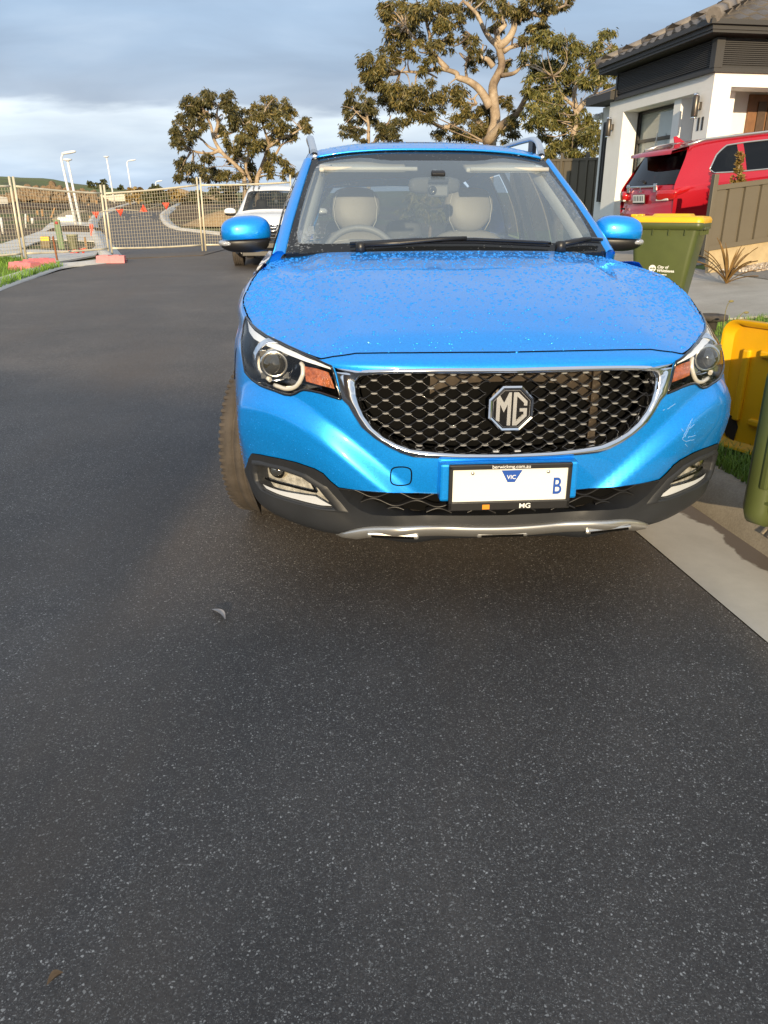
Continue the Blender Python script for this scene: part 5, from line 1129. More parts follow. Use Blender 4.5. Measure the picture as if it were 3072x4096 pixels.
# ------------------------------------------------------------------ site furniture
M['gpost'] = mat('green_post', (.13, .20, .10), .6, noise=.1); M['wood'] = mat('stake_wood', (.32, .19, .09), .8, noise=.3, nscale=12); M['pvc'] = mat('pvc_white', (.70, .70, .68), .4); M['rust'] = mat('rusty_steel', (.20, .075, .03), .8, noise=.4, nscale=15)
def upright(name, label, cat, b, t_, m, wpx, group=None, shape='box', bd=None):
    p = og(*zl(*b)); Y = p[1]; e = at(*zl(*t_), Y); h_ = e[2]-p[2]; w_ = wpx*.42194/3072*Y*1.03; mb = MB(); tilt = e[0]-p[0]
    if shape == 'box': mb.box((0, 0, h_/2), (w_, w_*.45, h_), bev=w_*.08)
    elif shape == 'pipe': mb.lathe([(w_/2, 0), (w_/2, h_), (w_*.42, h_), (w_*.42, h_-.1), (.0001, h_-.1)], None, 16)
    elif shape == 'stake': mb.add([(-w_/2, -w_/3, 0), (w_/2, -w_/3, 0), (w_/2, w_/3, 0), (-w_/2, w_/3, 0), (-w_/2, -w_/3, h_-.03), (w_/2, -w_/3, h_), (w_/2, w_/3, h_), (-w_/2, w_/3, h_-.03)], [(0, 1, 5, 4), (1, 2, 6, 5), (2, 3, 7, 6), (3, 0, 4, 7), (4, 5, 6, 7)])
    mb.v = [(x + tilt*z/h_, y, z) for x, y, z in mb.v]; o = mb.build(name, m); o.location = tuple(p); tag(o, label, cat, group); return o, p, e, w_, h_
gp, p, e, w_, h_ = upright('marker_post', 'tall green marker post with a red button inside the fence', 'post', (590, 940), (535, 660), M['gpost'], 50)
rb_ = MB(); rb_.lathe([(.045, 0), (.045, .012), (.0001, .02)], Matrix.Translation((e[0]-p[0]-.0, -w_*.24, h_-.09)) @ Matrix.Rotation(R(90), 4, 'X'), 16); rb_.build('red_button', M['redlens'], gp)
pb, p, e, w_, h_ = upright('service_box', 'short brown service box with a yellow top inside the fence', 'service box', (440, 930), (430, 818), mat('box_brown', (.17, .13, .075), .7, noise=.15), 80)
yb = MB(); yb.box((e[0]-p[0], -w_*.24, h_-.07), (w_*.9, .02, .12)); yb.build('yellow_label', mat('label_yellow', (.85, .50, .03), .5), pb)
tag_b = og(*zl(700, 940)); bk_ = MB(); bk_.lathe([(.13, 0), (.16, .36), (.17, .36), (.17, .40), (.15, .40), (.12, .05), (.0001, .05)], None, 24); bo = bk_.build('bucket', mat('bucket_grey', (.30, .31, .20), .6, noise=.25, nscale=8)); bo.location = tuple(tag_b); bo.scale = (1.0, 1.0, 1.05); tag(bo, 'muddy grey green bucket in the service pit', 'bucket')
upright('steel_stake', 'leaning rusty steel stake before the green marker post', 'stake', (545, 1060), (500, 812), M['rust'], 15, shape='stake')
for b, t_, lb in (((830, 965), (800, 820), 'wooden stake with red tape at the right of the pit'), ((405, 628), (398, 562), 'short wooden stake in the mud below the rocks'), ((358, 615), (352, 570), 'smallest wooden stake in the mud left of the short one'), ((486, 640), (520, 545), 'long wooden peg leaning at the sandy path'), ((862, 672), (850, 620), 'stub stake beside the curve of the kerb'), ((842, 545), (840, 508), 'tiny stake behind the sandy path'), ((918, 520), (915, 474), 'tiny orange tipped stake below the rock heap'), ((270, 680), (262, 618), 'wooden stake between the white pipes')): upright('timber_stake', lb, 'stake', b, t_, M['wood'], 15, 'timber stakes on the site', 'stake')
for b, t_, lb, w_ in (((30, 795), (5, 636), 'white pipe standing at the left edge of the site', 20), ((205, 762), (182, 636), 'white pipe just left of the blue tipped one', 18), ((246, 738), (240, 606), 'blue tipped white pipe in the mud', 15), ((308, 700), (302, 645), 'short cream pipe right of the blue tipped one', 22)): upright('drain_pipe', lb, 'pipe', b, t_, M['pvc'], w_, 'upright pipes in the mud', 'pipe')
p = og(*zl(880, 830)); rt = MB()
for k in range(14): q = Vector((random.uniform(-.06, .06), random.uniform(-.03, .03), random.uniform(.05, .55))); rt.grid([[tuple(q + Vector((a*.025, .01*math.sin(a*3+b*9), -b*.12))) for a in (-1, 0, 1)] for b in (0, .5, 1)])
o = rt.build('warning_tape', M['flag']); o.location = tuple(p); tag(o, 'tangle of red warning tape at the kerb corner', 'tape')
# ------------------------------------------------------------------ heaps
def lumpy(name, label, cat, c, r, m, seed, n=40, amp=.25):
    rr = np.random.default_rng(seed); ph = rr.uniform(0, 6.28, (5, 2)); mb = MB(); rows = []
    for i in range(14):
        t = i/13; row = []
        for k in range(n):
            a = 2*math.pi*k/n; w_ = 1 + amp*sum(math.sin(q+2*a*(j+1)+ph[j, 0]+t*4)*.5/(j+1) for j, q in enumerate(ph[:, 1])); row.append((r[0]*w_*math.cos(a)*(1-t), r[1]*w_*math.sin(a)*(1-t), r[2]*(math.sin(math.pi/2*t)**1.1)*(1+.12*math.sin(3*a+ph[0, 0])*(1-t))))
        row.append(row[0]); rows.append(row)
    mb.grid(rows); o = mb.build(name, m); o.location = tuple(c); tag(o, label, cat); return o
M['clay'] = mat('clay', (.17, .115, .065), .95, noise=.4, nscale=3, bump=.8, bscale=9, bdist=.08); M['sand'] = mat('sandy_soil', (.27, .19, .105), .95, noise=.3, nscale=4, bump=.6, bscale=12, bdist=.06); M['mud'] = mat('dark_mud', (.05, .032, .02), .9, noise=.4, nscale=5, bump=.8, bscale=12, bdist=.05)
lumpy('dirt_mound', 'sandy dirt mound behind the fence left of the white car', 'mound', og(*zf(1235, 560)), (2.2, 1.4, .85), M['sand'], 3); lumpy('dirt_mound', 'long dark bank of turned mud below the rock heap', 'mound', og(*zl(330, 560)), (9, 1.8, .45), M['mud'], 4); lumpy('dirt_mound', 'low pile of dark mud at the foot of the street light', 'mound', og(*zl(720, 775)), (1.9, .7, .32), M['mud'], 5)
lumpy('dirt_mound', 'brown mound where the new road ends', 'mound', og(*zf(985, 418)), (2.4, 1.6, 1.2), M['sand'], 6)
rp_ = og(*zl(520, 498)); rbase = []
M['rock'] = mat('basalt_rock', (.20, .135, .075), .9, noise=.45, nscale=2.5, bump=.6, bscale=7, bdist=.05)
protos = []
for k in range(4):
    bm = bmesh.new(); bmesh.ops.create_icosphere(bm, subdivisions=2, radius=.5); rr = np.random.default_rng(k)
    for _ in range(7):
        n = Vector(rr.normal(size=3)).normalized(); d = rr.uniform(.28, .42)
        for v in bm.verts:
            q = v.co.dot(n)
            if q > d: v.co -= n*(q-d)
    me = bpy.data.meshes.new('rock'); bm.to_mesh(me); bm.free(); me.materials.append(M['rock']); protos.append(me)
hw_ = 6.6*.5*rp_[1]/55
HK = rp_[1]/55; heap = lambda x: 1.15*HK*(1-abs(x/hw_)**2.4)*(.82+.12*math.sin(x*2.1)+.08*math.sin(x*5))
core = lumpy('rock_heap_core', 'brown rubble packed between the heaped rocks', 'rubble', rp_, (hw_*.95, 1.6*HK, .85*HK), M['clay'], 8)
for i in range(210):
    x = random.uniform(-hw_, hw_); hmax = max(.15, heap(x)); z = random.uniform(0, 1)**.8*hmax; yy = -1.9*HK*(1-z/hmax*.85) + random.uniform(-.15, .15)
    if random.random() < .18: yy = -yy
    s = random.uniform(.26, .52)*HK*(1.15 if random.random() < .2 else 1.); o = bpy.data.objects.new('rock', protos[i % 4]); col.objects.link(o); o.location = (rp_[0]+x, rp_[1]+yy, rp_[2]+z*.95+s*.2); o.scale = (s*random.uniform(.9, 1.5), s, s*random.uniform(.7, 1)); o.rotation_euler = (random.uniform(0, 6), random.uniform(0, 6), random.uniform(0, 6)); tag(o, 'angular brown rock in the large rock heap on the building site', 'rock', 'rocks heaped on the building site')
def block(label, a, b, m, name='concrete_slab'):
    p0, p1 = og(*zl(*a)), og(*zl(*b)); d = p1-p0; Lh = float(np.hypot(d[0], d[1])); mb = MB(); h_ = abs(float(at(*zl(b[0], b[1]-(b[1]-450)), p1[1])[2]-p1[2])); h_ = .75
    capped(mb, [(0, 0), (Lh, 0), (Lh, h_*.9), (Lh*.55, h_), (Lh*.2, h_*.8), (0, h_*.85)], .5, Matrix.Rotation(R(90), 4, 'X')); o = mb.build(name, m); o.location = tuple(p0); o.rotation_euler = (0, 0, math.atan2(d[1], d[0])); tag(o, label, 'barrier')
block('long white barrier lying behind the straight white pole', (940, 492), (1300, 482), mat('barrier_white', (.75, .71, .58), .7, noise=.1), 'site_barrier'); block('pale barrier at the left edge beside the rock heap', (-80, 522), (60, 518), M['concp'], 'site_barrier')
p = og(*zl(640, 685)); mb = MB(); mb.box((0, 0, .16), (1.1, .5, .32), bev=.08); mb.box((.2, .05, .36), (.5, .35, .14), bev=.06); o = mb.build('cement_bag', M['pvc']); o.location = tuple(p); tag(o, 'white bag lying on the concrete by the sandy path', 'bag')
# ------------------------------------------------------------------ far hill
hm = MB(); hr = [(-800, -170, 8), (-420, 60, 9.5)]
prof = [(-420, 500), (-100, 520), (0, 707), (60, 707), (170, 714), (230, 720), (300, 733), (400, 748), (520, 757), (620, 764), (760, 768), (1000, 770), (1500, 775), (2200, 780), (3300, 780), (4200, 790)]
prof[0] = (-900, 722); prof[1] = (-300, 709)
rows = []
for f_, yy in ((0., 170), (.12, 190), (.35, 220), (.62, 255), (.85, 285), (1., 310), (.9, 350), (.5, 450), (0, 560)):
    row = []
    for px in np.linspace(-900, 4200, 120):
        py = np.interp(px, [a for a, b in prof], [b for a, b in prof]); e = at(px, py, 310); z = 2.9 + (e[2]-2.9)*f_ + .15*math.sin(px*.031+yy)*f_; row.append((e[0]*(.55+.45*yy/310) if yy <= 310 else e[0]*yy/310, yy, z - .6*(f_ == 0)))
    rows.append(row)
hm.grid(rows)
def hill_fn(t, p, v):
    c = rmp(t, nz(t, v, .02, 7., .6), [(.35, (.085, .105, .032)), (.55, (.105, .135, .035)), (.68, (.13, .12, .055))]); c = mixc(t, rmp(t, nz(t, v, .05, 5.), [(.60, g3(0)), (.66, g3(.7))]), c, (.045, .05, .025)); t.links.new(c, p.inputs['Base Color']); p.inputs['Roughness'].default_value = 1.
ho = hm.build('hill', gmat('hill_grass', hill_fn), None, kind='structure')
if sum(p.normal.z for p in ho.data.polygons) < 0: ho.data.flip_normals()
# ================================================================== TREES
def leafmat(name, a, b, c, sc=.35):
    def fn(t, p, v):
        oi = N(t, 'ShaderNodeNewGeometry'); r = rmp(t, oi.outputs['Random Per Island'], [(0, a), (.55, b), (1, c)]); n = rmp(t, nz(t, v, sc, 3.), [(.3, g3(.7)), (.7, g3(1.25))]); t.links.new(mixc(t, 1., r, n, 'MULTIPLY'), p.inputs['Base Color']); p.inputs['Roughness'].default_value = .55
        p.inputs['Subsurface Weight'].default_value = 0.
    return gmat(name, fn)
M['gum'] = leafmat('gum_leaf', (.05, .050, .013), (.105, .092, .022), (.20, .145, .038)); M['gum2'] = leafmat('gum_leaf_green', (.06, .068, .015), (.125, .120, .026), (.21, .17, .04)); M['gumd'] = leafmat('gum_leaf_dark', (.036, .038, .012), (.075, .070, .020), (.14, .11, .032)); M['bushd'] = leafmat('bush_leaf', (.03, .038, .012), (.055, .065, .02), (.10, .09, .03)); M['bushy'] = leafmat('dry_leaf', (.14, .085, .02), (.22, .14, .03), (.30, .20, .05))
def bark_fn(t, p, v):
    c = rmp(t, nz(t, v, .9, 6., .7), [(.32, (.15, .105, .07)), (.5, (.33, .25, .17)), (.68, (.54, .45, .34))]); t.links.new(c, p.inputs['Base Color']); p.inputs['Roughness'].default_value = .8; bumpn(t, p, nz(t, v, 6., 6.), .4, .05)
M['bark'] = gmat('gum_bark', bark_fn)
def leaves(name, clumps, m, parent, L_, W_, dens_, droop=.75):
    """clumps: (centre, radii); every leaf a folded drooping blade of its own"""
    C_, S_ = [], []
    for (c, r) in clumps:
        n = int(dens_*r[0]*r[2]*1.0)+20
        # a clump is itself several sprays with gaps between
        k = max(7, int(n/85)); sub = rng.normal(size=(k, 3)); sub /= np.linalg.norm(sub, axis=1)[:, None]; sub *= rng.uniform(.25, 1.0, (k, 1))**.5
        q = sub[rng.integers(0, k, n)] + rng.normal(size=(n, 3))*.145; C_.append(np.array(c)+q*np.array(r))
    C_ = np.concatenate(C_); n = len(C_)
    d = rng.normal(size=(n, 3)); d[:, 2] = -np.abs(d[:, 2])*droop*1.6 - .2*droop; d /= np.linalg.norm(d, axis=1)[:, None]
    s = rng.normal(size=(n, 3)); s -= d*np.sum(s*d, 1)[:, None]; s /= np.linalg.norm(s, axis=1)[:, None]
    l = L_*rng.uniform(.6, 1.35, (n, 1)); w_ = W_*rng.uniform(.6, 1.3, (n, 1))
    V = np.stack([C_, C_+d*l*.5+s*w_, C_+d*l+np.array([0, 0, -.06])*l, C_+d*l*.5-s*w_], 1).reshape(-1, 3)
    me = bpy.data.meshes.new(name); me.vertices.add(len(V)); me.vertices.foreach_set('co', V.ravel()); me.loops.add(4*n); me.loops.foreach_set('vertex_index', np.arange(4*n)); me.polygons.add(n); me.polygons.foreach_set('loop_start', np.arange(0, 4*n, 4)); me.polygons.foreach_set('loop_total', np.full(n, 4)); me.update(calc_edges=True); me.validate()
    me.materials.append(m); o = bpy.data.objects.new(name, me); col.objects.link(o); o.parent = parent; return o
def tree(name, label, Y, conv, limbs, cl, m, leaf=(.42, .085), dn=260, depth=.9, group=None, r0=.3, base=None, twigs=True, cat='tree'):
    """limbs: [(r0, r1, [(x, y, dy), ...])] and clumps [(x, y, rx, ry)] read off the photograph and set at their real distance"""
    kx = Y/3072*1.02
    b = np.array(base) if base is not None else at(*conv(*limbs[0][2][0][:2]), Y); b[2] = float(T(b[0], b[1]))-.1
    t = thing(name, label, cat, tuple(b), 0, group); tr = MB(); ends = []
    for li, (ra, rb, pts) in enumerate(limbs):
        P = [at(*conv(q[0], q[1]), Y + (q[2] if len(q) > 2 else 0)) - b for q in pts]
        if li == 0: P = [np.array([P[0][0]*.5, P[0][1], 0.])] + P
        P = smooth_loop(P, 4, False); n = len(P); tr.tube(P, list(np.linspace(ra*.70, rb*.7, n)), 9); ends += [np.array(p) for p in P]
    sc1 = abs(conv(1, 0)[0]-conv(0, 0)[0])
    clumps = []; E_ = np.array(ends)
    for q in cl:
        rx, ry = q[2]*sc1*kx, q[3]*sc1*kx; dd = q[4] if len(q) > 4 else random.uniform(-1, 1)*depth*2.6; c = at(*conv(q[0], q[1]), Y+dd) - b; clumps.append((c, (rx, max(rx, ry)*.9, ry)))
        if twigs:
            for _ in range(3):
                e = c + rng.normal(size=3)*np.array([rx, rx, ry])*.45; k = np.argmin(np.linalg.norm(E_-e, axis=1)+np.maximum(0, E_[:, 2]-e[2])*.6); s = E_[k]; m_ = (s+e)/2 + rng.normal(size=3)*.25; tr.tube(arc3(tuple(s), tuple(m_), tuple(e), 6), [.036*r0/.3, .030*r0/.3, .024*r0/.3, .018*r0/.3, .013*r0/.3, .007*r0/.3], 5, cap=False)
    tr.build('trunk', M['bark'], t); leaves('crown', clumps, m, t, leaf[0], leaf[1], dn); return t
c3 = lambda x, y: (1300+x*.7667, y*.7667); c2 = lambda x, y: (600+x*.7233, y*.7233)
tree('gum_tree', 'tall spreading gum tree with bare twisted pale limbs behind the blue car', 46, c3,
 [(.46, .10, [(860, 760), (888, 640), (882, 540), (876, 450), (902, 390), (922, 340), (914, 280), (898, 238), (858, 198), (828, 150), (790, 70), (720, 5)]),
  (.34, .05, [(862, 560), (830, 500), (795, 455), (742, 420), (694, 405), (682, 380), (600, 360), (500, 376), (430, 374), (392, 378)]),
  (.22, .06, [(640, 362), (590, 310), (560, 275), (500, 230), (455, 185), (420, 140)]), (.16, .04, [(555, 275), (545, 180), (530, 110), (560, 60), (550, 0)]),
  (.40, .08, [(840, 745, -1), (930, 650, -2), (1005, 590, -3), (1050, 500, -4), (1075, 430, -4)]), (.30, .07, [(900, 250), (955, 205), (985, 150), (992, 100), (1060, 72), (1150, 82), (1200, 50), (1255, 28)]),
  (.26, .06, [(905, 230), (900, 170), (940, 130), (925, 90), (960, 10)]), (.18, .05, [(915, 395, 0), (985, 382, -1), (1030, 345, -1), (1075, 338, -1)]), (.20, .05, [(930, 270), (990, 235), (1050, 230, 1)]), (.24, .05, [(878, 350), (848, 310), (818, 295), (825, 230)]),
  (.28, .05, [(855, 700, 1), (760, 600, 2), (690, 640, 2), (620, 665, 2), (560, 640, 2), (475, 590, 2), (440, 540, 2)]), (.12, .03, [(740, 415), (735, 340), (760, 250), (755, 180)]), (.12, .03, [(790, 545), (780, 510), (820, 470)])],
 [(300,55,55,50),(390,90,80,75),(480,30,85,50),(600,70,60,70),(680,60,65,60),(410,185,90,65),(330,290,55,50),(250,340,60,60),(300,400,80,65),(230,410,50,55),(470,250,50,45),(560,270,40,50),(620,170,45,50),(780,25,70,40),(880,20,60,40),(1000,40,80,45),(1130,30,80,40),(1235,25,55,35),(900,110,45,45),(965,75,55,45),(790,230,32,45),(720,200,28,35),(775,320,38,40),(430,520,95,60),(350,510,70,60),(550,540,70,50),(660,510,80,55),(700,470,50,45),(540,385,45,40),(470,600,80,50),(640,690,95,45),(760,690,80,50),(830,600,60,55),(850,670,70,50),(700,570,50,45),(960,700,45,35),(985,620,35,35),(935,520,40,45),(1060,180,50,45),(1110,150,55,40),(860,300,30,40),(640,230,28,38),(960,330,35,35)], M['gum'], (.25, .034), 2100, 1.2, 'trees behind the car', .45)
tree('gum_tree', 'small slender gum tree standing left of the tall twisted one', 40, c3, [(.15, .04, [(226, 745), (228, 680), (222, 620), (205, 560), (215, 520)]), (.12, .03, [(258, 745), (300, 680), (330, 640), (345, 600)]), (.07, .02, [(224, 640), (180, 600), (150, 570)])],
 [(165,510,50,40),(210,560,50,45),(140,560,45,45),(240,600,38,55),(150,640,50,45),(120,690,42,38),(175,705,40,32),(240,540,40,40),(320,690,60,45),(365,660,40,45),(300,640,35,35),(360,715,50,25)], M['gumd'], (.20, .029), 2800, .5, 'trees behind the car', .16)
tree('gum_tree', 'bushy green gum tree leaning over the dark fence beside the house', 36, c3, [(.26, .08, [(1296, 800), (1300, 690), (1312, 600), (1310, 560), (1300, 500), (1312, 440), (1330, 390)]), (.18, .05, [(1314, 580), (1370, 520), (1430, 490), (1530, 450), (1570, 420)]), (.12, .04, [(1310, 560), (1260, 520), (1220, 470), (1190, 400)]), (.10, .03, [(1400, 505), (1440, 430), (1470, 360), (1490, 250)])],
 [(1170,190,65,45),(1230,235,70,55),(1085,320,75,60),(1160,390,85,65),(1080,430,65,55),(1250,340,80,70),(1330,290,75,55),(1420,300,75,65),(1475,210,42,50),(1520,290,45,50),(1385,400,70,60),(1465,420,55,50),(1200,520,85,65),(1130,570,70,60),(1075,620,45,50),(1250,650,85,65),(1340,610,60,60),(1370,700,70,60),(1190,740,80,50),(1300,760,90,50),(1400,760,45,50),(1120,490,60,50),(1530,350,40,40),(1230,800,90,40),(1350,800,90,40),(1160,640,50,50),(1290,450,60,50)], M['gum2'], (.20, .029), 2800, .9, 'trees behind the car', .25)
tree('gum_tree', 'round gum tree with bright bare branches left of the pair beyond the fence', 62, c2, [(.27, .08, [(520, 985), (480, 920), (395, 840), (352, 765), (335, 690), (300, 625), (285, 580)]), (.17, .05, [(400, 845), (330, 815), (285, 770), (230, 740)]), (.22, .05, [(352, 765), (375, 690), (370, 620), (395, 560)]), (.2, .05, [(385, 830), (330, 850), (240, 835), (190, 800)]), (.18, .05, [(360, 760), (420, 745), (470, 730)])],
 [(225,575,50,42),(300,545,62,50),(380,535,62,42),(430,575,52,52),(445,640,52,50),(330,605,60,42),(230,645,62,50),(165,695,45,55),(200,760,60,50),(150,790,38,38),(265,700,50,40),(185,890,50,42),(255,905,52,45),(170,970,42,42),(245,965,60,42),(330,955,60,42),(270,610,50,40),(400,690,30,40),(130,740,25,40),(320,880,30,30),(390,960,40,40)], M['gumd'], (.28, .046), 1350, 1.3, 'gum trees beyond the fence', .4)
tree('gum_tree', 'wide gum tree with drooping right side, right of the pair beyond the fence', 62, c2, [(.26, .07, [(590, 1010), (615, 930), (640, 860), (655, 800), (640, 740), (620, 670), (640, 600)]), (.18, .05, [(560, 1010), (530, 930), (545, 850), (530, 770), (520, 690)]), (.20, .05, [(650, 815), (720, 770), (790, 740), (850, 700)]), (.2, .05, [(630, 900), (690, 860), (730, 800), (800, 770)]), (.12, .04, [(655, 780), (690, 700), (710, 620)])],
 [(640,565,60,48),(705,590,60,50),(580,610,52,42),(520,650,60,50),(605,670,70,50),(705,670,62,52),(780,635,52,42),(825,690,52,42),(868,705,35,32),(520,720,62,42),(460,765,52,50),(745,735,62,42),(630,800,45,40),(545,800,70,50),(450,855,52,52),(520,905,62,50),(580,965,52,35),(685,930,50,45),(740,885,32,32),(755,955,35,32),(665,870,30,32),(435,965,52,42),(800,950,30,25),(690,760,40,32)], M['gum'], (.28, .046), 1350, 1.3, 'gum trees beyond the fence', .4)
def bush(name, label, px0, px1, pyt, pyb, Y, m, n=16, group=None, leaf=(.4, .12), dn=260, cat='bush'):
    b = at((px0+px1)/2, pyb, Y); b[2] = min(b[2], float(T(b[0], Y))+3.); t = thing(name, label, cat, tuple(b), 0, group); w_ = abs(at(px1, pyb, Y)[0]-at(px0, pyb, Y)[0]); h_ = at(px0, pyt, Y)[2]-b[2]; cl = []; tr = MB()
    for k in range(n):
        a = random.uniform(-.5, .5); e = (1-(abs(a)*2)**2.5); z = random.uniform(.15, .95)*h_*max(.3, e); c = np.array([a*w_, random.uniform(-.3, .3)*w_, z]); r_ = max(.2, min(w_, h_)*.22); cl.append((c, (r_*1.2, r_*1.2, r_)))
        if k % 3 == 0: tr.tube([(a*w_*.2, 0, -.2), tuple(c*np.array([.6, .6, .5])), tuple(c)], [.06, .04, .02], 5)
    tr.build('trunk', M['bark'], t); leaves('crown', cl, m, t, leaf[0], leaf[1], dn, .4); return t
bush('bush', 'dark green bush beyond the fence at the end of the road', 586, 665, 740, 800, 72, M['bushd'], 22, 'bushes past the site'); bush('bush', 'dry golden bush left of the dark green one', 505, 592, 752, 800, 75, M['bushy'], 18, 'bushes past the site'); bush('bush', 'dry golden bush right of the dark green one', 662, 742, 756, 800, 78, M['bushy'], 16, 'bushes past the site'); bush('bush', 'low dark hedge beneath the pair of gum trees', 740, 1180, 738, 800, 80, M['bushd'], 50, 'bushes past the site')
for i, (x0, x1, yt, yb, lb) in enumerate(((197, 218, 722, 742, 'lone round tree on the green hillside'), (366, 396, 718, 742, 'dark round tree on the hill shoulder'), (398, 432, 718, 742, 'double crowned tree right of the dark round one on the hill'), (352, 364, 717, 735, 'thin pale tree on the hill crest'), (474, 492, 733, 746, 'small tree low on the far slope'), (552, 566, 735, 752, 'small tree at the foot of the hill near the slim street light'))):
    bush('hill_tree', lb, x0, x1, yt, yb, 285, M['bushd'], 9, 'small trees on the far hill', (1.1, .45), 26, 'tree')
# trees behind the parked car, seen through its windows
tree('gum_tree', 'young grey green gum seen through the rear window of the blue car', 30, lambda x, y: (x, y), [(.10, .03, [(1720, 900), (1715, 840), (1730, 780), (1722, 730)])], [(1700,770,50,30),(1760,790,55,35),(1650,800,45,30),(1720,830,60,30),(1800,830,40,30),(1640,850,50,25),(1760,860,60,25)], M['gum2'], (.3, .05), 300, .6, 'trees behind the car', .1)
# ================================================================== THE HOUSE
z4 = lambda a, b: (2250+a*.4955, b*.4955)
NC = at(2862, 282, 14.6); FC = at(2441, 414, 18.6); ZT = (NC[2]+FC[2])/2; UD = (FC-NC)[:2]; UL = float(np.linalg.norm(UD)); UD = UD/UL; VD = np.array([UD[1], -UD[0]])
HB = .35
house = thing('house', 'white rendered house with charcoal cladding band and grey tiled roof', 'house', (NC[0], NC[1], HB), math.atan2(VD[1], VD[0]))   # local x runs to the right along the front, local y away along the street face
def onface(px, py, v=0.):
    """photo point on the plane v metres behind the street face -> (u along the face, height)"""
    d = ray(px, py); o = np.array([0, 0, CAM_H]); n = np.array([VD[0], VD[1], 0]); t = ((np.array([*NC[:2], 0])-o)@n + v)/(d@n); p = o+d*t; return float((p[:2]-NC[:2])@UD), float(p[2]-HB)
def onfront(px, py, u=0.):
    d = ray(px, py); o = np.array([0, 0, CAM_H]); n = np.array([UD[0], UD[1], 0]); t = ((np.array([*NC[:2], 0])-o)@n + u)/(d@n); p = o+d*t; return float((p[:2]-NC[:2])@VD), float(p[2]-HB)
M['render'] = mat('white_render', (.82, .81, .78), .85, noise=.04, nscale=3, bump=.15, bscale=90, bdist=.004); M['char'] = mat('charcoal_trim', (.040, .038, .037), .55); M['cladd'] = mat('charcoal_boards', (.032, .030, .030), .6)
UC = onface(*z4(455, 700))[0]; UE = UC+.30; ZW = ZT-HB; PU0, PZ = onface(*z4(492, 905)); PU1, PZ1 = onface(*z4(1092, 745)); PZ = (PZ+PZ1)/2
FV0, FZ = onfront(*z4(1362, 700)); WID = 9.0
def wallbox(mb, x0, x1, y0, y1, z0, z1): mb.box(((x0+x1)/2, (y0+y1)/2, (z0+z1)/2), (x1-x0, y1-y0, z1-z0))
wl_ = MB(); TH = .33
wallbox(wl_, 0, TH, 0, PU1, 0, PZ); wallbox(wl_, 0, TH, PU0, UL, 0, PZ); wallbox(wl_, 0, TH, 0, UL, PZ+.001, ZW)          # street-side portal
wallbox(wl_, TH+.001, WID, UL-.3, UL, 0, ZW); wallbox(wl_, TH+.001, FV0, 0, .5, 0, FZ); wallbox(wl_, TH+.001, WID, 0, .5, FZ+.001, ZW); wallbox(wl_, FV0+3.2, WID, 0, .5, 0, FZ)
wallbox(wl_, TH+.13, TH+.40, .5, UL-.3, 0, ZW-.002)                                                                              # wall behind the portal
wallbox(wl_, FV0-.25, FV0+4.2, 1.15, 1.4, 0, ZW-.003)
WL = onface(*z4(245, 1760), .25)[0]-UL; WH = onface(*z4(385, 855), .25)[1]; UW = max(UL+WL+.03, onface(2362, 430, -.16)[0])
wallbox(wl_, .25, WID, UL+.002, UL+WL, 0, WH)
wl_.build('wall', M['render'], house)
# dark soffit/back of the portal top
cb = MB(); z0, z1_ = ZW+.002, ZW + (onfront(*z4(1285, 300))[1]-onfront(*z4(1240, 570))[1]); nb = 13
for k in range(nb):
    a = z0+.10+(z1_-z0-.10)*k/nb; b_ = a+(z1_-z0-.10)/nb-.012; wallbox(cb, -.055, .0, .06, UC-.02, a, b_); wallbox(cb, .06, WID, -.055, .0, a, b_)
wallbox(cb, -.03, .02, -.03, UC-.002, z0, z1_); wallbox(cb, .021, WID, UC-.05, UC-.001, z0, z1_-.002); wallbox(cb, .021, WID, -.031, .02, z0+.001, z1_-.001)
cb.build('cladding', M['cladd'], house)
tr2 = MB(); wallbox(tr2, -.075, .03, -.075, UC+.01, z0-.01, z0+.05); wallbox(tr2, .031, WID, -.074, .03, z0-.009, z0+.049); wallbox(tr2, -.085, .06, -.085, .061, z0+.051, z1_); wallbox(tr2, -.07, .06, UC-.06, UC+.012, z0+.051, z1_)
tr2.build('trim', M['char'], house)
OV = .33; ge = MB(); wallbox(ge, -OV, WID, -OV, UE, z1_+.02, z1_+.06)
for (d_, za, zb) in ((OV+.02, z1_+.06, z1_+.125), (OV+.08, z1_+.125, z1_+.195)):
    wallbox(ge, -d_, -d_+.10, -d_, UE, za, zb); wallbox(ge, -d_+.101, WID, -d_+.001, -d_+.10, za, zb-.001)
ge.build('gutter', M['char'], house)
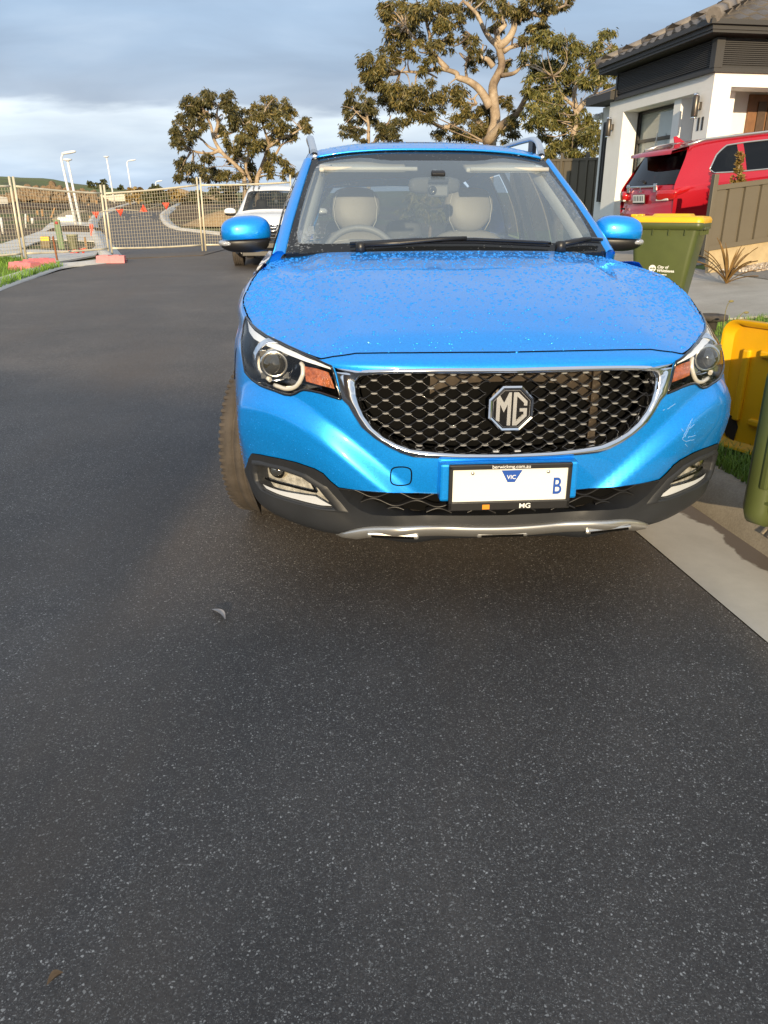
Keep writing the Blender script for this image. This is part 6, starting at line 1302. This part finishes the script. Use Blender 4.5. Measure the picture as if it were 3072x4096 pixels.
# hip roof with a tiled surface
ZR = z1_+.18; PIT = math.tan(R(24)); xE, yE = -OV-.06, -OV-.06; YB = UE; RZ_ = ZR + PIT*3.4
def tile_fn(t, p, v):
    uv = N(t, 'ShaderNodeUVMap'); 
    c = rmp(t, nz(t, v, 2.0, 6.), [(.3, (.075, .068, .064)), (.7, (.13, .118, .11))]); t.links.new(c, p.inputs['Base Color']); p.inputs['Roughness'].default_value = .6
M['tile'] = gmat('roof_tile', tile_fn)
rm_ = MB()
def roof_plane(o, ax, up, w0, w1f, rows_, prof_n):
    """courses of wavy tiles stepping up a slope: o origin, ax along the eave, up the slope direction"""
    o, ax, up = map(np.array, (o, ax, up)); nrm_ = np.cross(ax, up); nrm_ = nrm_/np.linalg.norm(nrm_); nrm_ *= np.sign(nrm_[2])
    for r_ in range(rows_):
        s0, s1 = r_*.34, r_*.34+.36; a0, a1 = w1f(s0); n = max(2, int((a1-a0)/.075)); xs_ = np.linspace(a0, a1, n)
        w_ = lambda x: .022*math.cos(2*math.pi*x/.30)
        rm_.grid([[tuple(o+ax*x+up*s0+nrm_*(w_(x)+.000)) for x in xs_], [tuple(o+ax*x+up*s0+nrm_*(w_(x)+.035)) for x in xs_], [tuple(o+ax*x+up*s1+nrm_*(w_(x)+.006)) for x in xs_]], False)
sl = math.sqrt(1+PIT*PIT)
roof_plane((xE, yE, ZR), (0, 1, 0), (1/sl, 0, PIT/sl), 0, lambda s: (s/sl, max(s/sl+.1, YB-yE-s/sl)), int((YB-yE)/2*sl/.34)+1, 0)          # street slope
roof_plane((xE, yE, ZR), (1, 0, 0), (0, 1/sl, PIT/sl), 0, lambda s: (s/sl, WID-xE), int((YB-yE)/2*sl/.34)+1, 0)          # front slope
roof_plane((xE, YB, ZR), (1, 0, 0), (0, -1/sl, PIT/sl), 0, lambda s: (s/sl, WID-xE), int((YB-yE)/2*sl/.34)+1, 0)
rfo = rm_.build('roof', M['tile'], house)
rc2 = MB()
for k in range(int((YB-yE)/2*1.1/.36)+1):
    q = k*.36; c = Vector((xE+q/sl*1.0+.0, yE+q/sl, ZR+q*PIT/sl+.055)); d = Vector((1, 1, PIT)).normalized(); rot = d.to_track_quat('Y', 'Z').to_matrix()
    rc2.tube([c, c+d*.48*1.1], [.125, .105], 8)
for k in range(int((YB-yE)/2*1.1/.36)+1):
    q = k*.36; c = Vector((xE+q/sl, YB-q/sl, ZR+q*PIT/sl+.045)); d = Vector((1, -1, PIT)).normalized(); rc2.tube([c, c+d*.52], [.10, .085], 8)
rc2.build('ridge_cap', mat('ridge_tile', (.17, .15, .135), .6, noise=.2), rfo)
wr = MB(); zwr = max(WH, ZW)+.02; wallbox(wr, -.16, WID, UC+.02, UW, zwr, zwr+.16); wr.grid([[(-.17, UC+.02, zwr+.161), (-.17, UW, zwr+.161)], [(2.2, UC+.02, zwr+1.1), (2.2, UW, zwr+1.1)]], False); wr.build('side_eave', M['char'], house)
# windows
gls = glass_mat('window_glass', (.86, .89, .90), 1.5); bl = mat('roller_blind', (.66, .64, .58), .7); 
def window(v, pts, blind=True, nm='window', mull=None):
    us = [onface(*q, v) for q in pts]; u0, u1 = min(u for u, z in us), max(u for u, z in us); za, zb = min(z for u, z in us), max(z for u, z in us)
    f = MB(); t_ = .05
    for (a, b_, c_, d_) in ((u0, u1, zb-t_, zb), (u0, u1, za, za+t_), (u0, u0+t_, za+t_+.001, zb-t_-.001), (u1-t_, u1, za+t_+.001, zb-t_-.001)): wallbox(f, v-.06, v+.02, a, b_, c_, d_)
    if mull: zm = onface(*mull, v)[1]; wallbox(f, v-.055, v+.01, u0+t_+.001, u1-t_-.001, zm-.03, zm+.03)
    fo = f.build(nm, M['char'], house); g = MB(); wallbox(g, v-.02, v-.012, u0+t_, u1-t_, za+t_, zb-t_); g.build('pane', gls, fo)
    b2 = MB(); wallbox(b2, v+.0, v+.012, u0+t_, u1-t_, za+t_, zb-t_); b2.build('blind', bl if blind else M['pit'], fo); return fo
VW = TH+.10
window(VW, [z4(640, 912), z4(942, 835), z4(610, 1390)], True, 'window', z4(640, 1145)); window(VW, [z4(1058, 825), z4(1082, 1010), z4(1028, 1160)], True, 'narrow_window', z4(1040, 1090))
window(.245, [z4(352, 990), z4(374, 985), z4(300, 1630)], False, 'slit_window')
rp2 = MB(); a = onface(*z4(772, 1075), VW-.1); rp2.tube([(VW-.11, a[0], a[1]), (VW-.13, a[0], a[1]-.2), (VW-.11, a[0]+.02, a[1]-.75)], .012, 6); rp2.build('blind_cord', M['pvc'], house)
M['wl'] = mat('lamp_bronze', (.10, .09, .08), .35, .7)
for q in (z4(1116, 855), z4(408, 1028)):
    u_, z_ = onface(*q); m = MB(); m.lathe([(.050, -.17), (.055, -.16), (.055, .14), (.050, .15)], Matrix.Translation((-.10, u_, z_)), 20); m.box((-.03, u_, z_), (.07, .08, .12), bev=.01); lo_ = m.build('wall_light', M['wl'], house); e = MB(); e.lathe([(.046, .151), (.052, .16), (.052, .19), (.0001, .192)], Matrix.Translation((-.10, u_, z_)), 20); e.lathe([(.046, -.171), (.052, -.18), (.052, -.20), (.0001, -.205)], Matrix.Translation((-.10, u_, z_)), 20); e.build('lamp_end', M['chrome'], lo_)
u_, z_ = onface(*z4(1113, 1005))
text('house_number', '11', .26, M['char'], house, Matrix.Translation((-.004, u_, z_)) @ Matrix.Rotation(R(-90), 4, 'Z') @ Matrix.Rotation(R(90), 4, 'X'), .004, bold=.014)
u_, z_ = onface(*z4(318, 945), .25); m = MB(); m.ell((.14, u_, z_), (.10, .07, .07), 14, 10); m.box((.22, u_, z_+.02), (.06, .14, .14), bev=.02); m.build('security_camera', M['pvc'], house)
# timber door in the front recess
dv, dz_ = onfront(*z4(1520, 760), 1.10); dr_ = MB(); wallbox(dr_, dv, dv+1.5, 1.10, 1.148, 0, dz_); do = dr_.build('door_frame', mat('door_timber', (.20, .095, .04), .5, noise=.3, nscale=6), house)
d2 = MB()
for k in range(6): wallbox(d2, dv+.18+k*.2, dv+.34+k*.2, 1.07, 1.099, .1, dz_-.12)
d2.build('door_panel', mat('door_dark', (.075, .045, .025), .5, noise=.3, nscale=8), do)
# ------------------------------------------------------------------ colorbond fences
M['cb'] = mat('fence_steel', (.112, .094, .066), .5, noise=.06, nscale=3)
def steel_fence(label, a, b, za0, za1, zb0, zb1, posts, pitch=.30, rail=.06):
    """sheet fence from a to b with swaged vertical ribs: za0..za1 foot and top at a, zb0..zb1 at b"""
    a, b = np.array(a[:2]), np.array(b[:2]); Lh = float(np.linalg.norm(b-a)); t = thing('steel_fence', label, 'fence', (a[0], a[1], za0), math.atan2(b[1]-a[1], b[0]-a[0]), 'ribbed steel fences'); lo = lambda x: (zb0-za0)*x/Lh; hi = lambda x: za1-za0+(zb1-za1)*x/Lh; s = MB(); xs_ = []
    x = 0.
    while x < Lh:
        for dx, dy in ((0, 0), (.22, 0), (.235, .03), (.275, .03), (.29, 0)):
            if x+dx*pitch/.30 <= Lh: xs_.append((x+dx*pitch/.30, dy))
        x += pitch
    s.grid([[(x_, dy, lo(x_)+.03) for x_, dy in xs_], [(x_, dy, hi(x_)-.03) for x_, dy in xs_]], False); s.build('sheet', M['cb'], t)
    for f_ in (lo, hi):
        m = MB(); sg_ = 1 if f_ is lo else -1; m.grid([[(x_, y_, f_(x_)+sg_*z_) for x_ in (0, Lh)] for y_, z_ in ((-.025, rail), (-.025, 0), (.045, 0), (.045, rail))], False); m.build('rail', M['cb'], t)
    for x_ in posts: m = MB(); m.box((x_, .01, (lo(x_)+hi(x_))/2+.03), (.065, .085, hi(x_)-lo(x_)+.22), bev=.006); m.build('post', M['cb'], t)
    return t
# low fence along the driveway: from the post to past the right edge of the picture
zr = lambda a, b: (2372+a*.42194, 500+b*.42194)
FY = 11.1; fa = at(*zr(1120, 800), FY); PD = PERP
fbx = lambda s: np.array([fa[0]+PD[0]*s, fa[1]+PD[1]*s])
sE = 2.2; q = fbx(1.05); t0 = at(*zr(1150, 575), FY)[2]; b0 = at(*zr(1075, 1195), FY)[2]; t1 = at(3072, 500+505*.42194, q[1])[2]; b1 = at(3072, 500+1110*.42194, q[1])[2]
kx_ = (q[0]-fa[0])/(at(3072, 900, q[1])[0]-fa[0]) if False else 1.
xr = at(3072, 800, q[1])[0]; s_r = (xr-fa[0])/PD[0]; e_ = fbx(4.0)
steel_fence('low beige steel fence beside the driveway with a taller end post', fa, e_, b0, t0, b0+(b1-b0)*4.0/s_r, t0+(t1-t0)*4.0/s_r, [0., 2.4], .235)
sl_ = MB(); Lq = 4.0; sl_.box((Lq/2+.06, .05, -.17), (Lq, .08, .34)); o = sl_.build('timber_sleeper', mat('sleeper', (.40, .31, .18), .85, noise=.2, nscale=5)); o.location = (fa[0], fa[1], b0+.02); o.rotation_euler = (0, -math.atan((b1-b0)/s_r), math.atan2(PD[1], PD[0])); tag(o, 'pale timber sleeper under the low beige fence', 'sleeper')
A0 = at(2050, 640, 23.5); A1 = at(2450, 627, 21.5)
steel_fence('tall beige steel fence behind the blue car, half in the shade of the house', A0, A1, .45, at(2195, 636, 22.7)[2], .45, A1[2], [0, .8, 1.55, 2.3], .235)
# flax, conifer and pebbles in the garden bed
def strap_plant(label, p, n, L0, m):
    t = thing('flax_plant', label, 'plant', tuple(p)); mb = MB()
    for k in range(n):
        a = random.uniform(0, 6.28); l = L0*random.uniform(.6, 1.1); out_ = random.uniform(.25, .95)*l; up_ = math.sqrt(max(.02, l*l-out_*out_)); w_ = random.uniform(.012, .022); dx, dy = math.cos(a), math.sin(a); rows = []
        for i in range(8):
            q = i/7; x = out_*q**1.3; z = up_*(q-.18*q**3*(out_/l)*2); rows.append([(dx*x-dy*w_*s*(1-q**3*.95)*(.6+1.6*q*(1-q)), dy*x+dx*w_*s*(1-q**3*.95)*(.6+1.6*q*(1-q)), z+.012*abs(s)) for s in (-1, 0, 1)])
        mb.grid(rows)
    mb.build('leaves', m, t); return t
fp = at(2372+1290*.42194, 500+1330*.42194, 10.0); fp[2] = float(T(fp[0], fp[1]))
strap_plant('bronze flax plant with strappy leaves among the pebbles', fp, 24, .68, mat('flax_bronze', (.20, .115, .035), .5, noise=.4, nscale=9))
cp2 = at(2372+1365*.42194, 500+520*.42194, 11.6); ct_ = thing('conifer', 'small golden conifer poking up behind the low beige fence', 'shrub', (cp2[0], cp2[1], cp2[2]-.86)); tk = MB(); tk.tube([(0, 0, 0), (0, 0, 1.1)], [.02, .006], 6); tk.build('trunk', M['bark'], ct_)
leaves('crown', [((random.uniform(-.02, .02), random.uniform(-.02, .02), .25+k*.075), (.15*(1-k/13)+.02, .15*(1-k/13)+.02, .07)) for k in range(13)], M['bushy'], ct_, .055, .012, 22000, -.5)
pb_ = MB(); ic = [Vector(v) for v in ((1, 0, 0), (-1, 0, 0), (0, 1, 0), (0, -1, 0), (0, 0, .8), (0, 0, -.8))]
GP = [(p[0], p[1]) for p in g1([(1522, 582), (1560, 590), (1600, 592), (1640, 590), (1700, 578), (1800, 570), (1800, 545), (1659, 550), (1600, 562), (1540, 574)])]; ga = np.array(GP)
for k in range(5200):
    s = random.uniform(.012, .028); b = (random.uniform(ga[:, 0].min(), ga[:, 0].max()), random.uniform(ga[:, 1].min(), ga[:, 1].max()))
    if not inpoly(np.array([b]), GP)[0]: continue
    c = Vector((b[0], b[1], float(T(b[0], b[1]))+.03)); rot = Matrix.Rotation(random.uniform(0, 6), 3, 'Z') @ Matrix.Rotation(random.uniform(0, 6), 3, 'X')
    pb_.add([c + rot @ Vector((v.x*s*1.3, v.y*s, v.z*s*.8)) for v in ic], [(0, 2, 4), (2, 1, 4), (1, 3, 4), (3, 0, 4), (2, 0, 5), (1, 2, 5), (3, 1, 5), (0, 3, 5)], True)
o = pb_.build('pebbles', leafmat('pebble_stone', (.30, .22, .15), (.50, .42, .33), (.66, .60, .52))); o['kind'] = 'stuff'
# ------------------------------------------------------------------ unseen house added behind the photographer, sized to shade the near road
nh = thing('shade_house', 'plain brick house added out of view behind the photographer to shade the near road', 'house', (-6.75, -17.5, 0)); m = MB()
wallbox(m, -14, 5.2, -8, 0, 0, 5.0); wallbox(m, 5.201, 7.35, -7.9, -.4, 0, 4.58); m.build('wall', mat('brick_wall', (.25, .17, .12), .9, noise=.2), nh)
m = MB(); m.grid([[(-14.5, -8.5, 5.0), (-14.5, .5, 5.0)], [(-11, -4, 6.4), (-11, -4, 6.4)], [(1.5, -4, 6.4), (1.5, -4, 6.4)], [(5.3, -8.5, 5.0), (5.3, .5, 5.0)]], False); m.grid([[(-14.5, .5, 5.0), (-11, -4, 6.4)], [(5.3, .5, 5.0), (1.5, -4, 6.4)]], False); m.grid([[(-14.5, -8.5, 5.0), (-11, -4, 6.4)], [(5.3, -8.5, 5.0), (1.5, -4, 6.4)]], False); m.build('roof', M['tile'], nh)
# ================================================================== THE OTHER CARS
def suv(name, label, m, loc, rot, top=1.68, glassm=None, L_=4.70):
    """a mid-size SUV: y runs from the tail (0) to the nose (L_), w across, one smooth shell with its glass let in"""
    t = thing(name, label, 'car', loc, rot=rot)
    st = [  # y, sill w/z, mid, shoulder, belt, rail, roof mid, centre
     (0.10, [(.78,.34),(.86,.62),(.87,.92),(.84,1.06),(.635,1.53),(.36,1.575),(0,1.585)]),
     (0.66, [(.84,.30),(.92,.62),(.925,.95),(.885,1.08),(.65,1.59),(.36,1.64),(0,1.65)]),
     (1.20, [(.85,.28),(.93,.62),(.93,.96),(.895,1.07),(.655,1.62),(.37,1.67),(0,top)]),
     (2.20, [(.85,.28),(.92,.62),(.92,.96),(.895,1.05),(.655,1.61),(.37,1.665),(0,top-.005)]),
     (2.90, [(.85,.28),(.92,.62),(.92,.96),(.895,1.04),(.63,1.52),(.36,1.575),(0,1.59)]),
     (3.62, [(.85,.28),(.925,.62),(.92,.95),(.88,1.03),(.72,1.09),(.40,1.13),(0,1.14)]),
     (4.15, [(.84,.28),(.915,.62),(.90,.92),(.85,1.0),(.70,1.045),(.40,1.075),(0,1.085)]),
     (4.50, [(.80,.28),(.87,.60),(.85,.86),(.80,.93),(.66,.97),(.40,1.0),(0,1.01)]),
     (4.66, [(.72,.30),(.78,.58),(.76,.80),(.72,.86),(.60,.89),(.38,.91),(0,.92)])]
    rows_ = [[(w_, y, z) for w_, z in sec] for y, sec in st]; rows_[0] = [(w_, yy, z) for (w_, z), yy in zip(st[0][1], (.10, .10, .12, .15, .47, .44, .43))]; net = Net(rows_, mirror=False); net.sgn = 1
    S_, T_ = np.meshgrid(np.linspace(0, 8, 161), np.linspace(0, 6, 121), indexing='ij'); SX_ = net.ev(S_.ravel(), T_.ravel())
    ys_ = [s[0] for s in st]; sy = lambda y: float(np.interp(y, ys_, range(9)))
    def arch_loop(yc, r): 
        o = []
        for a in np.linspace(-8, 188, 22):
            y, z = yc+r*math.cos(R(a)), .34+r*math.sin(R(a)); k = np.argmin((SX_[:, 1]-y)**2 + (SX_[:, 2]-z)**2 + 9*(T_.ravel() > 2.6)); o.append((float(S_.ravel()[k]), float(T_.ravel()[k])))
        return [(o[0][0], -.4)] + o + [(o[-1][0], -.4)]
    WF, WR = 3.78, 1.02
    arches = [[(a, max(0, b)) for a, b in arch_loop(y, .37)] for y in (WF, WR)]
    win = [[(sy(.76), 3.27), (sy(.84), 3.16), (sy(1.30), 3.12), (sy(1.32), 3.80), (sy(1.14), 3.78), (sy(.95), 3.58)], [(sy(1.42), 3.12), (sy(2.32), 3.10), (sy(2.34), 3.80), (sy(1.44), 3.80)], [(sy(2.42), 3.10), (sy(3.28), 3.12), (sy(2.82), 3.80), (sy(2.44), 3.80)]]
    wsc = [(sy(2.98), 4.05), (sy(3.56), 4.02), (sy(3.56), 6.), (sy(2.98), 6.)]
    P, Tt = cdt([dens(x, .12) for x in arches + win + [wsc]], [[(0, 1.0), (8, 1.0)]], .16, .14, (0, 8, 0, 6)); c = P[Tt].mean(1)
    ia = inpoly(c, arches[0]) | inpoly(c, arches[1]); iw = inpoly(c, win[0]) | inpoly(c, win[1]) | inpoly(c, win[2]); isc = inpoly(c, wsc); lowp = (c[:, 1] < .55) & ~ia
    for sg in (-1, 1):
        nn = Mirr(net, sg)
        bd = panel('body', nn, P, Tt, ~ia & ~iw & ~isc & ~lowp, m, t); panel('sill', nn, P, Tt, lowp, M['clad'], bd)
        for w_ in win: panel('side_window', nn, P, Tt, inpoly(c, w_), glassm or M['dark_tint'], t, off=-.006)
        panel('windscreen', nn, P, Tt, isc, M['tint'], t, off=-.004)
    for yc in (WF, WR):
        for sg in (-1, 1): make_wheel(t, (sg*.82, yc, .345), .345, .225, 0, sg, (0, 0, 0)); 
    ub = MB(); ub.box((0, 2.35, .42), (1.5, 4.2, .30)); ub.build('underbody', M['pit'], t); return t, net, sy
# ------------------------------------------------------------------ white SUV, nose towards the camera
wc = at(1121, 930, 17.6); wy = 17.0; gz_ = float(T(wc[0], wy)); HW = R(180+4)
wx = float(at(1108, 905, wy)[0])
wt, wnet, wsy = suv('parked_car', 'white SUV with chrome grille parked behind the blue car, facing the camera', M['white'], (wx-.42, wy+4.66, gz_), (0, 0, HW), 1.70, M['tint'])
fz_ = MB(); rows = []
for (z, y, wd) in ((.24, 4.60, .66), (.34, 4.74, .74), (.52, 4.80, .78), (.70, 4.80, .79), (.84, 4.77, .77), (.92, 4.68, .72)): rows.append([(wd*q, y-.16*abs(q)**2.6-.02, z) for q in np.linspace(-1, 1, 21)])
fz_.grid(rows); ff = fz_.build('front_bumper', M['white'], wt)
gr_ = MB(); capped(gr_, [(-.62, .50), (.62, .50), (.60, .86), (-.60, .86)], .02, Matrix.Translation((0, 4.79, 0)) @ Matrix.Rotation(R(90), 4, 'X') @ Matrix.Scale(-1, 4, (0, 0, 1))); go = gr_.build('grille', M['gloss'], wt)
for k in range(5): m = MB(); m.box((0, 4.822, .545+k*.065), (1.16, .015, .022), bev=.004); m.build('slat', M['chrome'], go)
m = MB(); m.box((0, 4.828, .80), (1.24, .02, .05), bev=.008); m.build('chrome_bar', M['chrome'], go)
m = MB(); X_ = Matrix.Translation((0, 4.845, .805)) @ Matrix.Rotation(R(-90), 4, 'X')
for a, b_, q in ((.105, .072, 0), (.05, .060, 0), (.085, .03, .028)): m.tube([X_ @ Vector((a*math.cos(v), -q+b_*math.sin(v)*(1 if not q else 1), 0)) for v in np.linspace(0, 2*math.pi, 25)], .011, 6)
m.build('emblem', M['chrome'], go)
for sg in (-1, 1):
    hl_ = MB(); hl_.ell((sg*.68, 4.62, .80), (.20, .10, .085), 18, 10, 3, Matrix.Rotation(sg*R(-28), 3, 'Z')); h2 = hl_.build('headlight', mat('lamp_silver', (.55, .57, .58), .12, .7, coat=1.), wt); m = MB(); m.ell((sg*.66, 4.70, .80), (.06, .04, .05), 12, 8); m.build('projector', M['gloss'], h2)
    mr = MB(); mr.ell((sg*1.02, 3.20, 1.10), (.13, .09, .085), 16, 12, 2.6); mr.v = [(x, y, max(z, 1.075)) for x, y, z in mr.v]; mo_ = mr.build('door_mirror', M['white'], wt); mr = MB(); mr.ell((sg*1.01, 3.20, 1.07), (.128, .085, .05), 16, 10, 2.6); mr.v = [(x, y, min(z, 1.074)) for x, y, z in mr.v]; mr.box((sg*.90, 3.20, 1.06), (.10, .05, .04)); mr.build('mirror_base', M['black'], mo_)
    fg = MB(); fg.box((sg*.60, 4.72, .40), (.26, .06, .10), bev=.02); fg.build('fog_recess', M['black'], wt)
    rl_ = MB(); rl_.tube([(sg*.66, .7, 1.62), (sg*.665, .9, 1.685), (sg*.665, 2.5, 1.675), (sg*.65, 2.75, 1.60)], .018, 8); rl_.build('roof_rail', M['satin'], wt)
m = MB(); m.box((0, 4.83, .43), (.38, .015, .12), bev=.004); po = m.build('number_plate', M['plate'], wt)
m = MB(); m.box((0, 4.77, .30), (1.3, .08, .12), bev=.02); m.build('lower_intake', M['black'], wt)
for w0 in (-.38, .38): m = MB(); m.ell((w0, 2.3, 1.26), (.13, .06, .12), 14, 10, 3); m.ell((w0, 2.25, .9), (.26, .09, .35), 14, 10, 3); m.build('front_seat', M['seat'], wt)
m = MB(); m.box((0, 3.2, .98), (1.5, .5, .10), bev=.04); m.build('dashboard', M['dash'], wt)
m = MB(); m.tube([(.38+.19*math.cos(a), 2.95, 1.0+.17*math.sin(a)) for a in np.linspace(0, 6.283, 25)], .015, 6); m.build('steering_wheel', M['dash'], wt)
m = MB(); m.tube([(0, 3.0, 1.50), (-.01, 3.0, 1.36)], .006, 5); m.tube([(0, 3.0, 1.50), (.02, 3.0, 1.36)], .006, 5); m.ell((0, 3.0, 1.32), (.045, .012, .05), 10, 8); m.build('hanging_charm', M['pvc'], wt)
# ------------------------------------------------------------------ red SUV on the driveway, tail towards the road
RP = at(*z4(668, 1566), 13.2); RH = math.atan2(PERP[1], PERP[0])-R(90); PIT_ = R(6.5)
rz_ = RP[2]-.93*.93
rt_, rnet, rsy = suv('parked_car', 'red SUV with a roof spoiler parked nose-in on the sloping driveway', M['red'], (RP[0], RP[1], rz_), (PIT_, 0, RH+R(3)), 1.66, M['dark_tint'])
rt_.scale = (.93, .93, .93)
# tail: bumper, tailgate, window, spoiler, lamps, badge, plate
rows = []
for (z, y, wd) in ((.30, .10, .74), (.42, .00, .84), (.56, -.04, .87), (.66, .00, .87), (.80, .02, .85), (.94, .03, .845), (1.06, .08, .82)): rows.append([(wd*q, y+.13*abs(q)**2.6, z) for q in np.linspace(-1, 1, 23)])
m = MB(); m.grid(rows, flip=True); tg2 = m.build('tailgate', M['red'], rt_)
m = MB(); m.grid([[(q*.835, .075+.10*abs(q)**2.6, 1.055) for q in np.linspace(-1, 1, 15)], [(q*.755, .22+.08*abs(q)**2.6, 1.25) for q in np.linspace(-1, 1, 15)], [(q*.645, .40+.06*abs(q)**2.6, 1.52) for q in np.linspace(-1, 1, 15)]], flip=True); m.build('rear_window', M['dark_tint'], tg2)
m = MB(); m.grid([[(q*.64, .10+.08*abs(q)**2.2, 1.50) for q in np.linspace(-1, 1, 15)], [(q*.66, .11+.08*abs(q)**2.2, 1.55) for q in np.linspace(-1, 1, 15)], [(q*.64, .50, 1.64-.05*abs(q)**2) for q in np.linspace(-1, 1, 15)], [(q*.64, .5, 1.55) for q in np.linspace(-1, 1, 15)], [(q*.64, .10+.08*abs(q)**2.2, 1.50) for q in np.linspace(-1, 1, 15)]]); m.build('spoiler', M['red'], rt_)
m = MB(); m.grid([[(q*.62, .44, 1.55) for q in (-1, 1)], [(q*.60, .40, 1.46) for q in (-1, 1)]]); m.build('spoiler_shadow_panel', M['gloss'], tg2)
for sg in (-1, 1):
    m = MB(); m.ell((sg*.70, .10, .90), (.20, .07, .085), 18, 10, 4, Matrix.Rotation(sg*R(22), 3, 'Z')); m.ell((sg*.875, .27, .945), (.03, .17, .045), 16, 10, 2.6, Matrix.Rotation(R(12), 3, 'X')); lo_ = m.build('tail_light', M['redlens'], rt_)
    m = MB(); m.box((sg*.66, .045, .835), (.26, .05, .035), rz=sg*R(16), bev=.01); m.build('reverse_lens', mat('clear_lens', (.62, .60, .58), .15, coat=1.), lo_)
    m = MB(); m.tube([(sg*.665, .45, 1.60), (sg*.675, .75, 1.655), (sg*.675, 2.3, 1.66), (sg*.66, 2.7, 1.60)], .020, 8); m.build('roof_rail', M['satin'], rt_)
    a = np.array(dens([(rsy(.76), 3.27), (rsy(.84), 3.16), (rsy(1.30), 3.12), (rsy(2.3), 3.10), (rsy(3.2), 3.12), (rsy(2.82), 3.80), (rsy(1.5), 3.81), (rsy(1.14), 3.79), (rsy(.95), 3.59)], .1)); X_ = Mirr(rnet, sg).ev(a[:, 0], a[:, 1]); m = MB(); m.tube([tuple(p) for p in np.concatenate([X_, X_[:1]])], .014, 6); m.build('window_trim', M['satin'], rt_)
    m = MB(); m.box((sg*.44, .035, 1.02), (.09, .03, .13), bev=.008); m.build('chrome_wing', M['chrome'], tg2)
m = MB(); m.box((0, .030, 1.045), (.98, .03, .03), bev=.006); m.build('chrome_bar', M['chrome'], tg2)
m = MB(); X_ = Matrix.Translation((0, .018, .985)) @ Matrix.Rotation(R(90), 4, 'X')
for a in (90, 210, 330): m.prism([(0, 0), (.028*math.cos(R(a-30)), .028*math.sin(R(a-30))), (.052*math.cos(R(a)), .052*math.sin(R(a))), (.028*math.cos(R(a+30)), .028*math.sin(R(a+30)))], .006, X_)
m.build('emblem', M['chrome'], tg2)
m = MB(); m.box((0, -.012, .855), (.40, .012, .15), bev=.004); fo_ = m.build('number_plate', M['black'], rt_); m = MB(); m.box((0, -.020, .862), (.372, .004, .122)); m.build('plate_sheet', M['plate'], fo_)
for k in range(6): m = MB(); m.box((-.14+k*.056, -.0235, .865), (.018 if k % 2 else .026, .002, .075)); m.build('plate_mark', M['dash'], fo_)
m = MB(); m.tube([(.0, .10, 1.10), (-.18, .145, 1.135), (-.33, .15, 1.13)], [.022, .016, .010], 8); m.build('rear_wiper', M['black'], rt_)
m = MB(); m.add([(-.02, .80, 1.66), (.02, .80, 1.66), (.012, .62, 1.665), (-.012, .62, 1.665), (0, .60, 1.76), (0, .66, 1.765)], [(0, 1, 5), (1, 2, 4, 5), (2, 3, 4), (3, 0, 5, 4)]); m.build('roof_fin', M['red'], rt_)
m = MB(); m.box((-.56, .0, .70), (.16, .02, .03)); m.build('tail_badge', M['chrome'], tg2)
